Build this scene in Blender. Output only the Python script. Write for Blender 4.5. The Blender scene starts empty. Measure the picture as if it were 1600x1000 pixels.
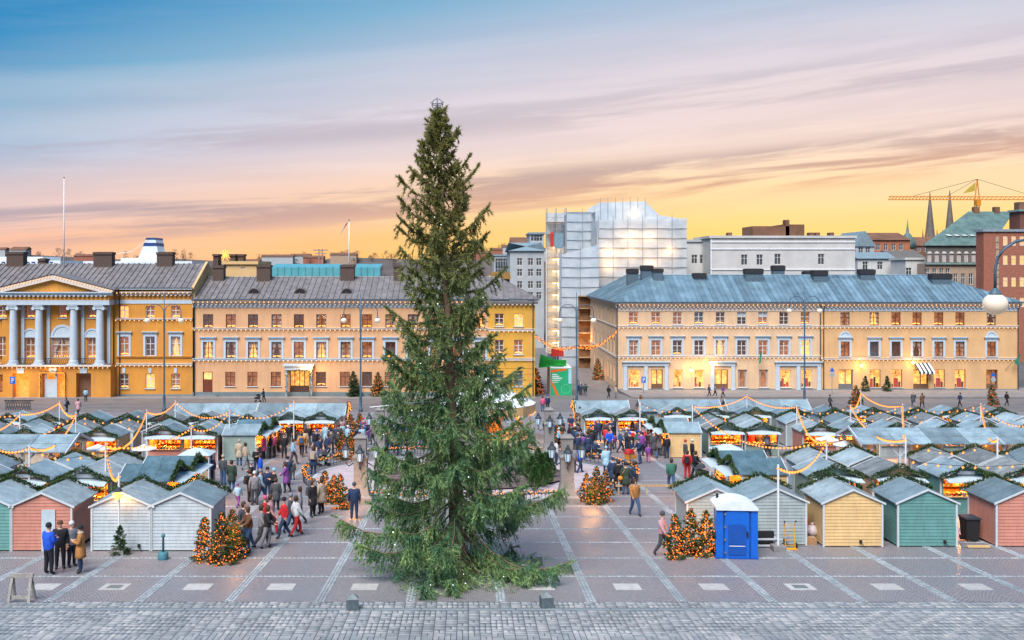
import bpy, math, random
import numpy as np
from mathutils import Vector, Matrix
R = math.radians
rnd = random.Random(7)
sc = bpy.context.scene
col = sc.collection

# ------------------------------------------------------------------ camera
F, CX, HY, CZ, HC, SL = 1555.0, 732.0, 420.0, 18.7, 8.7, 0.0669
cam_d = bpy.data.cameras.new('camera')
cam = bpy.data.objects.new('camera', cam_d)
col.objects.link(cam)
cam.location = (0, 0, CZ)
cam.rotation_euler = (R(90), 0, 0)
cam_d.sensor_width = 36
cam_d.lens = F / 1600 * 36
cam_d.shift_x = (800 - CX) / 1600
cam_d.shift_y = -(500 - HY) / 1600
cam_d.clip_end = 9000
cam_d.clip_start = 0.5
sc.camera = cam

# ------------------------------------------------------------------ sky
def srgb(r, g, b):
    def c(v):
        v /= 255.0
        return v / 12.92 if v <= 0.04045 else ((v + 0.055) / 1.055) ** 2.4
    return (c(r), c(g), c(b), 1)

EXPO = 1.0
SKY_STRENGTH = 0.56
w = bpy.data.worlds.new('World'); sc.world = w; w.use_nodes = True
nt = w.node_tree; nt.nodes.clear()
def nd(t, tree=None, **kw):
    n = (tree or nt).nodes.new(t)
    for k, v in kw.items(): setattr(n, k, v)
    return n
def mth(tree, op, a, b=None, clamp=False):
    n = tree.nodes.new('ShaderNodeMath'); n.operation = op; n.use_clamp = clamp
    for i, v in enumerate((a, b)):
        if v is None: continue
        if isinstance(v, (int, float)): n.inputs[i].default_value = v
        else: tree.links.new(v, n.inputs[i])
    return n.outputs[0]
def ramp(tree, fac, stops, interp='LINEAR'):
    n = tree.nodes.new('ShaderNodeValToRGB'); n.color_ramp.interpolation = interp
    el = n.color_ramp.elements
    while len(el) < len(stops): el.new(0.5)
    for e, (p, c) in zip(el, stops):
        e.position = p; e.color = c if len(c) == 4 else (*c, 1)
    tree.links.new(fac, n.inputs[0])
    return n.outputs[0]
def mixc(tree, fac, a, b, mode='MIX'):
    n = tree.nodes.new('ShaderNodeMix'); n.data_type = 'RGBA'; n.blend_type = mode
    for i, v in ((0, fac), (6, a), (7, b)):
        if isinstance(v, (int, float)): n.inputs[i].default_value = v
        elif isinstance(v, (tuple, list)): n.inputs[i].default_value = v if len(v) == 4 else (*v, 1)
        else: tree.links.new(v, n.inputs[i])
    return n.outputs[2]
tc = nd('ShaderNodeTexCoord')
sp = nd('ShaderNodeSeparateXYZ'); nt.links.new(tc.outputs['Generated'], sp.inputs[0])
X, Y, Z = sp.outputs
hl = mth(nt, 'SQRT', mth(nt, 'ADD', mth(nt, 'ADD', mth(nt, 'MULTIPLY', X, X), mth(nt, 'MULTIPLY', Y, Y)), 1e-5))
hx = mth(nt, 'DIVIDE', X, hl); hy = mth(nt, 'DIVIDE', Y, hl)
SA = R(24)
hd = mth(nt, 'ADD', mth(nt, 'MULTIPLY', hx, math.sin(SA)), mth(nt, 'MULTIPLY', hy, math.cos(SA)))
oneh = mth(nt, 'MINIMUM', mth(nt, 'SUBTRACT', 1.0, hd), 0.6)
Zp = mth(nt, 'MAXIMUM', Z, 0.0)
E = mth(nt, 'ADD', Zp, mth(nt, 'MULTIPLY', oneh, 0.45))
base = ramp(nt, E, [(0.0, srgb(255, 212, 140)), (0.05, srgb(255, 218, 160)), (0.10, srgb(250, 220, 198)), (0.15, srgb(232, 211, 208)),
                    (0.205, srgb(210, 203, 214)), (0.25, srgb(180, 192, 212)), (0.305, srgb(124, 172, 203)), (0.375, srgb(48, 136, 188)), (0.6, srgb(40, 122, 184)), (1.0, srgb(48, 118, 180))])
wf = ramp(nt, mth(nt, 'ADD', Zp, mth(nt, 'MULTIPLY', oneh, 0.05)), [(0.0, (1, 1, 1)), (0.03, (0.85,) * 3), (0.075, (0.35,) * 3), (0.13, (0, 0, 0))], 'EASE')
warm = ramp(nt, oneh, [(0.0, srgb(255, 216, 118)), (0.06, srgb(255, 204, 92)), (0.16, srgb(254, 182, 84)), (0.32, srgb(250, 180, 130)), (0.6, srgb(230, 184, 172))])
skyc = mixc(nt, wf, base, warm)
# cloud streaks, tilted up to the right
v = mth(nt, 'SUBTRACT', Zp, mth(nt, 'MULTIPLY', hx, 0.08))
cb = nd('ShaderNodeCombineXYZ')
nt.links.new(mth(nt, 'MULTIPLY', hx, 3.2), cb.inputs[0]); nt.links.new(mth(nt, 'MULTIPLY', hy, 3.2), cb.inputs[1]); nt.links.new(mth(nt, 'MULTIPLY', v, 46.0), cb.inputs[2])
n1 = nd('ShaderNodeTexNoise'); n1.inputs['Scale'].default_value = 1.0; n1.inputs['Detail'].default_value = 7; n1.inputs['Roughness'].default_value = 0.62
n1.inputs['Distortion'].default_value = 0.35
nt.links.new(cb.outputs[0], n1.inputs['Vector'])
band = ramp(nt, v, [(0.0, (0.05,) * 3), (0.045, (0.1,) * 3), (0.064, (1, 1, 1)), (0.086, (.95,) * 3), (0.1, (0.2,) * 3), (0.125, (0.18,) * 3), (0.142, (0.62,) * 3), (0.155, (0.5,) * 3), (0.175, (0.14,) * 3), (0.3, (0.04,) * 3), (1.0, (0.05,) * 3)], 'EASE')
cm = mth(nt, 'MULTIPLY', ramp(nt, n1.outputs['Fac'], [(0.40, (0, 0, 0)), (0.58, (1, 1, 1))], 'EASE'), band)
cc = ramp(nt, v, [(0.0, srgb(222, 158, 120)), (0.06, srgb(206, 154, 130)), (0.085, srgb(182, 156, 152)), (0.11, srgb(178, 162, 166)), (0.16, srgb(164, 160, 176)), (0.4, srgb(130, 160, 190))])
cmf = mth(nt, 'MULTIPLY', cm, 0.85)
cc = mixc(nt, ramp(nt, oneh, [(0.08, (0, 0, 0)), (0.3, (0.75,) * 3)]), cc, srgb(170, 158, 172))
skyc = mixc(nt, cmf, skyc, cc)
# the soft unevenness of thin high cloud
n2 = nd('ShaderNodeTexNoise'); n2.inputs['Scale'].default_value = 0.55; n2.inputs['Detail'].default_value = 5
nt.links.new(cb.outputs[0], n2.inputs['Vector'])
skyc = mixc(nt, mth(nt, 'MULTIPLY', ramp(nt, n2.outputs['Fac'], [(0.45, (0, 0, 0)), (0.75, (1, 1, 1))]), 0.16), skyc, srgb(255, 232, 222))
bg = nd('ShaderNodeBackground'); nt.links.new(skyc, bg.inputs['Color']); bg.inputs['Strength'].default_value = SKY_STRENGTH
wo = nd('ShaderNodeOutputWorld'); nt.links.new(bg.outputs[0], wo.inputs['Surface'])

# ------------------------------------------------------------------ soft light of the evening sky
sun_d = bpy.data.lights.new('sun', 'SUN'); sun = bpy.data.objects.new('sun', sun_d); col.objects.link(sun)
sun_d.energy = 3.1; sun_d.angle = R(38); sun_d.color = (1.0, 0.955, 0.93)
sun.rotation_euler = (R(34), R(-16), 0)
sc.view_settings.view_transform = 'Standard'; sc.view_settings.look = 'None'
sc.view_settings.exposure = EXPO; sc.view_settings.gamma = 1.0; sc.view_settings.use_curve_mapping = False
sc.cycles.use_denoising = True
sc.cycles.max_bounces = 5; sc.cycles.diffuse_bounces = 2; sc.cycles.glossy_bounces = 2
sc.cycles.transmission_bounces = 3; sc.cycles.transparent_max_bounces = 8
sc.cycles.sample_clamp_indirect = 3.0; sc.cycles.caustics_reflective = False; sc.cycles.caustics_refractive = False

# ------------------------------------------------------------------ helpers
def gz(y):
    return 10 - SL * y if y < 149.5 else 0.0
def gdep(py): return F * HC / (py - 524.0)
def gp(px, py):
    y = gdep(py); return ((px - CX) * y / F, y, gz(y))
def pX(px, y): return (px - CX) * y / F
def pZ(py, y): return CZ - (py - HY) * y / F
def scr(p):
    return (CX + p[0] * F / p[1], HY + (CZ - p[2]) * F / p[1])

class MB:
    def __init__(s): s.v = []; s.f = []; s.m = []
    def add(s, vs, fs, m=0):
        o = len(s.v); s.v += [tuple(q) for q in vs]
        s.f += [tuple(i + o for i in f) for f in fs]; s.m += [m] * len(fs); return s
    def box(s, x0, x1, y0, y1, z0, z1, m=0):
        vs = [(x0, y0, z0), (x1, y0, z0), (x1, y1, z0), (x0, y1, z0), (x0, y0, z1), (x1, y0, z1), (x1, y1, z1), (x0, y1, z1)]
        return s.add(vs, [(3, 2, 1, 0), (4, 5, 6, 7), (0, 1, 5, 4), (1, 2, 6, 5), (2, 3, 7, 6), (3, 0, 4, 7)], m)
    def quad(s, a, b, c, d, m=0): return s.add([a, b, c, d], [(0, 1, 2, 3)], m)
    def bar(s, a, b, w, h, m=0, up=(0, 0, 1)):
        a = Vector(a); b = Vector(b); d = (b - a).normalized(); u = Vector(up)
        if abs(d.dot(u)) > 0.98: u = Vector((0, 1, 0))
        sx = d.cross(u).normalized() * (w / 2); sz = sx.cross(d).normalized() * (h / 2)
        vs = [a - sx - sz, a + sx - sz, a + sx + sz, a - sx + sz, b - sx - sz, b + sx - sz, b + sx + sz, b - sx + sz]
        return s.add(vs, [(3, 2, 1, 0), (4, 5, 6, 7), (0, 1, 5, 4), (1, 2, 6, 5), (2, 3, 7, 6), (3, 0, 4, 7)], m)
    def tube(s, pts, rad, n=6, m=0, cap=True):
        pts = [Vector(p) for p in pts]; k = len(pts)
        if not isinstance(rad, (list, tuple)): rad = [rad] * k
        rings = []
        for i, p in enumerate(pts):
            d = (pts[min(i + 1, k - 1)] - pts[max(i - 1, 0)]).normalized()
            u = Vector((0, 0, 1)) if abs(d.z) < 0.9 else Vector((0, 1, 0))
            a = d.cross(u).normalized(); b = a.cross(d)
            rings.append([p + (a * math.cos(t) + b * math.sin(t)) * rad[i] for t in [2 * math.pi * j / n for j in range(n)]])
        vs = [q for r_ in rings for q in r_]
        fs = [(i * n + j, i * n + (j + 1) % n, (i + 1) * n + (j + 1) % n, (i + 1) * n + j) for i in range(k - 1) for j in range(n)]
        if cap: fs += [tuple(range(n))[::-1], tuple(range((k - 1) * n, k * n))]
        return s.add(vs, fs, m)
    def lathe(s, prof, n=16, m=0, c=(0, 0, 0), a0=0.0):
        vs = []; k = len(prof)
        for r_, z in prof:
            for j in range(n):
                t = a0 + 2 * math.pi * j / n; vs.append((c[0] + r_ * math.cos(t), c[1] + r_ * math.sin(t), c[2] + z))
        fs = [(i * n + j, i * n + (j + 1) % n, (i + 1) * n + (j + 1) % n, (i + 1) * n + j) for i in range(k - 1) for j in range(n)]
        fs += [tuple(range(n))[::-1], tuple(range((k - 1) * n, k * n))]
        return s.add(vs, fs, m)
    def ball(s, c, r_, n=6, k=4, m=0, sz=1.0):
        return s.lathe([(max(1e-3, r_ * math.sin(math.pi * i / k)), -r_ * sz * math.cos(math.pi * i / k)) for i in range(k + 1)], n, m, c)
    def octa(s, c, r_, m=0):
        x, y, z = c
        return s.add([(x + r_, y, z), (x, y + r_, z), (x - r_, y, z), (x, y - r_, z), (x, y, z + r_), (x, y, z - r_)],
                     [(0, 1, 4), (1, 2, 4), (2, 3, 4), (3, 0, 4), (1, 0, 5), (2, 1, 5), (3, 2, 5), (0, 3, 5)], m)
    def prismx(s, poly, x0, x1, m=0):           # poly in (y, z)
        n = len(poly)
        vs = [(x0, a, b) for a, b in poly] + [(x1, a, b) for a, b in poly]
        fs = [tuple(range(n))[::-1], tuple(range(n, 2 * n))] + [(i, (i + 1) % n, n + (i + 1) % n, n + i) for i in range(n)]
        return s.add(vs, fs, m)
    def prismy(s, poly, y0, y1, m=0):           # poly in (x, z)
        n = len(poly)
        vs = [(a, y0, b) for a, b in poly] + [(a, y1, b) for a, b in poly]
        fs = [tuple(range(n)), tuple(range(n, 2 * n))[::-1]] + [((i + 1) % n, i, n + i, n + (i + 1) % n) for i in range(n)]
        return s.add(vs, fs, m)
    def prismz(s, poly, z0, z1, m=0):
        n = len(poly)
        vs = [(a, b, z0) for a, b in poly] + [(a, b, z1) for a, b in poly]
        fs = [tuple(range(n))[::-1], tuple(range(n, 2 * n))] + [(i, (i + 1) % n, n + (i + 1) % n, n + i) for i in range(n)]
        return s.add(vs, fs, m)
    def mesh(s, name, mats, smooth=False, off=None):
        me = bpy.data.meshes.new(name)
        vs = s.v if off is None else [(a - off[0], b - off[1], c - off[2]) for a, b, c in s.v]
        me.from_pydata(vs, [], s.f)
        for m_ in (mats if isinstance(mats, (list, tuple)) else [mats]): me.materials.append(m_)
        if any(s.m): me.polygons.foreach_set('material_index', s.m)
        if smooth: me.polygons.foreach_set('use_smooth', [True] * len(s.f))
        me.update(); return me
    def build(s, name, mats, parent=None, loc=(0, 0, 0), rotz=0.0, smooth=False, off=None):
        return inst(name, s.mesh(name, mats, smooth, off), parent, loc, rotz)
def np_mesh(name, V, Fc, mats, mi=None, smooth=False):
    """V (n,3), Fc (m,k) with k = 3 or 4"""
    V = np.asarray(V, np.float32); Fc = np.asarray(Fc, np.int32); k = Fc.shape[1]
    me = bpy.data.meshes.new(name)
    me.vertices.add(len(V)); me.vertices.foreach_set('co', V.ravel())
    me.loops.add(Fc.size); me.loops.foreach_set('vertex_index', Fc.ravel())
    me.polygons.add(len(Fc)); me.polygons.foreach_set('loop_start', np.arange(0, Fc.size, k, dtype=np.int32))
    me.polygons.foreach_set('loop_total', np.full(len(Fc), k, np.int32))
    for m_ in (mats if isinstance(mats, (list, tuple)) else [mats]): me.materials.append(m_)
    if mi is not None: me.polygons.foreach_set('material_index', np.asarray(mi, np.int32))
    if smooth: me.polygons.foreach_set('use_smooth', np.ones(len(Fc), bool))
    me.update(calc_edges=True); me.validate(); return me
def inst(name, me, parent=None, loc=(0, 0, 0), rotz=0.0):
    o = bpy.data.objects.new(name, me); col.objects.link(o)
    o.location = loc
    if rotz: o.rotation_euler = (0, 0, rotz)
    if parent is not None: o.parent = parent
    return o
THINGS = []
def tag(o, label=None, cat=None, group=None, kind=None):
    if label: o['label'] = label
    if cat: o['category'] = cat; THINGS.append(o)
    if group: o['group'] = group
    if kind: o['kind'] = kind
    return o
def empty(name, loc, rotz=0.0):
    o = bpy.data.objects.new(name, None); col.objects.link(o); o.empty_display_size = 0.2
    o.location = loc; o.rotation_euler = (0, 0, rotz); return o
def copy_tree(o, parent=None):
    c = o.copy(); col.objects.link(c); c.parent = parent
    for ch in o.children: copy_tree(ch, c)
    return c
def lamp(name, parent, loc, energy, color, radius=0.15):
    d = bpy.data.lights.new(name, 'POINT'); d.energy = energy; d.color = color; d.shadow_soft_size = radius
    o = bpy.data.objects.new(name, d); col.objects.link(o); o.parent = parent; o.location = loc; return o
ORD = ['first', 'second', 'third', 'fourth', 'fifth', 'sixth', 'seventh', 'eighth', 'ninth', 'tenth', 'eleventh', 'twelfth', 'thirteenth', 'fourteenth', 'fifteenth', 'sixteenth', 'seventeenth', 'eighteenth', 'nineteenth', 'twentieth']

# ------------------------------------------------------------------ materials
MATS = {}
def mat(name, c, rough=0.7, var=0.12, scale=3.0, bump=0.0, bscale=20.0, metal=0.0, spec=0.3, c2=None, emit=None, es=0.0, rand=0.0, trans=0.0):
    if name in MATS: return MATS[name]
    m = bpy.data.materials.new(name); m.use_nodes = True; MATS[name] = m
    t = m.node_tree; p = t.nodes['Principled BSDF']
    c = c if len(c) == 4 else (*c, 1)
    tcn = t.nodes.new('ShaderNodeTexCoord')
    nz = t.nodes.new('ShaderNodeTexNoise'); nz.inputs['Scale'].default_value = scale; nz.inputs['Detail'].default_value = 5; nz.inputs['Roughness'].default_value = 0.65
    t.links.new(tcn.outputs['Object'], nz.inputs['Vector'])
    d = c2 if c2 else tuple(x * (1 - 2.2 * var) for x in c[:3])
    out = ramp(t, nz.outputs['Fac'], [(0.3, d), (0.7, tuple(min(1, x * (1 + 0.5 * var)) for x in c[:3]))])
    if rand:
        oi = t.nodes.new('ShaderNodeObjectInfo')
        hs = t.nodes.new('ShaderNodeHueSaturation'); t.links.new(out, hs.inputs['Color'])
        t.links.new(mth(t, 'ADD', mth(t, 'MULTIPLY', oi.outputs['Random'], 2 * rand), 1 - rand), hs.inputs['Value'])
        out = hs.outputs['Color']
    t.links.new(out, p.inputs['Base Color'])
    p.inputs['Roughness'].default_value = rough; p.inputs['Metallic'].default_value = metal
    p.inputs['Specular IOR Level'].default_value = spec
    if bump:
        nb = t.nodes.new('ShaderNodeTexNoise'); nb.inputs['Scale'].default_value = bscale; nb.inputs['Detail'].default_value = 4
        t.links.new(tcn.outputs['Object'], nb.inputs['Vector'])
        b = t.nodes.new('ShaderNodeBump'); b.inputs['Strength'].default_value = bump; b.inputs['Distance'].default_value = 0.02
        t.links.new(nb.outputs['Fac'], b.inputs['Height']); t.links.new(b.outputs[0], p.inputs['Normal'])
    if emit:
        p.inputs['Emission Color'].default_value = (*emit[:3], 1); p.inputs['Emission Strength'].default_value = es
    return m
def glow(name, c, s, sample=False):
    m = bpy.data.materials.new(name); m.use_nodes = True; MATS[name] = m
    t = m.node_tree; t.nodes.clear()
    e = t.nodes.new('ShaderNodeEmission'); e.inputs[0].default_value = (*c[:3], 1); e.inputs[1].default_value = s
    o = t.nodes.new('ShaderNodeOutputMaterial'); t.links.new(e.outputs[0], o.inputs[0])
    m.cycles.emission_sampling = 'AUTO' if sample else 'NONE'
    return m
def leafmat(name, c1, c2, c3=None, trans=0.25, zlo=None, zhi=None):
    m = bpy.data.materials.new(name); m.use_nodes = True; MATS[name] = m
    t = m.node_tree; p = t.nodes['Principled BSDF']
    tcn = t.nodes.new('ShaderNodeTexCoord')
    n = t.nodes.new('ShaderNodeTexNoise'); n.inputs['Scale'].default_value = 1.3; n.inputs['Detail'].default_value = 4
    t.links.new(tcn.outputs['Object'], n.inputs['Vector'])
    n2 = t.nodes.new('ShaderNodeTexWhiteNoise'); 
    g = t.nodes.new('ShaderNodeNewGeometry'); t.links.new(g.outputs['Random Per Island'], n2.inputs['Vector'])
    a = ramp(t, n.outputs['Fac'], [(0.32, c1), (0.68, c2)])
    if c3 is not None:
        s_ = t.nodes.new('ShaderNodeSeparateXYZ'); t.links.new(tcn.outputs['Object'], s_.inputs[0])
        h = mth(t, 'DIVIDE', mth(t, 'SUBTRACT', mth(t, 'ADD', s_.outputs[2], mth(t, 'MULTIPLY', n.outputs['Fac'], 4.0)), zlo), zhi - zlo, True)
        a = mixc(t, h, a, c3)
    hs = t.nodes.new('ShaderNodeHueSaturation'); t.links.new(a, hs.inputs['Color'])
    t.links.new(mth(t, 'ADD', mth(t, 'MULTIPLY', g.outputs['Random Per Island'], 0.9), 0.55), hs.inputs['Value'])
    t.links.new(hs.outputs[0], p.inputs['Base Color'])
    p.inputs['Roughness'].default_value = 0.6; p.inputs['Specular IOR Level'].default_value = 0.25
    if trans:
        tr = t.nodes.new('ShaderNodeBsdfTranslucent'); t.links.new(hs.outputs[0], tr.inputs[0])
        mx = t.nodes.new('ShaderNodeMixShader'); mx.inputs[0].default_value = trans
        t.links.new(p.outputs[0], mx.inputs[1]); t.links.new(tr.outputs[0], mx.inputs[2])
        t.links.new(mx.outputs[0], t.nodes['Material Output'].inputs[0])
    return m
WHITE = mat('white_paint', (0.72, 0.74, 0.76), 0.55, 0.06, 2)
TRIM = mat('pale_trim', (0.47, 0.56, 0.62), 0.6, 0.06, 2)
DARK = mat('dark_metal', (0.035, 0.045, 0.055), 0.45, 0.1, 4)
BLACK = mat('black_rubber', (0.02, 0.02, 0.022), 0.8, 0.1, 4)
STEEL = mat('steel', (0.3, 0.33, 0.36), 0.35, 0.1, 4, metal=0.7)
LAMPPOST = mat('lamp_post_paint', (0.07, 0.12, 0.16), 0.4, 0.1, 4)
GRANITE = mat('granite', (0.25, 0.24, 0.23), 0.75, 0.16, 9, 0.2, 60)
WOOD = mat('pale_wood', (0.46, 0.33, 0.2), 0.7, 0.2, 5, 0.15, 30)
BROWN = mat('brown_window_paint', (0.16, 0.06, 0.03), 0.5, 0.15, 6)
WFRAME = mat('white_window_paint', (0.62, 0.6, 0.56), 0.5, 0.06, 6)
BULB = glow('warm_bulb', (1.0, 0.26, 0.045), 1.6)
BULBR = glow('red_orange_bulb', (1.0, 0.17, 0.02), 1.8)
BULBW = glow('pale_bulb', (1.0, 0.45, 0.14), 1.3)
BULBC = glow('cool_white_bulb', (0.9, 0.95, 1.0), 2.0)
CANDLE = glow('candle_light', (1.0, 0.36, 0.06), 2.8)
GLASS = bpy.data.materials.new('window_glass'); GLASS.use_nodes = True; MATS['window_glass'] = GLASS
_t = GLASS.node_tree; _t.nodes.clear()
_a = _t.nodes.new('ShaderNodeBsdfTransparent'); _b = _t.nodes.new('ShaderNodeBsdfGlossy'); _b.inputs['Roughness'].default_value = 0.04
_b.inputs['Color'].default_value = (0.8, 0.88, 1, 1)
_m = _t.nodes.new('ShaderNodeMixShader'); _m.inputs[0].default_value = 0.13
_o = _t.nodes.new('ShaderNodeOutputMaterial')
_t.links.new(_a.outputs[0], _m.inputs[1]); _t.links.new(_b.outputs[0], _m.inputs[2]); _t.links.new(_m.outputs[0], _o.inputs[0])
CACHE = {}
def cached(key, fn):
    if key not in CACHE: CACHE[key] = fn()
    return CACHE[key]
# ------------------------------------------------------------------ ground
def sheet(name, x0, x1, ys, m, dz=0.0, parent=None, nx=1, thick=0.0):
    mb = MB(); xs = [x0 + (x1 - x0) * i / nx for i in range(nx + 1)]
    for a in range(len(ys) - 1):
        for b in range(nx):
            ya, yb = ys[a], ys[a + 1]
            za, zb = gzz(ya) + dz, gzz(yb) + dz
            mb.quad((xs[b], ya, za), (xs[b + 1], ya, za), (xs[b + 1], yb, zb), (xs[b], yb, zb))
    if thick:
        y0, y1 = ys[0], ys[-1]
        mb.quad((x0, y0, gzz(y0) + dz - thick), (x1, y0, gzz(y0) + dz - thick), (x1, y0, gzz(y0) + dz), (x0, y0, gzz(y0) + dz))
        for xx in (x0, x1):
            mb.quad((xx, y0, gzz(y0) + dz - thick), (xx, y1, gzz(y1) + dz - thick), (xx, y1, gzz(y1) + dz), (xx, y0, gzz(y0) + dz))
    return mb.build(name, m, parent)
def gzz(y): return gz(max(y, 18.0))
def struct(o): o['kind'] = 'structure'; return o

def cobble_material():
    m = bpy.data.materials.new('cobbles_in_arcs'); m.use_nodes = True
    t = m.node_tree; p = t.nodes['Principled BSDF']
    tcn = t.nodes.new('ShaderNodeTexCoord'); s_ = t.nodes.new('ShaderNodeSeparateXYZ'); t.links.new(tcn.outputs['Object'], s_.inputs[0])
    wv = 1.48
    xm = mth(t, 'SUBTRACT', mth(t, 'PINGPONG', mth(t, 'ADD', s_.outputs[0], 7.81 + 2960), wv / 2), 0.0)
    arc = mth(t, 'MULTIPLY', mth(t, 'POWER', mth(t, 'DIVIDE', xm, wv / 2), 2.0), 0.34)
    cb = t.nodes.new('ShaderNodeCombineXYZ'); t.links.new(s_.outputs[0], cb.inputs[0]); t.links.new(mth(t, 'ADD', s_.outputs[1], arc), cb.inputs[1])
    br = t.nodes.new('ShaderNodeTexBrick'); t.links.new(cb.outputs[0], br.inputs['Vector'])
    br.inputs['Scale'].default_value = 1.0; br.inputs['Brick Width'].default_value = 0.13; br.inputs['Row Height'].default_value = 0.115
    br.inputs['Mortar Size'].default_value = 0.016; br.inputs['Mortar Smooth'].default_value = 0.4; br.inputs['Bias'].default_value = 0.0
    br.inputs['Color1'].default_value = (0.315, 0.28, 0.278, 1); br.inputs['Color2'].default_value = (0.235, 0.226, 0.236, 1); br.inputs['Mortar'].default_value = (0.075, 0.07, 0.075, 1)
    n = t.nodes.new('ShaderNodeTexNoise'); n.inputs['Scale'].default_value = 0.35; n.inputs['Detail'].default_value = 6; t.links.new(tcn.outputs['Object'], n.inputs['Vector'])
    n2 = t.nodes.new('ShaderNodeTexNoise'); n2.inputs['Scale'].default_value = 9.0; n2.inputs['Detail'].default_value = 3; t.links.new(tcn.outputs['Object'], n2.inputs['Vector'])
    c = mixc(t, ramp(t, n.outputs['Fac'], [(0.35, (0, 0, 0)), (0.68, (0.8,) * 3)]), br.outputs['Color'], (0.175, 0.182, 0.2))
    c = mixc(t, ramp(t, n2.outputs['Fac'], [(0.4, (0, 0, 0)), (0.75, (0.5,) * 3)]), c, (0.33, 0.285, 0.285))
    t.links.new(c, p.inputs['Base Color']); p.inputs['Specular IOR Level'].default_value = 0.35
    t.links.new(ramp(t, n.outputs['Fac'], [(0.3, (0.62,) * 3), (0.65, (0.36,) * 3)]), p.inputs['Roughness'])
    b = t.nodes.new('ShaderNodeBump'); b.inputs['Strength'].default_value = 0.5; b.inputs['Distance'].default_value = 0.02
    t.links.new(mth(t, 'SUBTRACT', 1.0, br.outputs['Fac']), b.inputs['Height']); t.links.new(b.outputs[0], p.inputs['Normal'])
    return m
def paver_material(name, ca, cbb, cc):
    m = bpy.data.materials.new(name); m.use_nodes = True
    t = m.node_tree; p = t.nodes['Principled BSDF']
    g = t.nodes.new('ShaderNodeNewGeometry'); oi = t.nodes.new('ShaderNodeObjectInfo'); tcn = t.nodes.new('ShaderNodeTexCoord')
    r_ = mth(t, 'FRACT', mth(t, 'ADD', g.outputs['Random Per Island'], oi.outputs['Random']))
    a = ramp(t, r_, [(0.0, ca), (0.55, cbb), (1.0, cc)])
    n = t.nodes.new('ShaderNodeTexNoise'); n.inputs['Scale'].default_value = 22.0; n.inputs['Detail'].default_value = 4
    t.links.new(g.outputs['Position'], n.inputs['Vector'])
    n3 = t.nodes.new('ShaderNodeTexNoise'); n3.inputs['Scale'].default_value = 0.5; n3.inputs['Detail'].default_value = 5
    t.links.new(g.outputs['Position'], n3.inputs['Vector'])
    a = mixc(t, ramp(t, n.outputs['Fac'], [(0.45, (0, 0, 0)), (0.8, (0.4,) * 3)]), a, tuple(x * 0.55 for x in ca[:3]))
    a = mixc(t, ramp(t, n3.outputs['Fac'], [(0.4, (0, 0, 0)), (0.65, (0.6,) * 3)]), a, tuple(x * 0.7 for x in ca[:3]))
    t.links.new(a, p.inputs['Base Color']); p.inputs['Roughness'].default_value = 0.62; p.inputs['Specular IOR Level'].default_value = 0.35
    b = t.nodes.new('ShaderNodeBump'); b.inputs['Strength'].default_value = 0.25; b.inputs['Distance'].default_value = 0.01
    t.links.new(n.outputs['Fac'], b.inputs['Height']); t.links.new(b.outputs[0], p.inputs['Normal'])
    return m
ASPH = mat('street_stone', (0.19, 0.175, 0.17), 0.6, 0.14, 0.5, 0.2, 14)
EARTH = mat('city_ground', (0.13, 0.13, 0.13), 0.9, 0.2, 0.02)
JOINT = mat('paving_joint', (0.07, 0.07, 0.075), 0.9, 0.1, 5)
COB = cobble_material()
PAV = paver_material('granite_paver', (0.22, 0.245, 0.26), (0.32, 0.34, 0.345), (0.41, 0.405, 0.395))
SETT = paver_material('granite_sett', (0.25, 0.29, 0.31), (0.33, 0.375, 0.395), (0.43, 0.455, 0.465))
SLABM = mat('granite_slab', (0.46, 0.45, 0.43), 0.6, 0.1, 4, 0.1, 40, rand=0.08)

ground = struct(sheet('ground', -4000, 4000, [-400, 18, 149.5, 300, 7000], EARTH, -0.02))
square = struct(sheet('square', -75, 75, [32.45, 60, 90, 113.0], COB, 0.0, nx=2))
street = struct(sheet('street', -130, 130, [113.0, 125, 137.0], ASPH, 0.004))
side_street = struct(sheet('side_street', 9.5, 22.7, [137.0, 149.5, 260], ASPH, 0.006))
pavl = struct(sheet('pavement', -130, 9.4, [136.2, 146], mat('pavement_slab', (0.27, 0.25, 0.24), 0.7, 0.15, 0.8, 0.2, 8), 0.12, thick=0.3))
pavr = struct(sheet('pavement', 22.8, 130, [139.5, 149.5, 156], MATS['pavement_slab'], 0.12, thick=0.3))
for i, (px_, yy) in enumerate(((0, 119.0), (0, 120.45), (0, 124.6), (0, 126.05))):   # tram track
    mb = MB(); mb.box(-130, 130, yy - 0.05, yy + 0.05, 0, 0.016)
    r_ = mb.build('rail', STEEL, street, (0, 0, gz(yy))); 
    mb = MB(); mb.quad((-130, yy - .16, gz(yy - .16) + .009), (130, yy - .16, gz(yy - .16) + .009), (130, yy - .06, gz(yy - .06) + .009), (-130, yy - .06, gz(yy - .06) + .009)); mb.build('rail_groove', JOINT, street)
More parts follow.
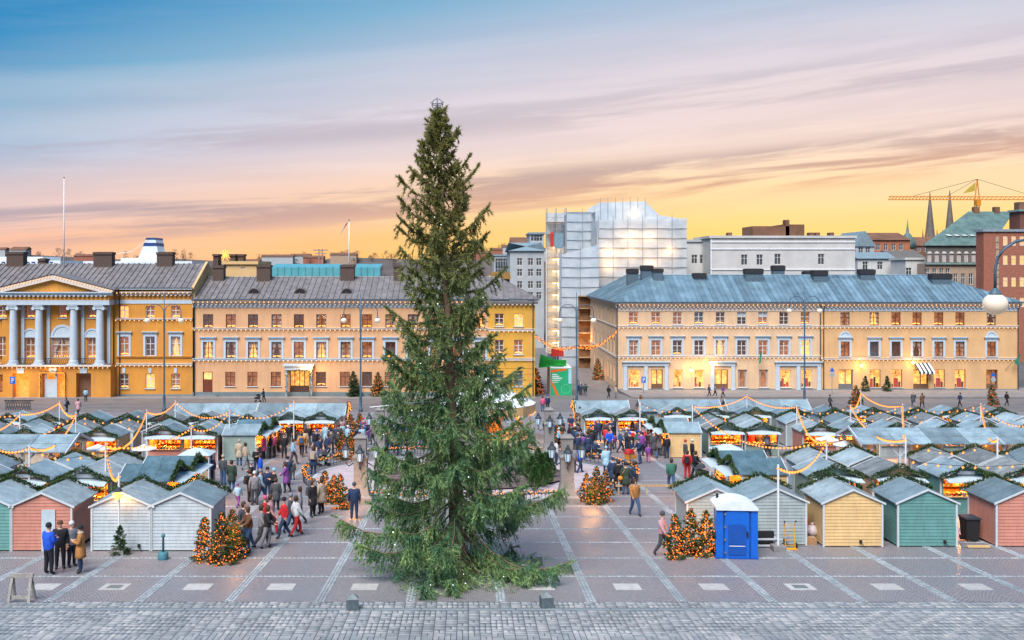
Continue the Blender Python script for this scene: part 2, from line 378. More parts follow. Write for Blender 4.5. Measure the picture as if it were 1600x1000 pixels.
# sett strips
SX = [-7.81 + 2.96 * k for k in range(-20, 24)]
SY = [33.0 + 2.945 * k for k in range(1, 27)]
V = []; Fc = []
def sett(x0, x1, y0, y1):
    o = len(V); h = 0.012 + rnd.random() * 0.008; e = 0.006
    for (a, b, c) in ((x0, y0, -0.01), (x1, y0, -0.01), (x1, y1, -0.01), (x0, y1, -0.01), (x0 + e, y0 + e, h), (x1 - e, y0 + e, h), (x1 - e, y1 - e, h), (x0 + e, y1 - e, h)):
        V.append((a, b, c + gz(b)))
    Fc.extend([(o + 4, o + 5, o + 6, o + 7), (o, o + 1, o + 5, o + 4), (o + 1, o + 2, o + 6, o + 5), (o + 2, o + 3, o + 7, o + 6), (o + 3, o, o + 4, o + 7)])
for x in SX:
    yend = 62 if abs(x) < 34 else 33
    y = 32.5
    while y < yend and abs(x) < (y * 0.6 + 3):
        for k in range(3):
            l = 0.17; yo = (k % 2) * 0.08
            sett(x - 0.165 + k * 0.11, x - 0.165 + k * 0.11 + 0.104, y + yo, y + yo + l - 0.006)
        y += 0.17
for yy in SY:
    if yy > 53: continue
    x = -30.0
    while x < 34:
        if abs(x) < yy * 0.58 + 1.5:
            sett(x, x + 0.164, yy - 0.06, yy + 0.06)
        x += 0.17
st = inst('sett_strips', np_mesh('sett_strips', V, Fc, SETT), square); st['kind'] = 'stuff'
mb = MB()
for x in SX: mb.quad((x - .16, 62, gz(62) + .006), (x + .16, 62, gz(62) + .006), (x + .16, 112, gz(112) + .006), (x - .16, 112, gz(112) + .006))
for yy in SY:
    if yy > 53: mb.quad((-74, yy - .1, gz(yy - .1) + .01), (74, yy - .1, gz(yy - .1) + .01), (74, yy + .1, gz(yy + .1) + .01), (-74, yy + .1, gz(yy + .1) + .01))
o = mb.build('far_sett_strips', SETT, square); o['kind'] = 'stuff'
# granite slabs set into the first row of bays
for (px, kind) in ((70, 0), (180, 1), (310, 0), (440, 0), (570, 0), (845, 0), (980, 0), (1115, 0), (1250, 1), (1386, 0), (1523, 0)):
    x, y, z = gp(px, 917)
    mb = MB(); mb.add([(x + a, y + b, gz(y + b) + c) for c in (-.02, .012) for a, b in ((-.45, -.42), (.45, -.42), (.45, .42), (-.45, .42))], [(4, 5, 6, 7), (0, 1, 5, 4), (1, 2, 6, 5), (2, 3, 7, 6), (3, 0, 4, 7)])
    if kind:
        mb.add([(x + a, y + b, gz(y + b) + .017) for a, b in ((-.24, -.22), (.24, -.22), (.24, .22), (-.24, .22))], [(0, 1, 2, 3)], 1)
    mb.build('slab', [SLABM, mat('cover_plate', (0.16, 0.18, 0.18), 0.5, 0.1, 4)], square)
# foreground promenade of granite pavers
prom = struct(sheet('promenade', -75, 75, [18.0, 32.45], JOINT, 0.0))
M_ = 0.34
pv_h = MB(); pv_v = MB()
def pav_box(mb, w_, d_, h=0.014):
    e = 0.006
    mb.add([(e, e, -.02), (w_ - e, e, -.02), (w_ - e, d_ - e, -.02), (e, d_ - e, -.02), (2 * e, 2 * e, h), (w_ - 2 * e, 2 * e, h), (w_ - 2 * e, d_ - 2 * e, h), (2 * e, d_ - 2 * e, h)],
           [(4, 5, 6, 7), (0, 1, 5, 4), (1, 2, 6, 5), (2, 3, 7, 6), (3, 0, 4, 7)])
    mb.v = [(a, b, c - SL * b) for a, b, c in mb.v]
pav_box(pv_h, M_, M_ / 2); pav_box(pv_v, M_ / 2, M_)
me_h = pv_h.mesh('paver', PAV); me_v = pv_v.mesh('paver', PAV)
allp = []
for j in range(0, 13):
    y0 = 28.05 + j * M_
    if 31.3 < y0 + 0.1 < 31.62: continue
    for i in range(-52, 56):
        x0 = i * M_
        for k in range(2):
            if (i + j + (i * 7 + j * 3) % 5 // 4) % 2: allp.append((x0, y0 + k * M_ / 2, 0))
            else: allp.append((x0 + k * M_ / 2, y0, 1))
def inview(p):
    a = scr((p[0] + .1, p[1] + .1, gz(p[1]))); return -5 < a[0] < 1605 and a[1] < 1003
vis = sorted([p for p in allp if inview(p)], key=lambda p: (round(p[1], 2), abs(p[0] - 1)))
for p in vis[:300]:
    inst('paver', me_h if p[2] == 0 else me_v, prom, (p[0], p[1], gz(p[1]) + rnd.random() * .004))
chosen = set(vis[:300])
V = []; Fc = []
for p in allp:
    if p in chosen: continue
    src = (pv_h if p[2] == 0 else pv_v).v; o = len(V); dz = gz(p[1]) + rnd.random() * .004
    V += [(a + p[0], b + p[1], c + dz) for a, b, c in src]
    Fc += [tuple(q + o for q in f) for f in ((4, 5, 6, 7), (0, 1, 5, 4), (1, 2, 6, 5), (2, 3, 7, 6), (3, 0, 4, 7))]
o = inst('further_pavers', np_mesh('further_pavers', V, Fc, PAV), prom); o['kind'] = 'stuff'
for k in range(-12, 13):      # long granite kerb stones laid flush
    mb = MB(); pav_box(mb, 1.5, 0.26, 0.016); mb.build('band_stone', mat('band_stone', (0.24, 0.28, 0.3), 0.6, 0.1, 3, rand=.07), prom, (k * 1.5, 31.62 - .2, gz(31.42)))
for k in range(-12, 13):
    mb = MB(); pav_box(mb, 1.5, 0.26, 0.016); mb.build('band_stone', MATS['band_stone'], prom, (k * 1.5 + .4, 27.78, gz(27.78)))
# round paved bed in the middle of the square
BC = (0.0, 61.5)
mb = MB(); n = 64
def ring(mb, r0, r1, dz, m=0):
    for j in range(n):
        a, b = 2 * math.pi * j / n, 2 * math.pi * (j + 1) / n
        P = [(BC[0] + q * math.cos(t), BC[1] + q * math.sin(t)) for q, t in ((r0, a), (r1, a), (r1, b), (r0, b))]
        mb.quad(*[(x, y, gz(y) + dz) for x, y in P], m)
ring(mb, 6.0, 9.3, 0.06); 
struct(mb.build('round_path', mat('pinkish_gravel_path', (0.52, 0.43, 0.44), 0.75, 0.12, 1.5, 0.2, 40)))
mb = MB(); ring(mb, 9.3, 9.55, 0.075)
for j in range(n):
    a, b = 2 * math.pi * j / n, 2 * math.pi * (j + 1) / n
    P = [(BC[0] + 9.55 * math.cos(t), BC[1] + 9.55 * math.sin(t)) for t in (a, b)]
    mb.quad(*[(x, y, gz(y) + dz) for (x, y), dz in ((P[0], 0), (P[1], 0), (P[1], .075), (P[0], .075))])
struct(mb.build('round_kerb', mat('kerb_granite', (0.5, 0.52, 0.54), 0.6, 0.1, 3)))
mb = MB(); ring(mb, 0.01, 6.0, 0.1); ring(mb, 5.85, 6.1, 0.16)
struct(mb.build('planting_bed', mat('bark_mulch', (0.2, 0.145, 0.14), 0.95, 0.35, 3, 0.6, 25)))
# ------------------------------------------------------------------ foliage
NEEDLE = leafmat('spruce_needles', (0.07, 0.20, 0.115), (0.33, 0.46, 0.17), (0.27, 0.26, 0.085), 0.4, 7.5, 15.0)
NEEDLE2 = leafmat('small_spruce_needles', (0.03, 0.07, 0.03), (0.08, 0.13, 0.05), None, 0.15)
GARL = leafmat('garland_needles', (0.015, 0.045, 0.015), (0.05, 0.09, 0.02), None, 0.1)
HEDGE = leafmat('conifer_shrub', (0.03, 0.085, 0.025), (0.07, 0.15, 0.04), None, 0.15)
TWIG = leafmat('bare_twigs', (0.11, 0.08, 0.065), (0.17, 0.125, 0.1), None, 0.0)
BARK = mat('spruce_bark', (0.25, 0.165, 0.105), 0.9, 0.3, 6, 0.5, 30)
def blades(P, D, L, W, rs):
    """thin triangular blades: base P, direction D, length L, width W"""
    n_ = len(P); D = D / (np.linalg.norm(D, axis=1, keepdims=True) + 1e-9)
    r_ = rs.normal(size=(n_, 3)); S = np.cross(D, r_); S /= (np.linalg.norm(S, axis=1, keepdims=True) + 1e-9)
    W = np.broadcast_to(np.asarray(W), (n_,))[:, None]; L = np.broadcast_to(np.asarray(L), (n_,))[:, None]
    V_ = np.stack([P - S * W / 2, P + S * W / 2, P + D * L], 1).reshape(-1, 3)
    return V_, np.arange(3 * n_).reshape(-1, 3)
def garland_path(pts, r_, n_, seed=3, m=None, ln=0.16):
    rs = np.random.RandomState(seed); pts = np.array(pts, float)
    seg = np.linalg.norm(np.diff(pts, axis=0), axis=1); cum = np.concatenate([[0], np.cumsum(seg)])
    s_ = rs.rand(n_) * cum[-1]; k = np.clip(np.searchsorted(cum, s_) - 1, 0, len(seg) - 1); t_ = ((s_ - cum[k]) / seg[k])[:, None]
    C = pts[k] * (1 - t_) + pts[k + 1] * t_; tan = (pts[k + 1] - pts[k]) / seg[k][:, None]
    D = rs.normal(size=(n_, 3)); D -= (D * tan).sum(1)[:, None] * tan * .6; D /= np.linalg.norm(D, axis=1)[:, None]
    rr = r_ * .5 * np.sqrt(rs.rand(n_))[:, None] * (0.8 + .35 * np.sin(s_ * 5)[:, None])
    V_, F_ = blades(C + D * rr, D + tan * rs.normal(0, .7, (n_, 1)), ln * (.6 + .8 * rs.rand(n_)), ln * .42, rs)
    return np_mesh('garland', V_, F_, m or GARL)
def spruce(H_, prof, seed, whorl, per, spacing, twig_len, needles, nl, nw, m, droop=0.25, hang=0.5, low=0.0, wig=0.15):
    """returns crown mesh, list of branch curves, points for bulbs"""
    rs = np.random.RandomState(seed); Ps, Ds, Ls = [], [], []; curves = []; tips = []
    h = low
    while h < H_ * 0.985:
        t_ = h / H_; Rm = prof(t_)
        for b in range(per + (rs.rand() < .5)):
            az = rs.rand() * 2 * math.pi; L = Rm * (0.62 + 0.5 * rs.rand()); 
            if L < .05: continue
            dz0 = -0.28 + 0.95 * t_ ** 1.5
            kk = max(4, int(L / 0.22)); u = np.linspace(0, 1, kk)
            out = L * (u * 0.98); zz = L * (dz0 * u - droop * np.sin(u * math.pi) * .5 + droop * 0.75 * np.maximum(u - .62, 0) ** 1.5 * 2)
            side = wig * L * np.sin(u * 3 + rs.rand() * 6) * u
            ca, sa = math.cos(az), math.sin(az)
            C = np.stack([out * ca - side * sa, out * sa + side * ca, h + rs.uniform(-.5, .5) * whorl + zz], 1); curves.append((C, L)); tips.append(C[-1])
            n_t = max(5, int(L / spacing) * 2)
            uu = 0.12 + 0.88 * rs.rand(n_t) ** 0.8; idx = uu * (kk - 1); i0 = np.clip(idx.astype(int), 0, kk - 2); fr = (idx - i0)[:, None]
            B = C[i0] * (1 - fr) + C[i0 + 1] * fr; T = C[i0 + 1] - C[i0]; T /= np.linalg.norm(T, axis=1)[:, None] + 1e-9
            sd = np.cross(T, [0, 0, 1.0]); sd /= np.linalg.norm(sd, axis=1)[:, None] + 1e-9
            sg = np.where(rs.rand(n_t) < .5, -1, 1)[:, None]
            hw = (hang * (0.5 + rs.rand(n_t)))[:, None] * (1.0 - .75 * t_)
            D = T * (.55 + .3 * rs.rand(n_t, 1)) + sd * sg * (.75 * rs.rand(n_t, 1) + .1) - np.array([[0, 0, 1.0]]) * hw
            D /= np.linalg.norm(D, axis=1)[:, None]
            tl = twig_len * (.5 + .8 * rs.rand(n_t)) * (0.5 + .5 * (1 - uu) ** .5) * (1 - .45 * t_)
            tl = np.minimum(tl, L * .6)
            # needles along each twig, twig bends down under its own weight
            q = rs.rand(n_t, needles); pos = B[:, None, :] + D[:, None, :] * (q * tl[:, None])[..., None]
            pos[..., 2] -= (q ** 2) * (tl * hw[:, 0] * .6)[:, None]
            dd = D[:, None, :] * .7 + rs.normal(0, .42, (n_t, needles, 3)); dd[..., 2] -= .25 * (1 - t_)
            Ps.append(pos.reshape(-1, 3)); Ds.append(dd.reshape(-1, 3)); Ls.append(np.full(n_t * needles, nl) * (.6 + .8 * rs.rand(n_t * needles)))
        h += whorl * (1 - .35 * t_)
    # leader
    kk = int(140 * max(1, H_ / 6)); u = 1 - .06 * rs.rand(kk)
    Ps.append(np.stack([rs.normal(0, .02, kk), rs.normal(0, .02, kk), H_ * u], 1)); Ds.append(np.stack([rs.normal(0, .6, kk), rs.normal(0, .6, kk), np.full(kk, .8)], 1)); Ls.append(np.full(kk, nl))
    P = np.concatenate(Ps); V_, F_ = blades(P, np.concatenate(Ds), np.concatenate(Ls), nw, rs)
    return np_mesh('crown', V_, F_, m), curves, P, rs
def trunk_mesh(H_, r0, curves, seed, n=9, minL=0.6):
    rs = random.Random(seed); mb = MB()
    k = 14; mb.tube([(rs.uniform(-.03, .03) * r0 * 4, rs.uniform(-.03, .03) * r0 * 4, H_ * .97 * i / k - .15) for i in range(k + 1)], [r0 * (1 - .93 * i / k) for i in range(k + 1)], n)
    for C, L in curves:
        if L < minL: continue
        st_ = max(1, len(C) // 5); mb.tube([tuple(c) for c in C[::st_]], [max(.006, .011 * L * (1 - i / (len(C[::st_]) + 1))) for i in range(len(C[::st_]))], 4, cap=False)
    return mb.mesh('trunk', BARK, True)
def bulbs_mesh(P, n_, r_, m, rs, seed=1):
    k = rs.choice(len(P), n_, replace=False); mb = MB()
    for i_, q in enumerate(P[k]): mb.octa(tuple(q), r_ * (.7 + .6 * ((i_ * 7) % 5) / 4), i_ % 3 == 0 and isinstance(m, list))
    return mb.mesh('bulbs', m)
# ---- the great spruce
BIGT = ((718 - CX) * 36.2 / F, 36.2); BIGH = 17.0
def bigprof(t):
    ks = [(0, 3.55), (.06, 3.65), (.14, 3.7), (.2, 3.55), (.3, 2.95), (.4, 2.5), (.5, 2.05), (.6, 1.75), (.7, 1.52), (.8, 1.2), (.88, .8), (.95, .4), (1, .08)]
    for (a, b), (c, d) in zip(ks, ks[1:]):
        if t <= c: return b + (d - b) * (t - a) / (c - a)
    return .08
def bough_spruce():
    """separate drooping boughs in loose whorls: gaps between them, hanging twigs under each"""
    rs = np.random.RandomState(31); Ps, Ds, Ls, curves = [], [], [], []; h = 0.6
    while h < BIGH * .985:
        t = h / BIGH; Rm = bigprof(t) * 1.06; n_b = 6 if t < .45 else 5; a0 = rs.rand() * 6.28
        for b in range(n_b):
            az = a0 + 6.283 * b / n_b + rs.normal(0, .28); L = Rm * rs.uniform(.68, 1.14)
            if rs.rand() < .12: L *= .6
            if L < .06: continue
            kk = max(5, int(L / .16)); u = np.linspace(0, 1, kk); el = -.42 + 1.15 * t ** 1.25 + rs.normal(0, .1); sag = .30 * (1 - t)
            out = L * u; zz = L * (el * u - sag * np.sin(u * 3.14) * .55 + (.22 + .2 * t) * np.maximum(u - .6, 0) ** 1.4 * 2); sd = L * .12 * np.sin(u * 2.6 + rs.rand() * 6) * u; ca, sa = math.cos(az), math.sin(az)
            C = np.stack([out * ca - sd * sa, out * sa + sd * ca, h + rs.uniform(-.16, .16) + zz], 1); curves.append((C, L))
            n_t = int(34 * L * (1 - .32 * t) + 7); uu = .1 + .9 * rs.rand(n_t) ** .75; ix = uu * (kk - 1); i0 = np.clip(ix.astype(int), 0, kk - 2); fr = (ix - i0)[:, None]
            B = C[i0] * (1 - fr) + C[i0 + 1] * fr; T = C[i0 + 1] - C[i0]; T /= np.linalg.norm(T, axis=1)[:, None] + 1e-9; S = np.cross(T, [0, 0, 1.]); S /= np.linalg.norm(S, axis=1)[:, None] + 1e-9
            sg = np.where(rs.rand(n_t) < .5, -1., 1.)[:, None]; hang = (rs.rand(n_t, 1) < (.85 - .7 * t)).astype(float)
            D = T * .7 + S * sg * rs.uniform(.25, 1.0, (n_t, 1)) - np.array([[0, 0, 1.]]) * (hang * rs.uniform(.7, 2.0, (n_t, 1)) + .1) + np.array([[0, 0, 1.]]) * .35 * t; D /= np.linalg.norm(D, axis=1)[:, None]
            tl = np.minimum(rs.uniform(.3, .85, n_t) * (1.15 - .7 * t) * (1.15 - .6 * uu), .55 * L + .1); nn = 24
            q = rs.rand(n_t, nn); pos = B[:, None, :] + D[:, None, :] * (q * tl[:, None])[..., None]; pos[..., 2] -= q ** 2 * (tl * (.15 + .3 * hang[:, 0]))[:, None]
            dd = D[:, None, :] * .9 + rs.normal(0, .38, (n_t, nn, 3)); Ps.append(pos.reshape(-1, 3)); Ds.append(dd.reshape(-1, 3)); Ls.append(.15 * rs.uniform(.6, 1.3, n_t * nn))
        h += .60 * (1 - .48 * t)
    k = 500; Ps.append(np.stack([rs.normal(0, .03, k), rs.normal(0, .03, k), BIGH * (1 - .09 * rs.rand(k))], 1)); Ds.append(np.stack([rs.normal(0, .7, k), rs.normal(0, .7, k), np.full(k, .8)], 1)); Ls.append(np.full(k, .14))
    P = np.concatenate(Ps); V_, F_ = blades(P, np.concatenate(Ds), np.concatenate(Ls), .036, rs); print('spruce blades', len(F_))
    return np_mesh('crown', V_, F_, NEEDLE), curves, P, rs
def make_big_spruce():
    o = (BIGT[0], BIGT[1], gz(BIGT[1]))
    root = empty('spruce_tree', o); tag(root, 'tall spruce Christmas tree with drooping branches in the middle of the square', 'tree')
    crown, curves, P, rs = bough_spruce()
    root.rotation_euler = (0, R(-2.7), 0)
    inst('crown', crown, root); inst('trunk', trunk_mesh(BIGH, 0.3, curves, 4, 10), root)
    inst('bulbs', bulbs_mesh(P, 130, 0.018, BULBC, rs), root)['kind'] = 'stuff'
    # brushwood and cut branches round the foot
    rs2 = np.random.RandomState(5); n_ = 1500; a = rs2.rand(n_) * 2 * math.pi; r_ = (.8 + 1.9 * np.sqrt(rs2.rand(n_))) * (1 + .16 * np.sin(a * 5) + .1 * np.sin(a * 11))
    yy = r_ * np.sin(a); P2 = np.stack([r_ * np.cos(a), yy, -SL * yy + rs2.rand(n_) * .35], 1)
    D2 = np.stack([np.cos(a), np.sin(a), rs2.normal(0, .5, n_) + .1], 1) + rs2.normal(0, .4, (n_, 3)); V_, F_ = blades(P2, D2, .26, .05, rs2)
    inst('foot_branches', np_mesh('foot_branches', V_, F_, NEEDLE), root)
    # wire star at the tip
    mb = MB(); c = Vector((0, 0, BIGH + .12))
    for ax in range(3):
        pts = [c + Vector((.2 * math.cos(t), .2 * math.sin(t), 0) if ax == 0 else ((0, .2 * math.cos(t), .2 * math.sin(t)) if ax == 1 else (.2 * math.cos(t), 0, .2 * math.sin(t)))) for t in [2 * math.pi * i / 14 for i in range(15)]]
        mb.tube(pts, .014, 4)
    for i in range(5):
        t = math.pi / 2 + 2 * math.pi * i / 5; mb.bar(c, c + Vector((.27 * math.cos(t), 0, .27 * math.sin(t))), .025, .025)
    mb.build('star', STEEL, root)
    # guy wires
    for p0, p1 in (((-.2, -.5, 6.45), (-3.0, .2, 6.2)), ((.2, -.5, 6.45), (2.9, .3, 6.3))):
        mb = MB(); mb.tube([p0, p1], .018, 4); mb.build('guy_wire', WHITE, root)
make_big_spruce()
SMALL = []
for sd, H_, rr in ((21, 1.95, .68), (22, 1.6, .55), (23, 2.35, .9)):
    cr, cv, P, rs = spruce(H_, lambda t, rr=rr: rr * (1 - t) ** .95 * (.75 + .25 * min(1, t * 4)) + .03, sd, .12, 6, .05, .22, 10, .08, .024, NEEDLE2, .1, .25, .12)
    SMALL.append((H_, cr, trunk_mesh(H_, .04, cv, sd, 6, .3), bulbs_mesh(P, 290, .027, [BULBR, BULB], rs)))
def lit_spruce(loc, kind, label, scale=1.0, lit=True, group='small lit spruces', light=0, rz=0.0):
    H_, cr, tr, bl = SMALL[kind]
    o = empty('small_spruce', loc, rz); o.scale = (scale,) * 3
    inst('crown', cr, o); inst('trunk', tr, o)
    mb = cached(('tstand',), lambda: MB().bar((-.35, 0, .04), (.35, 0, .04), .07, .05).bar((0, -.35, .045), (0, .35, .045), .07, .05).mesh('stand', WOOD)); inst('stand', mb, o)
    if lit: inst('bulbs', bl, o)['kind'] = 'stuff'
    if light: lamp('bulb_light', o, (0, -.55, 1.0), light, (1, .42, .1), .5)
    tag(o, label, 'tree', group); return o
# ------------------------------------------------------------------ buildings

def room_mat(name, c, e, s, pattern=0.0):
    m = bpy.data.materials.new(name); m.use_nodes = True; MATS[name] = m
    t = m.node_tree; p = t.nodes['Principled BSDF']
    g = t.nodes.new('ShaderNodeNewGeometry'); n = t.nodes.new('ShaderNodeTexNoise'); n.inputs['Scale'].default_value = 2.2; n.inputs['Detail'].default_value = 4
    t.links.new(g.outputs['Position'], n.inputs['Vector'])
    p.inputs['Base Color'].default_value = (*c, 1); p.inputs['Roughness'].default_value = 0.9
    t.links.new(ramp(t, n.outputs['Fac'], [(0.35, tuple(x * (1 - pattern) for x in e)), (0.65, e)]), p.inputs['Emission Color'])
    p.inputs['Emission Strength'].default_value = s
    m.cycles.emission_sampling = 'NONE'
    return m
ROOMS = [room_mat('dim_room', (0.12, 0.07, 0.045), (0.5, 0.16, 0.04), 0.08, 0.5), room_mat('lamplit_room', (0.3, 0.15, 0.07), (1, 0.32, 0.06), 0.24, 0.85),
         room_mat('bright_room', (0.6, 0.4, 0.2), (1, 0.46, 0.1), 0.9, 0.6), room_mat('grey_room', (0.16, 0.18, 0.2), (0.3, 0.3, 0.4), 0.06, 0.4)]
SHOPM = room_mat('lit_shop', (0.6, 0.35, 0.15), (1, 0.42, 0.08), 0.95, 0.7)
DOORGLOW = room_mat('orange_entrance', (0.5, 0.22, 0.06), (1, 0.26, 0.03), 0.7, 0.6)
CURT = mat('curtain_cloth', (0.6, 0.42, 0.3), 0.9, 0.2, 6)
BLIND = mat('pale_blind', (0.55, 0.62, 0.68), 0.8, 0.05, 3)

def win_frame(w_, h_, style):
    def f():
        mb = MB(); t = 0.075; d0, d1 = 0.0, 0.09
        mb.box(-w_ / 2, w_ / 2, d0, d1, 0, t); mb.box(-w_ / 2, w_ / 2, d0, d1, h_ - t, h_)
        mb.box(-w_ / 2, -w_ / 2 + t, d0, d1, t, h_ - t); mb.box(w_ / 2 - t, w_ / 2, d0, d1, t, h_ - t)
        if style != 'shop':
            zt = h_ * (0.62 if style != 'low' else 0.66)
            mb.box(-0.05, 0.05, d0 - .01, d1 - .01, t, h_ - t)
            mb.box(-w_ / 2 + t, -0.05, d0 - .012, d1 - .012, zt - .045, zt + .045); mb.box(.05, w_ / 2 - t, d0 - .012, d1 - .012, zt - .045, zt + .045)
            zm = zt * 0.5 + t / 2
            mb.box(-w_ / 2 + t, -0.05, d0 + .02, d1 - .03, zm - .02, zm + .02); mb.box(.05, w_ / 2 - t, d0 + .02, d1 - .03, zm - .02, zm + .02)
        return mb
    return f
def window(root, x, y, z, w_, h_, fm, style='tall', room=None, candle=False, curt=0, blind=False, sur=None, sill=True, name='window', o0=(0, 0, 0)):
    """x centre, z bottom, y of the wall face; frame stands 0.16 behind it"""
    k = (round(w_, 2), round(h_, 2), style, fm.name)
    me = cached(('wf',) + k, lambda: win_frame(w_, h_, style)().mesh('window', fm))
    o = inst(name, me, root, (x - o0[0], y + 0.16 - o0[1], z - o0[2]))
    me = cached(('pane',) + k[:2], lambda: MB().quad((-w_ / 2 + .03, .045, .03), (w_ / 2 - .03, .045, .03), (w_ / 2 - .03, .045, h_ - .03), (-w_ / 2 + .03, .045, h_ - .03)).mesh('pane', GLASS))
    inst('pane', me, o)
    rm = room or rnd.choice(ROOMS[:2])
    def rb():
        mb = MB(); a, b, d = w_ / 2, h_, 0.9
        mb.quad((-a, d, 0), (a, d, 0), (a, d, b), (-a, d, b)); mb.quad((-a, .09, 0), (-a, d, 0), (-a, d, b), (-a, .09, b)); mb.quad((a, d, 0), (a, .09, 0), (a, .09, b), (a, d, b))
        mb.quad((-a, .09, 0), (a, .09, 0), (a, d, 0), (-a, d, 0)); mb.quad((-a, d, b), (a, d, b), (a, .09, b), (-a, .09, b)); return mb.mesh('room', rm)
    inst('room', cached(('room', rm.name) + k[:2], rb), o)
    if style == 'shop' and rm is SHOPM:
        def dm():
            r_ = random.Random(int(w_ * 100)); mb = MB(); q = -w_ / 2 + .1
            while q < w_ / 2 - .2:
                a = r_.uniform(.12, .35); b = r_.uniform(.3, h_ * .6); mb.box(q, min(q + a, w_ / 2 - .08), .35, .6, .05, b, r_.randrange(3)); q += a + r_.uniform(.03, .2)
            for k_ in range(4): q = r_.uniform(-w_ / 2 + .2, w_ / 2 - .2); zz = r_.uniform(h_ * .55, h_ - .3); mb.octa((q, .4, zz), .13, r_.randrange(3)); mb.bar((q, .4, zz), (q, .4, h_), .02, .02, 2)
            return mb.mesh('shop_display', [mat('display_red', (.5, .05, .03), .7, .2, 5), mat('display_gold', (.6, .32, .08), .6, .2, 5), mat('display_dark', (.09, .05, .03), .7, .2, 5)])
        inst('shop_display', cached(('disp', round(w_, 2), round(x) % 4), dm), o)
    if curt:
        def cbm():
            mb = MB(); a = w_ / 2 - .06; q = w_ * 0.3
            for s_ in (-1, 1):
                pts = [(s_ * a, h_ - .05), (s_ * (a - q), h_ - .05), (s_ * (a - q * .55), h_ * .5), (s_ * (a - q * .7), .1), (s_ * a, .1)]
                if curt == 2: pts = [(s_ * a, h_ - .05), (s_ * .03, h_ - .05), (s_ * (a - q * .5), h_ * .35), (s_ * (a - q * .6), .1), (s_ * a, .1)]
                if s_ < 0: pts = pts[::-1]
                mb.prismy([(p_, z_) for p_, z_ in pts], .13, .19)
            return mb.mesh('curtain', CURT)
        inst('curtain', cached(('curt', curt) + k[:2], cbm), o)
    if blind:
        inst('blind', cached(('blind',) + k[:2], lambda: MB().box(-w_ / 2 + .07, w_ / 2 - .07, .12, .15, h_ * .55, h_ - .05).mesh('blind', BLIND)), o)
    if candle:
        def cm_():
            mb = MB(); nn = 7; sp_ = (w_ - .3) / nn
            for i in range(nn):
                xx = (i - 3) * sp_; hh = .2 + (3 - abs(i - 3)) * .05
                mb.box(xx - .03, xx + .03, .12, .17, .05, .05 + hh * .6, 1); mb.octa((xx, .145, .09 + hh * .6 + .05), .085, 0)
            mb.box(-w_ / 2 + .1, w_ / 2 - .1, .1, .2, .02, .05, 1); return mb.mesh('candle_arch', [CANDLE, WOOD])
        inst('candle_arch', cached(('candle', round(w_, 2)), cm_), o)
    if sur:
        def sm_():
            mb = MB(); b = .3; d = -.16
            mb.box(-w_ / 2 - b, -w_ / 2, d - .07, d + .03, -.04, h_); mb.box(w_ / 2, w_ / 2 + b, d - .07, d + .03, -.04, h_)
            mb.box(-w_ / 2 - b, w_ / 2 + b, d - .07, d + .03, h_, h_ + .5)
            mb.box(-w_ / 2 - b - .14, w_ / 2 + b + .14, d - .26, d + .03, h_ + .5, h_ + .62); mb.box(-w_ / 2 - b - .2, w_ / 2 + b + .2, d - .32, d + .03, h_ + .62, h_ + .7)
            if sur == 'arch':
                c0 = h_ + .7; r_ = w_ / 2 + .22
                for i in range(12):
                    t0, t1 = math.pi * i / 12, math.pi * (i + 1) / 12
                    mb.prismy([(r_ * .72 * math.cos(t0), c0 + r_ * .72 * math.sin(t0)), (r_ * math.cos(t0), c0 + r_ * math.sin(t0)), (r_ * math.cos(t1), c0 + r_ * math.sin(t1)), (r_ * .72 * math.cos(t1), c0 + r_ * .72 * math.sin(t1))], d - .12, d + .03)
                mb.prismy([(r_ * .72 * math.cos(math.pi * i / 12), c0 + r_ * .72 * math.sin(math.pi * i / 12)) for i in range(13)], d - .05, d + .02)
            return mb.mesh('window_surround', TRIM)
        inst('window_surround', cached(('sur', sur) + k[:2], sm_), o)
    if sill:
        inst('sill', cached(('sill', round(w_, 2)), lambda: MB().box(-w_ / 2 - .12, w_ / 2 + .12, -.3, .0, -.09, -.005).mesh('sill', TRIM)), o)
    return o
def facade(mb, x0, x1, z0, z1, y, openings, depth=0.3, m=0):
    """wall face at y with real openings (xa, xb, za, zb) and their reveals"""
    xs = sorted({x0, x1, *[q for o_ in openings for q in o_[:2]]}); zs = sorted({z0, z1, *[q for o_ in openings for q in o_[2:]]})
    xs = [q for q in xs if x0 <= q <= x1]; zs = [q for q in zs if z0 <= q <= z1]
    for i in range(len(xs) - 1):
        for j in range(len(zs) - 1):
            cx, cz = (xs[i] + xs[i + 1]) / 2, (zs[j] + zs[j + 1]) / 2
            if any(a < cx < b and c < cz < d for a, b, c, d in openings): continue
            mb.quad((xs[i], y, zs[j]), (xs[i + 1], y, zs[j]), (xs[i + 1], y, zs[j + 1]), (xs[i], y, zs[j + 1]), m)
    for a, b, c, d in openings:
        e = y + depth
        mb.quad((a, y, c), (a, y, d), (a, e, d), (a, e, c), m); mb.quad((b, y, d), (b, y, c), (b, e, c), (b, e, d), m)
        mb.quad((a, y, d), (b, y, d), (b, e, d), (a, e, d), m); mb.quad((b, y, c), (a, y, c), (a, e, c), (b, e, c), m)
    return mb
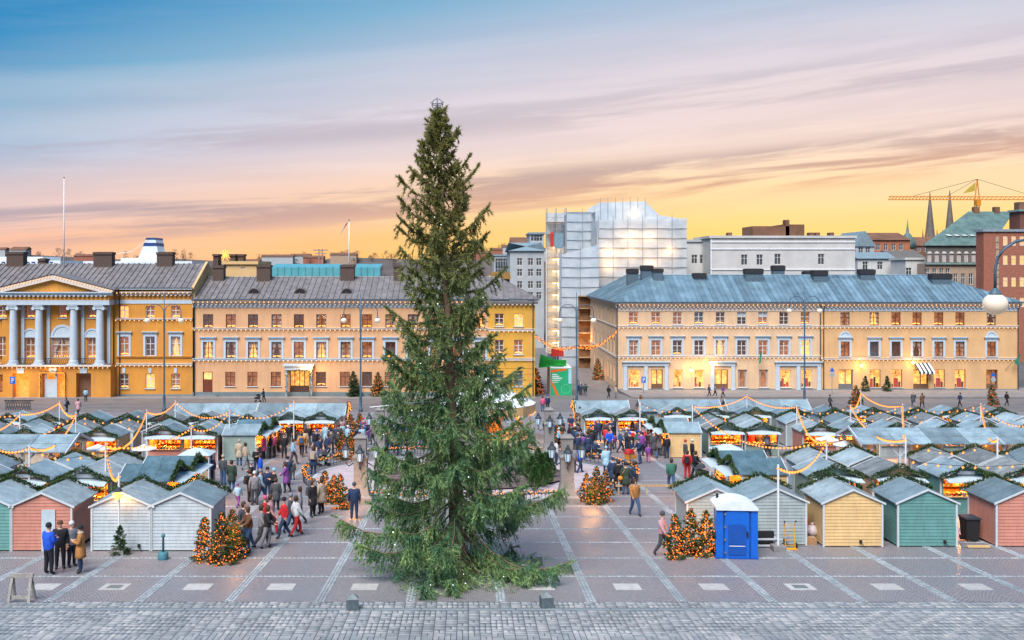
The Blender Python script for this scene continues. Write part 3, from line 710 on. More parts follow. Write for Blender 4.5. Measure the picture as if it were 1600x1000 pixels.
def roof_slope(roof, A, B, up, hipA, hipB, m, pitch=0.75, off=(0, 0, 0)):
    """standing seam sheets laid up the slope from eave A-B; up = vector eave to ridge; hips in metres along the eave"""
    A, B, up = Vector(A), Vector(B), Vector(up); L = (B - A).length; d = (B - A) / L; nrm = d.cross(up).normalized()
    if nrm.z < 0: nrm = -nrm
    nn = max(1, round(L / pitch)); st_ = L / nn
    def tt(s_):
        v_ = 1.0
        if hipA > 0: v_ = min(v_, s_ / hipA)
        if hipB > 0: v_ = min(v_, (L - s_) / hipB)
        return max(v_, 0.0)
    for i in range(nn):
        s0, s1 = i * st_, (i + 1) * st_; t0, t1 = tt(s0), tt(s1)
        P = [A + d * s0, A + d * s1, A + d * s1 + up * t1, A + d * s0 + up * t0]
        mb = MB(); th = nrm * 0.05
        top = [p + nrm * (0.004 * ((i * 37) % 5)) for p in P]
        mb.add([p - Vector(off) for p in top] + [p - th - Vector(off) for p in P], [(0, 1, 2, 3), (4, 7, 6, 5), (0, 4, 5, 1), (2, 6, 7, 3)])
        e = d * 0.05
        if t0 > 0.02:
            q0, q1 = P[0] - Vector(off), P[3] - Vector(off); h = nrm * 0.13
            mb.add([q0 - e, q0 + e, q1 + e, q1 - e, q0 - e + h, q0 + e + h, q1 + e + h, q1 - e + h], [(4, 5, 6, 7), (0, 4, 7, 3), (1, 2, 6, 5), (0, 1, 5, 4)])
        mb.build('roof_sheet', m, roof)
def chimney(roof, px0, px1, py0, py1, y, m, capm, off, d=1.4, cap=0.4):
    x0, x1, z1, z0 = pX(px0, y), pX(px1, y), pZ(py0, y), pZ(py1, y)
    mb = MB(); mb.box(x0 + .08, x1 - .08, y, y + d, z0 - 1.5, z1 - cap); mb.box(x0, x1, y - .12, y + d + .12, z1 - cap, z1, 1)
    mb.box(x0 + .2, x1 - .2, y + .15, y + d - .15, z1, z1 + .05, 1)
    return mb.build('chimney', [m, capm], roof, off=off)
def facade_lights(name, label, x0, x1, z, y, step=0.66, r_=0.095, group='fairy lights on the facades', m=None):
    mb = MB(); k = int((x1 - x0) / step)
    for i in range(k + 1): mb.octa((x0 + i * step - x0, 0, rnd.uniform(-.02, .02)), r_)
    root = empty(name, (x0, y, z)); 
    b_ = mb.build('bulbs', m or BULBW, root); b_['kind'] = 'stuff'
    mb = MB(); mb.tube([(0, .05, .03), (x1 - x0, .05, .03)], 0.02, 4); mb.build('cable', DARK, root)
    tag(root, label, 'fairy lights', group); return root
def cornice(root, x0, x1, z, y, m, o0, d=0.55, h=0.5, dent=True, name='cornice'):
    mb = MB(); mb.box(x0, x1, y - d * .45, y + .05, z - h, z - h * .62); mb.box(x0, x1, y - d * .75, y + .05, z - h * .62, z - h * .3); mb.box(x0, x1, y - d, y + .05, z - h * .3, z)
    if dent:
        k = int((x1 - x0) / .62)
        for i in range(k): mb.box(x0 + .15 + i * .62, x0 + .42 + i * .62, y - d * .7, y, z - h - .16, z - h + .003)
    return mb.build(name, m, root, off=o0)
def belt(root, x0, x1, z, y, m, o0, h=0.3, d=0.14, name='belt_course'):
    mb = MB(); mb.box(x0, x1, y - d, y + .02, z - h / 2, z + h / 2); mb.box(x0, x1, y - d - .08, y + .02, z + h / 2, z + h / 2 + .08)
    return mb.build(name, m, root, off=o0)
def downpipe(root, x, y, z0, z1, o0, m=None):
    mb = MB(); mb.tube([(x, y - .55, z1), (x, y - .5, z1 - .5), (x, y - .14, z1 - 1.1), (x, y - .14, z0 + .3), (x, y - .35, z0 + .1)], .075, 6); return mb.build('downpipe', m or DARK, root, off=o0)

PEACH = mat('peach_plaster', (0.68, 0.385, 0.20), 0.85, 0.07, 0.35, 0.1, 12)
CREAM = mat('cream_plaster', (0.70, 0.475, 0.285), 0.85, 0.06, 0.35, 0.1, 12)
TAN = mat('tan_plaster', (0.66, 0.40, 0.19), 0.85, 0.06, 0.35, 0.1, 12)
YELL = mat('ochre_plaster', (0.65, 0.28, 0.045), 0.85, 0.08, 0.35, 0.1, 12)
LEMON = mat('lemon_plaster', (0.70, 0.37, 0.05), 0.85, 0.08, 0.35, 0.1, 12)
GROOF = mat('grey_sheet_metal', (0.235, 0.215, 0.21), 0.5, 0.2, 1.2, metal=0.15, rand=0.09)
BROOF = mat('blue_sheet_metal', (0.195, 0.305, 0.37), 0.36, 0.18, 0.5, metal=0.25, rand=0.22)
BRICKD = mat('brown_chimney', (0.11, 0.075, 0.06), 0.8, 0.2, 5)
BLUECH = mat('blue_chimney', (0.1, 0.15, 0.19), 0.6, 0.15, 4)
PLINTH = mat('grey_plinth', (0.2, 0.23, 0.24), 0.8, 0.1, 2)

def row(px_list, py0, py1, wpx, y):
    return [(pX(p - wpx / 2, y), pX(p + wpx / 2, y), pZ(py1, y), pZ(py0, y)) for p in px_list]
def make_windows(root, o0, ops, y, fm, style='tall', sur=None, candle=0.0, cur=0.0, room=None, blind=0.0, sill=True):
    for i, (a, b, c, d) in enumerate(ops):
        s_ = sur[i] if isinstance(sur, (list, tuple)) else sur
        window(root, (a + b) / 2, y, c, b - a, d - c, fm, style, room=room or rnd.choices(ROOMS, (4, 5, 1.4, 1))[0], candle=rnd.random() < candle,
               curt=rnd.choice((1, 2)) if rnd.random() < cur else 0, blind=rnd.random() < blind, sur=s_, sill=sill, o0=o0)

# ---- building with the blue roof (right)
YR = 152.9; zb = gz(YR) - .1
def right_building():
    x0, xm, x1 = pX(965, YR), pX(1283, YR), pX(1591, YR); ze = pZ(471, YR); o0 = (x0, YR, zb)
    root = empty('cream_building', o0)
    tag(root, 'long three storey cream and tan building under a blue sheet metal roof', 'building')
    tops = [990, 1024.8, 1058.4, 1092, 1125.6, 1159, 1192, 1225, 1258.5]; tops2 = [1320.4, 1366, 1400, 1433, 1466.8, 1500, 1549]
    t1 = row(tops, 487.5, 507, 14.4, YR); m1 = row(tops, 531.5, 555, 14.4, YR)
    t2 = row(tops2, 488, 508.5, 14.4, YR); m2 = row(tops2, 533.6, 557, 14, YR)
    def xr(*pr): return [(pX(a, YR), pX(b, YR), pZ(605.5, YR), pZ(577.5, YR)) for a, b in pr]
    g1 = xr((983, 1001), (1052, 1066.4), (1085, 1100.3), (1153, 1167.6), (1186, 1200.6), (1219, 1235.6), (1252, 1268.8))
    d1 = [(pX(a, YR), pX(b, YR), zb + .32, pZ(577.5, YR)) for a, b in ((1017.6, 1035.6), (1117.4, 1137.6))]
    g2 = xr((1359, 1376), (1393, 1409.8), (1459.6, 1476.4), (1492, 1508.8))
    d2 = [(pX(a, YR), pX(b, YR), zb + .32, pZ(577.5, YR)) for a, b in ((1310, 1333), (1427, 1451), (1541, 1559))]
    mb = facade(MB(), x0, xm, zb, ze - .2, YR, t1 + m1 + g1 + d1); mb.build('wall', CREAM, root, off=o0)
    mb = facade(MB(), xm, x1, zb, ze - .2, YR, t2 + m2 + g2 + d2); mb.build('wall', TAN, root, off=o0)
    make_windows(root, o0, t1, YR, WFRAME, candle=.85, room=None, blind=.25); make_windows(root, o0, m1, YR, WFRAME, sur='flat', candle=.15, cur=.2)
    make_windows(root, o0, t2, YR, BROWN, candle=.9, cur=.3); make_windows(root, o0, m2, YR, BROWN, sur=['arch'] + ['flat'] * 5 + ['arch'], cur=.4)
    for i, g in enumerate(g1 + g2):
        window(root, (g[0] + g[1]) / 2, YR, g[2], g[1] - g[0], g[3] - g[2], WFRAME if i < 7 else BROWN, 'shop', room=(ROOMS[1] if i in (3, 4) else SHOPM), curt=1 if i in (3, 4) else 0, name='shop_window', o0=o0)
    for i, g in enumerate(d1 + d2):
        mb = MB(); a, b, c, d = g; w_ = b - a; y = YR + .2
        mb.box(a, a + .1, y, y + .1, c, d); mb.box(b - .1, b, y, y + .1, c, d); mb.box(a + .1, b - .1, y, y + .1, d - .12, d); mb.box((a + b) / 2 - .07, (a + b) / 2 + .07, y - .01, y + .09, c, d - .12)
        mb.box(a + .1, (a + b) / 2 - .07, y + .02, y + .08, c, c + .8); mb.box((a + b) / 2 + .07, b - .1, y + .02, y + .08, c, c + .8)
        dd = mb.build('door', mat('door_wood', (0.2, 0.11, 0.06), 0.5, 0.2, 5) if i != 2 else mat('grey_door', (0.16, 0.16, 0.17), 0.5, 0.1, 5), root, off=o0)
        mb = MB(); mb.box(a + .05, b - .05, y + .5, y + .6, c, d); mb.build('door_glow', SHOPM if i != 4 else ROOMS[1], dd, off=o0)
        mb = MB(); mb.box((a + b) / 2 - .16, (a + b) / 2 - .11, y - .08, y, c + .95, c + 1.2); mb.build('handle', STEEL, dd, off=o0)
    for a, b in ((974, 1044), (1110, 1148), (1212, 1282)):       # white shop portals
        X0, X1 = pX(a, YR), pX(b, YR); mb = MB(); zt = pZ(567, YR)
        xs_ = [X0, X1 - .55] + ([(X0 + X1) / 2 - .28] if b - a > 50 else [])
        for q in xs_: mb.box(q, q + .55, YR - .22, YR + .01, zb, zt - .45); mb.box(q - .06, q + .61, YR - .27, YR + .01, zb, zb + .45)
        mb.box(X0 - .05, X1 + .05, YR - .26, YR + .01, zt - .45, zt + .1); mb.box(X0 - .25, X1 + .25, YR - .5, YR + .01, zt + .1, zt + .24)
        for i in range(int((X1 - X0) / .4)): mb.box(X0 + .1 + i * .4, X0 + .3 + i * .4, YR - .36, YR, zt - .02, zt + .1)
        mb.build('shop_portal', TRIM, root, off=o0)
    for a, b, x00, x11 in ((965, 1283, x0, xm), (1283, 1591, xm, x1)):
        cornice(root, x00 - (.4 if a == 965 else 0), x11 + (.4 if b == 1591 else 0), pZ(473.5, YR), YR, mat('cornice_paint', (0.66, 0.58, 0.5), 0.7, 0.06, 2), o0, 0.6, 0.55)
        mb = MB(); mb.box(x00 - (.05 if a == 965 else 0), x11 + (.05 if b == 1591 else 0), YR - .07, YR + .02, pZ(486, YR), pZ(480, YR)); mb.build('frieze', TRIM if a > 1000 else MATS['cornice_paint'], root, off=o0)
        belt(root, x00, x11, pZ(510.5, YR), YR, MATS['cornice_paint'], o0, .24); belt(root, x00, x11, pZ(557.6 if a == 965 else 561, YR), YR, MATS['cornice_paint'], o0, .24)
    mb = MB(); mb.box(x0, x1, YR - .06, YR + .02, zb, pZ(607.5, YR)); mb.build('plinth', PLINTH, root, off=o0)
    # side wall along the side street
    yb = 188.0
    so = []
    for k, yy in enumerate((156.5, 160, 163.5, 171, 176, 181)):
        for z_, h_ in ((pZ(507, YR), 1.9), (pZ(555, YR), 2.3), (zb + 1.2, 2.6)): so.append((yy - .65, yy + .65, z_, z_ + h_))
    mb = facade(MB(), YR, yb, zb, ze - .2, 0, so, .25); mb.v = [(x0 - 0 + y_, x_, z_) for x_, y_, z_ in mb.v]; mb.build('side_wall', CREAM, root, off=o0)
    for i, (a, b, c, d) in enumerate(so):
        mb = MB(); q = x0 + .2
        mb.box(q, q + .08, a, b, c, c + .08); mb.box(q, q + .08, a, b, d - .08, d); mb.box(q, q + .08, a, a + .08, c, d); mb.box(q, q + .08, b - .08, b, c, d); mb.box(q - .01, q + .07, (a + b) / 2 - .05, (a + b) / 2 + .05, c, d)
        wo_ = mb.build('window', WFRAME, root, off=o0)
        mb = MB(); mb.quad((q + .05, a, c), (q + .05, b, c), (q + .05, b, d), (q + .05, a, d)); mb.build('pane', GLASS, wo_, off=o0)
        mb = MB(); mb.box(q + .5, q + .6, a - .2, b + .2, c - .2, d + .2); mb.build('room', SHOPM if i % 3 == 2 and i < 11 else ROOMS[i % 2], wo_, off=o0)
    mb = MB(); mb.box(x1 - .02, x1, YR, yb, zb, ze - .2); mb.box(x0, x1, yb - .02, yb, zb, ze - .2); mb.build('rear_wall', TAN, root, off=o0)
    mb = MB(); mb.box(x0 - .5, x0 + .02, YR - .5, yb, pZ(473.5, YR) - .2, pZ(473.5, YR)); mb.box(x0 - .12, x0 + .02, YR, yb, pZ(558.5, YR) - .15, pZ(557, YR)); mb.box(x0 - .12, x0 + .02, YR, yb, pZ(511, YR) - .1, pZ(510, YR)); mb.build('side_cornice', MATS['cornice_paint'], root, off=o0)
    # roof
    roof = empty('roof', (0, 0, 0)); roof.parent = root
    zr = pZ(430, YR + 7.2); e = .6
    A = (x0 - e, YR - e, ze - .1); B = (x1 + e, YR - e, ze - .1); upv = (0, 7.8, zr - ze + .1)
    roof_slope(roof, A, B, upv, 7.8, 10.5, BROOF, .8, o0)
    roof_slope(roof, (x0 - e, yb, ze - .1), A, (7.8, 0, zr - ze + .1), 0, 7.8, BROOF, .9, o0)
    roof_slope(roof, B, (x1 + e, YR + 15, ze - .1), (-10.5, 0, zr - ze + .1), 7.8, 7.2, BROOF, .9, o0)
    roof_slope(roof, (x1 + e, YR + 15, ze - .1), (x0 + 15, YR + 15, ze - .1), (0, -7.8, zr - ze + .1), 10.5, 0, BROOF, 1.2, o0)
    mb = MB(); mb.tube([(x0 + 7.2, YR + 7.2, zr + .03), (x1 - 9.9, YR + 7.2, zr + .03)], .1, 6); mb.tube([(x0 + 7.2, YR + 7.2, zr + .03), (x0 + 7.2, yb, zr + .03)], .1, 6)
    mb.tube([A, (x0 + 7.2, YR + 7.2, zr + .03)], .08, 6); mb.build('ridge_cap', BROOF, roof, off=o0)
    mb = MB(); mb.box(x0 - e - .1, x1 + e + .1, YR - e - .14, YR - e + .02, ze - .22, ze - .04); mb.box(x0 - e - .14, x0 - e + .02, YR - e, yb, ze - .22, ze - .04); mb.build('gutter', mat('gutter_metal', (0.07, 0.1, 0.13), 0.5, 0.1, 3), roof, off=o0)
    for a, b, t_, bt, yy in ((980, 998, 420, 440, YR + 13), (1002, 1021, 415, 440, YR + 9.5), (1020, 1037, 420, 444, YR + 5.5), (1084, 1104, 427, 443, YR + 5.6), (1164.5, 1193, 420, 444, YR + 5.2), (1208, 1227, 415, 430, YR + 10),
                             (1271, 1294, 423, 446, YR + 5), (1257, 1270, 424, 440, YR + 7.6), (1344, 1368, 421, 442, YR + 5.6), (1456, 1488, 428, 449, YR + 4.4)):
        chimney(roof, a, b, t_, bt, yy, BLUECH, mat('black_chimney_cap', (0.03, 0.03, 0.035), 0.7, 0.1, 5), o0, cap=.75 if b - a > 17 else .5)
    mb = MB()
    for k in range(9): mb.bar((pX(1296, YR) + k * .9, YR + 6.2, zr - .25), (pX(1296, YR) + k * .9, YR + 6.2, zr - .8), .05, .05)
    mb.bar((pX(1296, YR), YR + 6.2, zr - .25), (pX(1296, YR) + 7.2, YR + 6.2, zr - .25), .05, .05); mb.build('snow_rail', DARK, roof, off=o0)
    for q in (964.0, 1281.5, 1286.5, 1590): downpipe(root, pX(q, YR), YR, zb, ze - .3, o0)
    # striped awning over the cafe door
    mb = MB(); a, b = pX(1427, YR), pX(1452, YR)
    for i in range(8):
        u0, u1 = a + (b - a) * i / 8, a + (b - a) * (i + 1) / 8
        mb.quad((u0, YR - .05, pZ(567, YR)), (u1, YR - .05, pZ(567, YR)), (u1 + .3, YR - 1.3, pZ(580, YR)), (u0 + .3, YR - 1.3, pZ(580, YR)), i % 2)
        mb.quad((u0 + .3, YR - 1.3, pZ(580, YR)), (u1 + .3, YR - 1.3, pZ(580, YR)), (u1 + .3, YR - 1.3, pZ(580, YR) - .3), (u0 + .3, YR - 1.3, pZ(580, YR) - .3), i % 2)
    mb.build('awning', [DARK, WHITE], root, off=o0)
    for i, (q, zz) in enumerate(((1109.5, 568), (1078.5, 578), (1344, 571), (1424, 566))):     # wall lanterns
        x = pX(q, YR); z = pZ(zz, YR); mb = MB(); mb.tube([(x, YR, z + .3), (x, YR - .5, z + .45), (x, YR - .5, z + .25)], .03, 5, 1); mb.ball((x, YR - .5, z), .26, 8, 6)
        l_ = mb.build('wall_lantern', [glow('lantern_glow_%d' % i, (1, .5, .13), 5.0), DARK], root, off=o0)
        lamp('lantern_light', root, (x - o0[0], YR - 1.0 - o0[1], z - o0[2]), 110, (1, .55, .2), .3)
    mb = MB(); mb.bar((pX(1187, YR), YR - .1, pZ(560, YR)), (pX(1184, YR), YR - 1.3, pZ(548, YR)), .05, .05, 1); mb.quad((pX(1183, YR), YR - .9, pZ(568, YR)), (pX(1185.5, YR), YR - 1.1, pZ(566, YR)), (pX(1187.5, YR), YR - 1.2, pZ(547, YR)), (pX(1185, YR), YR - .9, pZ(551, YR)))
    mb.build('pennant', [mat('green_flag', (0.02, 0.2, 0.12), 0.8, 0.1, 3), DARK], root, off=o0)
    mb = MB(); mb.bar((pX(1570, YR), YR - .1, pZ(578, YR)), (pX(1588, YR), YR - 1.3, pZ(552, YR)), .05, .05, 1); mb.prismy([(pX(1578, YR), pZ(566, YR)), (pX(1584, YR), pZ(570, YR)), (pX(1588, YR), pZ(552, YR)), (pX(1584, YR), pZ(556, YR))], YR - 1.2, YR - 1.17); mb.build('pennant', [MATS['green_flag'], DARK], root, off=o0)
    for nm, z in (('cornice', pZ(476.5, YR)), ('upper belt', pZ(512.3, YR)), ('lower belt', pZ(559.6, YR))):
        facade_lights('fairy_lights', 'row of warm bulbs along the %s of the cream blue roofed facade' % nm, x0 + .2, xm, z, YR - (.72 if nm == 'cornice' else .3))
        facade_lights('fairy_lights', 'row of warm bulbs along the %s of the tan facade at right' % nm, xm + .2, x1, z - (.2 if 'lower' in nm else 0) - (.15 if 'lower' in nm else 0), YR - (.72 if nm == 'cornice' else .3))
    return root
right_building()

# ---- peach building left of the tree with the lemon corner house
YL = 140.3; zl = gz(YL) - .1
def peach_building():
    x0, x1 = pX(301, YL), pX(763, YL); ze = pZ(467.5, YL); o0 = (x0, YL, zl)
    root = empty('peach_building', o0); tag(root, 'long peach three storey building with brown windows left of the spruce', 'building')
    xs_ = [325.2, 360.6, 395.4, 432, 467, 502, 540, 573.5, 610, 645, 680, 715, 750]
    t1 = row(xs_, 491, 512.6, 15.6, YL); m1 = row(xs_, 534, 560, 15.6, YL)
    g1 = row([359.8, 394.4, 431, 501.5, 539, 573.5, 609, 645, 680, 715, 750], 581, 603.5, 15.6, YL)
    dr = [(pX(317, YL), pX(332, YL), zl + .5, pZ(581, YL)), (pX(453, YL), pX(483, YL), zl + .2, pZ(578, YL))]
    facade(MB(), x0, x1, zl, ze - .2, YL, t1 + m1 + g1 + dr).build('wall', PEACH, root, off=o0)
    make_windows(root, o0, t1, YL, BROWN, candle=.9, cur=.4); make_windows(root, o0, m1, YL, BROWN, sur='flat', candle=.9, cur=.65); make_windows(root, o0, g1, YL, BROWN, 'low', candle=.5)
    a, b, c, d = dr[0]; mb = MB(); mb.box(a, b, YL + .15, YL + .25, c, d); mb.box(a + .15, b - .15, YL + .1, YL + .15, c + .3, c + 1.2); dd = mb.build('door', mat('red_door', (0.19, 0.05, 0.025), 0.5, 0.2, 5), root, off=o0)
    mb = MB(); mb.box(a + .15, b - .15, YL + .1, YL + .14, c + 2.1, d - .1); mb.build('fanlight', SHOPM, dd, off=o0)
    for i in range(3): mb = MB(); mb.box(a - .5 - i * .3, b + .5 + i * .3, YL - .4 - i * .35, YL - .01, zl, zl + .6 - i * .17); mb.build('step', PLINTH, root, off=o0)
    a, b, c, d = dr[1]; mb = MB(); mb.box(a, b, YL + .2, YL + .3, c, c + 1.5)
    for k in range(5): mb.box(a + (b - a) * k / 4 - .05, a + (b - a) * k / 4 + .05, YL + .15, YL + .25, c + 1.5, d)
    mb.box(a, b, YL + .15, YL + .25, d - .1, d); dd = mb.build('entrance_door', mat('dark_wood', (0.09, 0.05, 0.035), 0.5, 0.2, 5), root, off=o0)
    mb = MB(); mb.box(a, b, YL + .9, YL + 1, c, d); mb.build('door_glow', SHOPM, dd, off=o0)
    mb = MB(); mb.box(pX(447, YL), pX(489, YL), YL - 1.1, YL + .01, pZ(577, YL), pZ(571, YL)); mb.box(pX(444, YL), pX(492, YL), YL - 1.3, YL + .01, pZ(571, YL), pZ(568.5, YL))
    for q in (449.5, 487.5): mb.box(pX(q - 1.6, YL), pX(q + 1.6, YL), YL - .95, YL - .6, zl, pZ(577, YL))
    mb.build('porch', TRIM, root, off=o0)
    gar = garland_path([(pX(450, YL), YL - 1.2, zl + .3), (pX(450, YL), YL - 1.2, pZ(580, YL)), (pX(468, YL), YL - 1.25, pZ(577.5, YL)), (pX(487, YL), YL - 1.2, pZ(580, YL)), (pX(487, YL), YL - 1.2, zl + .3)], .28, 700)
    inst('door_garland', gar, root, (-o0[0], -o0[1], -o0[2]))['kind'] = 'stuff'
    mb = MB(); x, z = pX(487, YL), pZ(573.5, YL); mb.ball((x, YL - 1.5, z), .33, 8, 6); mb.build('wall_lantern', glow('porch_lantern_glow', (1, .5, .12), 6.0), root, off=o0)
    lamp('lantern_light', root, (x - o0[0], YL - 1.9 - o0[1], z - .1 - o0[2]), 260, (1, .55, .2), .3)
    cornice(root, x0, x1, pZ(469.5, YL), YL, MATS['cornice_paint'], o0, .6, .5)
    mb = MB(); mb.box(x0, x1, YL - .07, YL + .02, pZ(480.5, YL), pZ(474.5, YL)); mb.build('frieze', TRIM, root, off=o0)
    belt(root, x0, x1, pZ(514, YL), YL, MATS['cornice_paint'], o0, .18); belt(root, x0, x1, pZ(561.8, YL), YL, TRIM, o0, .24)
    mb = MB(); mb.box(x0, x1, YL - .09, YL + .02, zl, pZ(612.5, YL)); mb.build('plinth', mat('teal_grey_plinth', (0.15, 0.2, 0.21), 0.8, 0.1, 2), root, off=o0)
    roof = empty('roof', (0, 0, 0)); roof.parent = root; zr = pZ(433, YL + 7); xe = pX(836, YL) + .5
    roof_slope(roof, (x0, YL - .6, ze), (xe, YL - .6, ze), (0, 7.6, zr - ze), 0, 5.5, GROOF, .82, o0)
    roof_slope(roof, (xe, YL - .6, ze), (xe, YL + 14.6, ze), (-5.5, 0, zr - ze), 7.6, 7.6, GROOF, .9, o0)
    roof_slope(roof, (xe, YL + 14.6, ze), (x0, YL + 14.6, ze), (0, -7.6, zr - ze), 5.5, 0, GROOF, 2.0, o0)
    mb = MB(); mb.tube([(x0, YL + 7, zr + .02), (xe - 5.5, YL + 7, zr + .02)], .1, 6); mb.build('ridge_cap', GROOF, roof, off=o0)
    mb = MB(); mb.box(x0, xe + .1, YL - .76, YL - .58, ze - .12, ze + .06); mb.build('gutter', MATS['gutter_metal'], roof, off=o0)
    for a, b, t_, bt, yy in ((331, 350, 415, 434, YL + 5.6), (400, 423, 414, 436, YL + 5.4), (531, 554, 414, 434, YL + 5.6), (614, 628, 414, 434, YL + 5.6)):
        chimney(roof, a, b, t_, bt, yy, BRICKD, BRICKD, o0, cap=.35)
    for q in (398.5, 470.5, 543):       # half round dormers
        x = pX(q, YL + 2); z = pZ(460, YL + 2); mb = MB()
        pts = [(x + 1.0 * math.cos(math.pi * i / 10), z + .95 * math.sin(math.pi * i / 10)) for i in range(11)]
        mb.prismy(pts, YL + 1.3, YL + 4.2); dm = mb.build('dormer', GROOF, roof, off=o0)
        mb = MB(); mb.prismy([(x + .82 * math.cos(math.pi * i / 10), z + .06 + .78 * math.sin(math.pi * i / 10)) for i in range(11)], YL + 1.26, YL + 1.297); mb.build('dormer_louvre', BLACK, roof, off=o0)
    downpipe(root, pX(304, YL), YL, zl, ze - .3, o0)
    for nm, z in (('cornice', pZ(472, YL)), ('upper belt', pZ(515.6, YL)), ('lower belt', pZ(563.6, YL))):
        facade_lights('fairy_lights', 'row of warm bulbs along the %s of the peach facade' % nm, x0 + .3, x1, z, YL - (.72 if nm == 'cornice' else .28))
    # lemon corner house
    X0, X1 = pX(763, YL) + .01, pX(836, YL); o1 = (X0, YL, zl)
    r2 = empty('lemon_house', o1); tag(r2, 'lemon yellow corner house between the spruce and the side street', 'building')
    cx = [780, 810]; t1 = row(cx, 490, 510, 14, YL); m1 = row(cx, 531, 554, 14, YL); g1 = row(cx, 579, 604, 15, YL)
    facade(MB(), X0, X1, zl, ze - .2, YL, t1 + m1 + g1).build('wall', LEMON, r2, off=o1)
    make_windows(r2, o1, t1, YL, WFRAME, candle=.8); make_windows(r2, o1, m1, YL, WFRAME, candle=.8, sur=None); make_windows(r2, o1, g1, YL, WFRAME, 'shop', room=ROOMS[3])
    mb = MB(); mb.box(X1 - .02, X1, YL, YL + 15, zl, ze - .2); mb.build('side_wall', LEMON, r2, off=o1)
    cornice(r2, X0, X1 + .4, pZ(469.5, YL), YL, MATS['cornice_paint'], o1, .6, .5)
    belt(r2, X0, X1, pZ(516, YL), YL, MATS['cornice_paint'], o1, .3); belt(r2, X0, X1, pZ(561.8, YL), YL, MATS['cornice_paint'], o1, .3)
    for z_ in (pZ(566 + 9 * k, YL) for k in range(5)):
        mb = MB(); mb.box(X0, X1, YL - .04, YL + .02, z_ - .03, z_ + .05); mb.build('string_course', LEMON, r2, off=o1)
    facade_lights('fairy_lights', 'row of warm bulbs across the lemon yellow corner house', X0 + .2, X1, pZ(518, YL), YL - .34)
    downpipe(r2, X1 - .3, YL, zl, ze - .3, o1)

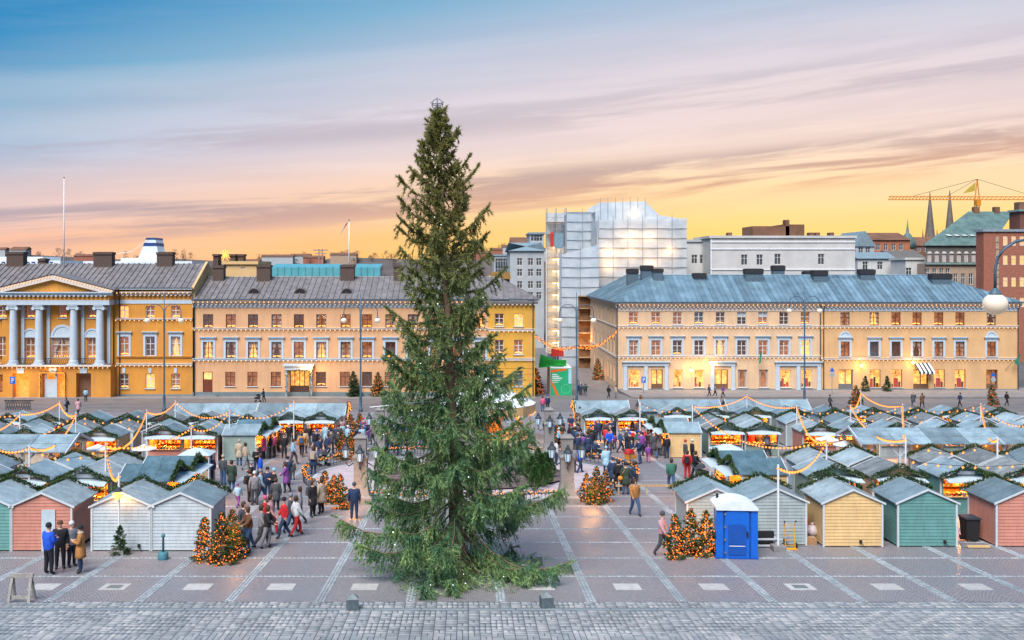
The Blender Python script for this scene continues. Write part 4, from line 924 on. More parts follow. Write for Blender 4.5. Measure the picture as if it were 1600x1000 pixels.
# ---- ochre palace with the portico
def palace():
    x0, x1 = -96.0, pX(301, YL) - .02; ze = pZ(450, YL); o0 = (x1, YL, zl)
    root = empty('ochre_palace', o0); tag(root, 'ochre palace with white columned portico and grey roof at left', 'building')
    cs = [194, 234.6, 274.4] + [-26 - 40 * k for k in range(7)]
    xl, xr = pX(-6, 138.6), pX(175, 138.6)
    t1 = row(cs, 478, 497, 14, YL); m1 = row(cs, 525.7, 556, 14.5, YL); g1 = row(cs, 584, 607, 14, YL)
    facade(MB(), x0, x1, zl, ze - .2, YL, t1 + m1 + g1).build('wall', YELL, root, off=o0)
    make_windows(root, o0, t1, YL, WFRAME, candle=.9); make_windows(root, o0, m1, YL, WFRAME, sur='flat', candle=.9, cur=.8); make_windows(root, o0, g1, YL, WFRAME, candle=.9)
    YP = 139.0; zpt = pZ(570, YP)        # portico ground floor block and upper wall
    yw = 139.7
    do = [(pX(24, YP), pX(50, YP), zl + .2, pZ(582, YP)), (pX(70, YP), pX(104, YP), zl + .2, pZ(581, YP)), (pX(123, YP), pX(146, YP), zl + .3, pZ(582, YP)), (pX(-2, YP), pX(9, YP), zl + 1.0, pZ(584, YP))]
    facade(MB(), xl, xr, zl, zpt, YP - .9, do, .8).build('arcade_wall', YELL, root, off=o0)
    for q_ in (xr - .02, xl): mb = MB(); mb.box(q_, q_ + .02, YP - .9, YL, zl, zpt); mb.build('arcade_side', YELL, root, off=o0)
    for i, g in enumerate(do):
        mb = MB(); mb.box(g[0] - .02, g[1] + .02, YP + .1, YP + .2, g[2], g[3]); mb.build('entrance_back', DOORGLOW if i in (0, 1) else ROOMS[1 if i == 3 else 0], root, off=o0)
    mb = MB(); a, b, c, d = do[1]
    for q in (a + .2, a + (b - a) * .55): mb.box(q, q + .25, YP - .5, YP - .3, c, d)
    mb.box(a + .45, a + (b - a) * .55, YP - .5, YP - .4, c, c + 2.6); mb.build('entrance_door', TRIM, root, off=o0)
    gar = garland_path([(a - .2, YP - 1.1, c), (a - .2, YP - 1.1, d + .1), (b + .2, YP - 1.1, d + .1), (b + .2, YP - 1.1, c)], .3, 700)
    inst('door_garland', gar, root, (-o0[0], -o0[1], -o0[2]))['kind'] = 'stuff'
    mb = MB(); 
    for i in range(60): t_ = i / 59; mb.octa((a - .2 + (b - a + .4) * min(1, max(0, t_ * 3 - 1)), YP - 1.3, c + (d - c) * (min(1, t_ * 3) if t_ < .66 else 1 - (t_ - .66) * 3)), .08)
    bb = mb.build('door_lights', BULB, root, off=o0); bb['kind'] = 'stuff'
    lamp('entrance_lamp', root, (pX(37, YP) - o0[0], YP - 1.6 - o0[1], zl + 3.0 - o0[2]), 70, (1, .5, .15), .4)
    lamp('entrance_lamp', root, (pX(87, YP) - o0[0], YP - 2.0 - o0[1], zl + 4.4 - o0[2]), 45, (1, .5, .15), .4)
    for q in (37, 87, 134.5):
        mb = MB(); mb.prismy([(pX(q - 5, YP), pZ(582, YP)), (pX(q + 5, YP), pZ(582, YP)), (pX(q + 6.5, YP), pZ(574, YP)), (pX(q - 6.5, YP), pZ(574, YP))], YP - 1.0, YP - .88); mb.build('keystone', TRIM, root, off=o0)
    for q in cs[:3]:
        mb = MB(); mb.prismy([(pX(q - 2, YL), pZ(583, YL)), (pX(q + 2, YL), pZ(583, YL)), (pX(q + 2.6, YL), pZ(575, YL)), (pX(q - 2.6, YL), pZ(575, YL))], YL - .1, YL + .01); mb.build('keystone', TRIM, root, off=o0)
    # upper wall of the portico with arched windows
    uw = [(pX(q - 6.5, yw), pX(q + 6.5, yw), pZ(497, yw), pZ(478, yw)) for q in (47.6, 98, 144, 3.5)]
    aw = [(pX(q - 8, yw), pX(q + 8, yw), pZ(560, yw), pZ(526, yw)) for q in (47.6, 144)] + [(pX(81, yw), pX(111, yw), pZ(560, yw), pZ(526, yw)), (pX(-2, yw), pX(9, yw), pZ(556, yw), pZ(526, yw))]
    facade(MB(), xl + .3, xr - .3, zpt, pZ(470, yw), yw, uw + aw).build('portico_wall', YELL, root, off=o0)
    make_windows(root, o0, uw, yw, WFRAME, candle=1); make_windows(root, o0, aw, yw, WFRAME, cur=.3, candle=.4, sill=False)
    for q, rr in ((47.6, 12), (98, 18), (144, 12)):
        x, z = pX(q, yw), pZ(525, yw); r_ = rr * yw / F; mb = MB(); mb.prismy([(x + r_ * math.cos(math.pi * i / 14), z + r_ * math.sin(math.pi * i / 14)) for i in range(15)], yw - .08, yw + .02)
        mb.prismy([(x + r_ * 1.0 * math.cos(math.pi * i / 14), z + r_ * math.sin(math.pi * i / 14)) for i in range(15)] + [(x - r_ * .8 * math.cos(math.pi * i / 14), z + .0 + r_ * .8 * math.sin(math.pi * i / 14)) for i in range(15)], yw - .16, yw - .06)
        mb.box(x - r_ - .1, x + r_ + .1, yw - .18, yw + .02, z - .2, z); mb.build('arch_panel', TRIM, root, off=o0)
    yc = YP - .35
    for q in (21, 61, 115.3, 156):
        x = pX(q, yc); zt = pZ(477, yc); z0 = zpt + .1; mb = MB(); H_ = zt - z0
        mb.lathe([(.72, 0), (.72, .25), (.6, .3), (.66, .45), (.55, .55), (.55, H_ * .35), (.47, H_ - .75), (.5, H_ - .7), (.5, H_ - .6)], 18, 0, (x, yc, z0)); mb.box(x - .75, x + .75, yc - .72, yc + .72, z0 - .12, z0 + .1)
        c_ = mb.build('column', TRIM, root, smooth=False, off=o0)
        mb = MB(); mb.box(x - .68, x + .68, yc - .6, yc + .6, zt - .14, zt); mb.box(x - .62, x + .62, yc - .5, yc + .5, zt - .5, zt - .14)
        for s_ in (-1, 1): mb.tube([(x + s_ * .62, yc - .58, zt - .42), (x + s_ * .62, yc + .58, zt - .42)], .24, 10)
        mb.build('capital', TRIM, c_, off=o0)
        mb = MB(); mb.box(x + .7, x + 1.15, yw - .25, yw + .01, z0, zt); mb.build('pilaster', TRIM, root, off=o0)
    for a, b in ((26, 55), (66, 110), (121, 151)):
        mb = MB(); A, B = pX(a, yc), pX(b, yc); z0, z1 = zpt + .05, zpt + .95; mb.box(A, B, yc - .03, yc + .03, z1 - .07, z1); mb.box(A, B, yc - .03, yc + .03, z0, z0 + .07)
        k = int((B - A) / .28)
        for i in range(k): u0 = A + (B - A) * i / k; u1 = A + (B - A) * (i + 1) / k; mb.bar((u0, yc, z0), (u1, yc, z1), .035, .035); mb.bar((u1, yc, z0), (u0, yc, z1), .035, .035)
        mb.build('balcony_railing', DARK, root, off=o0)
    ye = YP - .9
    mb = MB(); mb.box(xl + .2, xr - .2, ye, YL, pZ(476.5, ye), pZ(469, ye)); mb.build('architrave', TRIM, root, off=o0)
    mb = MB(); mb.box(xl + .25, xr - .25, ye + .05, YL, pZ(469, ye), pZ(461, ye)); mb.build('frieze', YELL, root, off=o0)
    cornice(root, xl - .3, xr + .3, pZ(456, ye), ye, TRIM, o0, .5, .5)
    mb = MB(); mb.box(xl - .1, xr + .1, ye - .35, ye + .3, zpt - .15, zpt + .06); mb.build('belt_course', MATS['cornice_paint'], root, off=o0)
    zp0, zp1 = pZ(456, ye), pZ(432, ye); xm = pX(84, ye)
    mb = MB(); mb.prismy([(xl + .3, zp0), (xr - .3, zp0), (xm, zp1 - .25)], ye + .1, ye + .3); mb.build('pediment', YELL, root, off=o0)
    mb = MB()
    for s_, xe_ in ((-1, xl - .4), (1, xr + .4)):
        mb.prismy([(xe_, zp0), (xe_, zp0 + .3), (xm, zp1 + .3), (xm, zp1 - .45), (xe_ - s_ * 1.8, zp0)][::s_], ye - .45, ye + .32)
    mb.build('pediment_cornice', MATS['cornice_paint'], root, off=o0)
    roof = empty('roof', (0, 0, 0)); roof.parent = root; zr = pZ(412, YL + 7)
    roof_slope(roof, (x0, YL - .6, ze), (x1 + .1, YL - .6, ze), (0, 7.6, zr - ze), 0, 0, GROOF, .82, o0); roof_slope(roof, (x1, YL + 14.6, ze), (x0, YL + 14.6, ze), (0, -7.6, zr - ze), 0, 0, GROOF, 2.5, o0)
    hz = zp1 + .35
    for s_, xe_ in ((-1, xl - .6), (1, xr + .6)):
        run = (hz - zp0 - .3)
        mb = MB(); d_ = (hz - ze) / (zr - ze) * 7.6
        mb.quad((xe_, ye - .6, zp0 + .32), (xm, ye - .6, hz), (xm, YL + d_, hz), (xe_, YL - .3, zp0 + .32)); mb.build('portico_roof', GROOF, roof, off=o0)
    mb = MB(); mb.box(xr + .3, x1 + .2, YL - .76, YL - .58, ze - .12, ze + .08); mb.build('gutter', MATS['gutter_metal'], roof, off=o0)
    mb = MB(); mb.prismx([(YL, zl), (YL, ze - .1), (YL - .45, ze - .1), (YL - .45, ze + .12), (YL + 7, zr + .3), (YL + 14.4, ze + .12), (YL + 14, zl)], x1, x1 + .35); mb.build('gable_wall', mat('pale_gable', (0.62, 0.42, 0.2), 0.85, 0.1, 1), root, off=o0)
    cornice(root, xr + .1, x1, pZ(455.5, YL), YL, MATS['cornice_paint'], o0, .55, .45); cornice(root, x0, xl - .1, pZ(455.5, YL), YL, MATS['cornice_paint'], o0, .55, .45)
    for a, b in ((x0, xl), (xr, x1)):
        mb = MB(); mb.box(a, b, YL - .08, YL + .02, pZ(474.5, YL), pZ(468.5, YL)); mb.build('frieze', TRIM, root, off=o0)
        belt(root, a, b, pZ(499, YL), YL, MATS['cornice_paint'], o0, .16); belt(root, a, b, pZ(570, YL), YL, MATS['cornice_paint'], o0, .3); belt(root, a, b, pZ(558, YL), YL, YELL, o0, .16)
        mb = MB(); mb.box(a, b, YL - .06, YL + .02, zl, zl + .5); mb.build('plinth', PLINTH, root, off=o0)
    for a, b, t_, bt, yy in ((9, 37, 393.6, 415, YL + 6), (145, 175.5, 394, 417, YL + 5.8), (244, 270, 394, 415, YL + 6), (59, 71, 404, 412, YL + 7)):
        chimney(roof, a, b, t_, bt, yy, BRICKD, BRICKD, o0, cap=.35)
    downpipe(root, xr + .5, YL, zl, ze - .3, o0)
    facade_lights('fairy_lights', 'row of warm bulbs under the ochre palace eaves', xr + .3, x1, pZ(457.5, YL), YL - .68); facade_lights('fairy_lights', 'row of warm bulbs along the upper belt of the ochre palace', xr, x1, pZ(500.3, YL), YL - .28)
    facade_lights('fairy_lights', 'row of warm bulbs along the lower belt of the ochre palace', xr, x1, pZ(571.5, YL), YL - .34); facade_lights('fairy_lights', 'row of warm bulbs under the columns of the portico', xl, xr, zpt - .3, ye - .45)
    for s_, xe_, nm in ((-1, xl - .3, 'left'), (1, xr + .3, 'right')):
        mb = MB(); r_ = empty('fairy_lights', (xe_, ye - .55, zp0 + .1))
        for i in range(20): t_ = i / 20; mb.octa(((xm - xe_) * t_, 0, (zp1 - zp0) * t_), .09)
        b_ = mb.build('bulbs', BULBW, r_); b_['kind'] = 'stuff'; tag(r_, 'sloping row of warm bulbs on the %s edge of the pediment' % nm, 'fairy lights', 'fairy lights on the facades')
peach_building()
palace()
# ------------------------------------------------------------------ market stalls
SW, SD, SE, SA_ = 2.4, 2.25, 1.9, 2.42
COLS = {'pink': (0.56, 0.235, 0.17), 'white': (0.47, 0.56, 0.60), 'grey': (0.34, 0.40, 0.40), 'yellow': (0.70, 0.47, 0.21), 'green': (0.13, 0.31, 0.285), 'sage': (0.26, 0.35, 0.31), 'peach': (0.66, 0.40, 0.24), 'cream': (0.6, 0.52, 0.4)}
STM = {k: mat(k + '_stall_paint', v, 0.6, 0.07, 1.4, 0.08, 25, rand=0.05) for k, v in COLS.items()}
SROOF = mat('stall_roof_sheet', (0.27, 0.37, 0.41), 0.4, 0.22, 0.9, metal=0.1, rand=0.32)
SROOF3 = mat('stall_roof_pale_sheet', (0.40, 0.50, 0.53), 0.4, 0.22, 1.1, metal=0.1, rand=0.15)
SROOF4 = mat('stall_roof_grey_felt', (0.235, 0.265, 0.27), 0.6, 0.25, 1.6, rand=0.15)
SROOF2 = mat('stall_roof_dark_sheet', (0.10, 0.185, 0.225), 0.45, 0.25, 1.4, rand=0.1)
BARGE = mat('barge_board_paint', (0.55, 0.6, 0.62), 0.6, 0.08, 3)
AWN = mat('awning_sheet', (0.48, 0.58, 0.62), 0.5, 0.08, 2)
INN = mat('stall_interior', (0.6, 0.27, 0.08), 0.8, 0.2, 2)
GOODM = [mat('goods_%d' % i, c, 0.6, 0.2, 8) for i, c in enumerate(((0.6, 0.04, 0.03), (0.7, 0.45, 0.1), (0.6, 0.5, 0.35), (0.12, 0.07, 0.04), (0.1, 0.2, 0.08), (0.65, 0.6, 0.5)))]
def worn(m, k=0.3):
    t = m.node_tree; p_ = t.nodes['Principled BSDF']; src = p_.inputs['Base Color'].links[0].from_socket; tcn = t.nodes.new('ShaderNodeTexCoord'); mp = t.nodes.new('ShaderNodeMapping'); mp.inputs['Scale'].default_value = (9, 9, 1.3); t.links.new(tcn.outputs['Object'], mp.inputs[0])
    oi = t.nodes.new('ShaderNodeObjectInfo'); ad = t.nodes.new('ShaderNodeVectorMath'); ad.operation = 'ADD'; t.links.new(mp.outputs[0], ad.inputs[0]); cx_ = t.nodes.new('ShaderNodeCombineXYZ'); t.links.new(mth(t, 'MULTIPLY', oi.outputs['Random'], 40.0), cx_.inputs[0]); t.links.new(cx_.outputs[0], ad.inputs[1])
    n_ = t.nodes.new('ShaderNodeTexNoise'); n_.inputs['Scale'].default_value = 1.0; n_.inputs['Detail'].default_value = 6; t.links.new(ad.outputs[0], n_.inputs['Vector'])
    n3 = t.nodes.new('ShaderNodeTexNoise'); n3.inputs['Scale'].default_value = .12; n3.inputs['Detail'].default_value = 4; t.links.new(ad.outputs[0], n3.inputs['Vector'])
    f_ = mth(t, 'MULTIPLY', ramp(t, n_.outputs['Fac'], [(.42, (0, 0, 0)), (.72, (1, 1, 1))]), k); dk = t.nodes.new('ShaderNodeHueSaturation'); dk.inputs['Value'].default_value = .55; dk.inputs['Saturation'].default_value = .8; t.links.new(src, dk.inputs['Color'])
    out = mixc(t, f_, src, dk.outputs[0]); t.links.new(mixc(t, mth(t, 'MULTIPLY', ramp(t, n3.outputs['Fac'], [(.45, (0, 0, 0)), (.7, (1, 1, 1))]), .25), out, dk.outputs[0]), p_.inputs['Base Color'])
for m_ in STM.values(): worn(m_, .35)
for m_ in (SROOF, SROOF2, SROOF3, SROOF4): worn(m_, .5)
for m_ in (PEACH, CREAM, TAN, YELL, LEMON): worn(m_, .12)
def half(z): return SW / 2 if z <= SE else SW / 2 * (SA_ - z) / (SA_ - SE)
def lap_wall(width, z0, z1, gable=False, holes=None, bh=0.135):
    """boards lapped over each other, wall faces -Y at y = 0"""
    mb = MB(); z = z0
    while z < z1 - 1e-3:
        zt = min(z + bh, z1); h0 = width / 2; h1 = width / 2
        if gable: h0 = min(h0, half(z) if z > SE else h0); h1 = min(h1, half(zt) if zt > SE else h1)
        segs = [(-h0, h0, -h1, h1)]
        if holes and holes[2] - .01 <= z < holes[3] - .02: segs = [(-h0, holes[0], -h1, holes[0]), (holes[1], h0, holes[1], h1)]
        for a, b, c, d in segs:
            mb.quad((a, -.022, z), (b, -.022, z), (d, -.004, zt), (c, -.004, zt)); mb.quad((a, 0, z), (b, 0, z), (b, -.022, z), (a, -.022, z))
        z = zt
    return mb
def turned(mb, ang, off):
    c, s_ = math.cos(ang), math.sin(ang); mb.v = [(x * c - y * s_ + off[0], x * s_ + y * c + off[1], z + off[2]) for x, y, z in mb.v]; return mb
def st_mesh(part, cname):
    m = STM[cname]
    def f():
        if part == 'back_wall': return turned(lap_wall(SW, .12, SA_, True), math.pi, (0, SD / 2, 0)).mesh('back_wall', m)
        if part == 'wall_l': return turned(lap_wall(SD, .12, SE), -math.pi / 2, (-SW / 2, 0, 0)).mesh('side_wall', m)
        if part == 'wall_r': return turned(lap_wall(SD, .12, SE), math.pi / 2, (SW / 2, 0, 0)).mesh('side_wall', m)
        if part == 'front_wall': return turned(lap_wall(SW, -.15, SA_, True, (-1.06, 1.06, .9, 1.78)), 0, (0, -SD / 2, 0)).mesh('front_wall', m)
    return cached(('stall', part, cname), f)
def roof_panel(s_, rm, name='roof_panel', w_=SW, d=SD, ze=SE, za=SA_, fo=.3, bo=.07, eo=.12, seams=2):
    def f():
        mb = MB(); dx = w_ / 2 + eo; sl = (za - ze) / (w_ / 2); y0, y1 = -d / 2 - fo, d / 2 + bo; t = .045; up = .03
        a = (0, za + up); b = (s_ * dx, za + up - sl * dx); poly = [a, b, (b[0], b[1] - t), (0, a[1] - t)]
        if s_ > 0: poly = poly[::-1]
        mb.prismy(poly, y0, y1)
        for k in range(1, seams + 1):
            yy = y0 + (y1 - y0) * k / (seams + 1); mb.bar((0, yy, a[1] + .008), (b[0], yy, b[1] + .008), .035, .025)
        return mb.mesh(name, rm)
    return cached(('roofp', s_, rm.name, name, w_, d, ze, za, fo, bo, seams), f)
def barge(s_, y, key, w_=SW, ze=SE, za=SA_, eo=.13):
    def f():
        dx = w_ / 2 + eo; sl = (za - ze) / (w_ / 2); up = .045
        mb = MB(); poly = [(0, za + up), (s_ * dx, za + up - sl * dx), (s_ * dx, za + up - sl * dx - .075), (0, za + up - .075)]
        if s_ > 0: poly = poly[::-1]
        return mb.prismy(poly, y - .02, y + .02).mesh('barge_board', BARGE)
    return cached(('barge', s_, key, w_, ze, za), f)
GAR_ST = [garland_path([(-SW / 2 - .2, 0, SE + .0), (-SW / 4, 0, SE + .33 + .05 * (q - 1)), (0, 0, SA_ + .1), (SW / 4, 0, SE + .3), (SW / 2 + .2, 0, SE + .02)], .2, 1000, 40 + q, ln=.12) for q in range(3)]
def goods_mesh(v_):
    def f():
        r_ = random.Random(v_); mb = MB()
        for z in (1.0, 1.32, 1.6):
            mb.box(-1.05, 1.05, SD / 2 - .4, SD / 2 - .08, z - .03, z, 3)
            x = -1.0
            while x < .95:
                w_ = r_.uniform(.06, .2); h = r_.uniform(.08, .24); mb.box(x, x + w_, SD / 2 - .38, SD / 2 - .14, z, z + h, r_.randrange(6)); x += w_ + r_.uniform(.0, .08)
        x = -1.0
        while x < .95:
            w_ = r_.uniform(.08, .22); h = r_.uniform(.05, .18); mb.box(x, x + w_, -SD / 2 + .02, -SD / 2 + .34, .95, .95 + h, r_.randrange(6)); x += w_ + r_.uniform(.02, .12)
        for k in range(9):
            x = -1 + k * .25; h = r_.uniform(.1, .26); mb.box(x - .05, x + .05, -SD / 2 + .2, -SD / 2 + .28, 1.75 - h, 1.75, r_.randrange(6))
        return mb.mesh('goods', GOODM)
    return cached(('goods', v_), f)
def stall(x, y, rot, cname, label, group, lit=True, roof=None, garland=True, light=True, z=None):
    """front faces local -Y; rot 0 faces the camera"""
    o = empty('market_stall', (x, y, gz(y) if z is None else z), rot); tag(o, label, 'stall', group)
    for p_ in ('back_wall', 'wall_l', 'wall_r', 'front_wall'): inst({'wall_l': 'side_wall', 'wall_r': 'side_wall'}.get(p_, p_), st_mesh(p_, cname), o)
    rm = roof or rnd.choices((SROOF, SROOF3, SROOF4), (5, 2, 3))[0]
    for s_ in (-1, 1):
        inst('roof_panel', roof_panel(s_, rm), o)
        inst('barge_board', barge(s_, -SD / 2 - .3, 'f'), o); inst('barge_board', barge(s_, SD / 2 + .075, 'b'), o)
    for a in (-1, 1):
        for b in (-1, 1):
            inst('corner_post', cached(('cpost',), lambda: MB().box(-.03, .045, -.03, .045, -.2, SE - .03).mesh('corner_post', BARGE)), o, (a * (SW / 2 + .005), b * (SD / 2 + .005), 0))
    inst('awning', cached(('awn',), lambda: MB().prismx([(-SD / 2 - .03, SE - .02), (-SD / 2 - .82, SE - .17), (-SD / 2 - .82, SE - .13), (-SD / 2 - .03, SE + .03)], -SW / 2 + .02, SW / 2 - .02).mesh('awning', AWN)), o)
    inst('counter', cached(('counter', cname), lambda: MB().box(-1.1, 1.1, -SD / 2 - .16, -SD / 2 + .36, .88, .94).mesh('counter', WOOD)), o)
    inst('inner_lining', cached(('lining',), lambda: MB().box(-SW / 2 + .04, SW / 2 - .04, SD / 2 - .06, SD / 2 - .04, 0, SE).box(-SW / 2 + .04, -SW / 2 + .06, -SD / 2 + .05, SD / 2 - .06, 0, SE).box(SW / 2 - .06, SW / 2 - .04, -SD / 2 + .05, SD / 2 - .06, 0, SE).mesh('inner_lining', INN)), o)
    if lit:
        g_ = inst('goods', goods_mesh(rnd.randrange(6)), o); g_['kind'] = 'stuff'
        b_ = inst('stall_bulbs', cached(('sbulb',), lambda: (lambda mb: [mb.octa((-.95 + k * .19, -SD / 2 + .1, 1.72 - .03 * (k % 2)), .04) for k in range(11)] and mb.mesh('stall_bulbs', BULB))(MB())), o); b_['kind'] = 'stuff'
        if light: lamp('stall_lamp', o, (0, -.45, 1.68), 260, (1, .31, .05), .12)
    if not lit:
        sx = rnd.choice((-.7, -.3, .6))
        inst('socket', cached(('sock',), lambda: MB().box(-.05, .05, SD / 2 + .03, SD / 2 + .09, .24, .36).mesh('socket', BLACK)), o, (sx, 0, 0))
        inst('power_cable', cached(('pcab',), lambda: MB().tube([(0, SD / 2 + .07, .28), (-.1, SD / 2 + .12, .16), (-.24, SD / 2 + .16, .03), (-.5, SD / 2 + .2, .09), (-.9, SD / 2 + .25, .09)], .012, 4).mesh('power_cable', BLACK)), o, (sx, 0, 0))
        if cname == 'pink': inst('door', cached(('sdoor',), lambda: MB().box(-.55, .0, SD / 2 + .032, SD / 2 + .06, .02, 1.75).mesh('door', AWN)), o)
    inst('shadow_skid', cached(('shadow_skid',), lambda: MB().box(-SW / 2 + .03, SW / 2 - .03, -SD / 2 + .1, SD / 2 - .02, -.25, .13).mesh('shadow_skid', BLACK)), o)  # black skid left showing below the boards stands in for a contact shadow
    if garland: inst('garland', rnd.choice(GAR_ST), o, (0, -SD / 2 - .33, 0))
    if rnd.random() < .5: inst('sign_board', cached(('sgn',), lambda: MB().box(-.42, .42, -SD / 2 - .07, -SD / 2 - .03, 2.0, 2.17).mesh('sign_board', WHITE)), o)
    return o
def frow(pxs, yn, cols, rowname, group, facing='F', **kw):
    for i, (px, c) in enumerate(zip(pxs, cols)):
        y = yn + (.3 if facing == 'F' else .16) + SD / 2
        where = ('%s from left in ' % ORD[i]) + rowname
        stall(pX(px, yn), y, 0 if facing == 'F' else math.pi, c, '%s wooden stall, %s' % (c, where), group, lit=(facing == 'F'), **kw)
def xrow(Xs, yn, cols, rowname, group, facing='A'):
    for i, (x, c) in enumerate(zip(Xs, cols)):
        stall(x, yn + (.16 if facing == 'A' else .3) + SD / 2, math.pi if facing == 'A' else 0, c, '%s wooden stall, %s from left in %s' % (c, ORD[i], rowname), group, lit=facing != 'A')
GL, GR = 'market stalls left of the spruce', 'market stalls right of the spruce'
frow([-32, 63, 188.5, 281], 40.0, ['green', 'pink', 'white', 'white'], 'the front row at left, back to us', GL, 'A')
frow([1121, 1216], 41.1, ['grey', 'grey'], 'the front row by the blue toilet', GR, 'A')
frow([1335, 1451.6, 1606], 40.8, ['yellow', 'green', 'pink'], 'the front row at far right', GR, 'A')
frow([-62, 35, 130], 47.2, ['grey', 'pink', 'grey'], 'the second row at left', GL)
xrow([-25.0, -20.8, -18.4], 50.0, ['white', 'peach', 'grey'], 'the garlanded row behind the second row', GL)
stall(-15.5, 48.5, math.pi / 2, 'cream', 'cream stall with dark blue roof and side awning behind white front stalls', GL, roof=SROOF2)
stall(-15.5, 51.7, math.pi / 2, 'grey', 'grey stall with dark blue roof behind the cream one', GL, roof=SROOF2)
frow([-17, 39, 95, 154], 67.2, ['peach', 'cream', 'pink', 'yellow'], 'the row behind the left pavilion', GL)
frow([255.6, 310.5], 68.4, ['pink', 'pink'], 'the twin pink stall with lit counter', GL)
xrow([-35.3, -31.9, -28.5, -25.3, -22.2, -19.1], 71.3, ['grey', 'white', 'grey', 'white', 'grey', 'grey'], 'the middle row turned away at left', GL)
stall(-15.9, 70.3, math.pi / 2, 'sage', 'sage green stall with side awning left of the crowd', GL, roof=SROOF)
stall(-15.9, 73.9, math.pi / 2, 'green', 'dark green stall behind the sage stall', GL, roof=SROOF2)
frow([12.6, 74, 136, 199, 255.6, 318.5], 79.3, ['grey', 'peach', 'grey', 'sage', 'pink', 'grey'], 'the far garlanded row at left', GL)
stall(pX(386.6, 78.5), 80.0, 0, 'peach', 'peach stall behind the sage stall roof', GL)
frow([452, 500.5], 80.6, ['grey', 'grey'], 'the pair of lit stalls left of the spruce', GL)
frow([1307.5, 1406.5, 1513, 1613], 48.3, ['sage', 'peach', 'green', 'pink'], 'the second row at right', GR)
xrow([18.8, 21.3, 25.65, 28.1, 30.7], 52.5, ['white', 'grey', 'white', 'grey', 'white'], 'the row behind the second row at right', GR)
stall(14.75, 50.8, -math.pi / 2, 'yellow', 'yellow stall with blue roof and red lit counter facing left', GR, roof=SROOF2)
stall(14.85, 54.1, -math.pi / 2, 'grey', 'grey stall behind the yellow blue roofed one', GR, roof=SROOF2)
frow([1135.5, 1192], 71.6, ['sage', 'sage'], 'the twin sage stall with lit counter at right', GR)
xrow([18.9, 21.9], 76.0, ['grey', 'grey'], 'the pair behind the twin sage stall', GR)
stall(15.4, 72.0, -math.pi / 2, 'yellow', 'yellow stall with closed doors and stars at its left gable', GR)
stall(15.4, 75.6, -math.pi / 2, 'grey', 'grey stall behind the yellow one with stars', GR)
frow([1283, 1338, 1403, 1484, 1545, 1606], 70.8, ['pink', 'peach', 'grey', 'sage', 'peach', 'grey'], 'the row behind the right pavilion', GR)
xrow([26.1, 29.8, 33.3, 36.6, 40.2, 43.4], 77.8, ['grey', 'white', 'grey', 'white', 'grey', 'white'], 'the middle row turned away at right', GR)
frow([1058, 1117, 1181.5, 1241.5, 1303, 1364.5, 1433.5, 1493.5, 1564], 86.0, ['peach', 'grey', 'yellow', 'grey', 'white', 'peach', 'grey', 'yellow', 'grey'], 'the far garlanded row at right', GR)
frow([936, 987], 83.4, ['grey', 'grey'], 'the pair of lit stalls right of the spruce', GR)

# long huts with the ridge across the view
def long_hut(x0, x1, y, c, label, endlit=0):
    L = x1 - x0; o = empty('market_hut', ((x0 + x1) / 2, y, gz(y))); tag(o, label, 'hut', 'long huts along the street')
    n_ = max(2, round(L / 2.4)); dp = 2.6; ze, za = 1.9, 2.62
    mb = MB(); mb.box(-L / 2, L / 2, -dp / 2, -dp / 2 + .05, -.2, ze); mb.build('front_wall', STM[c], o); mb = MB(); mb.box(-L / 2, L / 2, dp / 2 - .05, dp / 2, -.2, ze); mb.build('back_wall', STM[c], o)
    for s_ in (-1, 1):
        mb = MB(); mb.prismx([(-dp / 2 + .05, -.2), (dp / 2 - .05, -.2), (dp / 2 - .05, ze), (0, za - .05), (-dp / 2 + .05, ze)], s_ * L / 2 - .03, s_ * L / 2 + .03); mb.build('gable_wall', WHITE, o)
        for q in (-1, 1): mb = MB(); mb.bar((s_ * (L / 2 + .2), q * (dp / 2 + .25), ze - .12), (s_ * (L / 2 + .2), 0, za + .05), .05, .14); mb.build('barge_board', BARGE, o)
    for k in range(n_):
        a, b = -L / 2 - .2 + (L + .4) * k / n_, -L / 2 - .2 + (L + .4) * (k + 1) / n_
        for q in (-1, 1):
            mb = MB(); sl = (za - ze) / (dp / 2); ye = q * (dp / 2 + .3); zt = za + .04; zl_ = zt - sl * (dp / 2 + .3)
            mb.prismx([(0, zt), (ye, zl_), (ye, zl_ - .05), (0, zt - .05)][::-q], a + .015, b - .015); mb.bar((a, 0, zt + .02), (a, ye, zl_ + .02), .05, .05); mb.build('roof_panel', SROOF, o)
    if endlit:
        s_ = endlit; P = [(s_ * (L / 2 + .3), -dp / 2, .3), (s_ * (L / 2 + .3), -dp / 2, ze - .1), (s_ * (L / 2 + .3), 0, za + .1), (s_ * (L / 2 + .3), dp / 2, ze - .1)]
        inst('gable_garland', garland_path(P, .28, 500, 9), o); mb = MB()
        for k in range(26):
            t_ = k / 26 * 3; i = int(t_); f_ = t_ - i; a = Vector(P[i]); b = Vector(P[min(i + 1, 3)]); q_ = a.lerp(b, f_); mb.octa((q_.x + s_ * .1 + rnd.uniform(-.05, .05), q_.y - .1, q_.z), .07)
        mb.build('gable_bulbs', BULB, o)['kind'] = 'stuff'
    return o
long_hut(-25.7, -18.9, 88.6, 'grey', 'long grey roofed hut by the street behind the far left row')
long_hut(-18.4, -11.0, 88.6, 'white', 'long hut with white gable behind the lit pair left of spruce', 1)
long_hut(10.04, 14.6, 92.4, 'white', 'short hut with orange lit gable right of the spruce', -1)
long_hut(16.2, 23.4, 93.9, 'grey', 'long pale roofed hut in front of the cream building')
long_hut(24.3, 31.7, 93.9, 'grey', 'long grey roofed hut left of the tan facade')

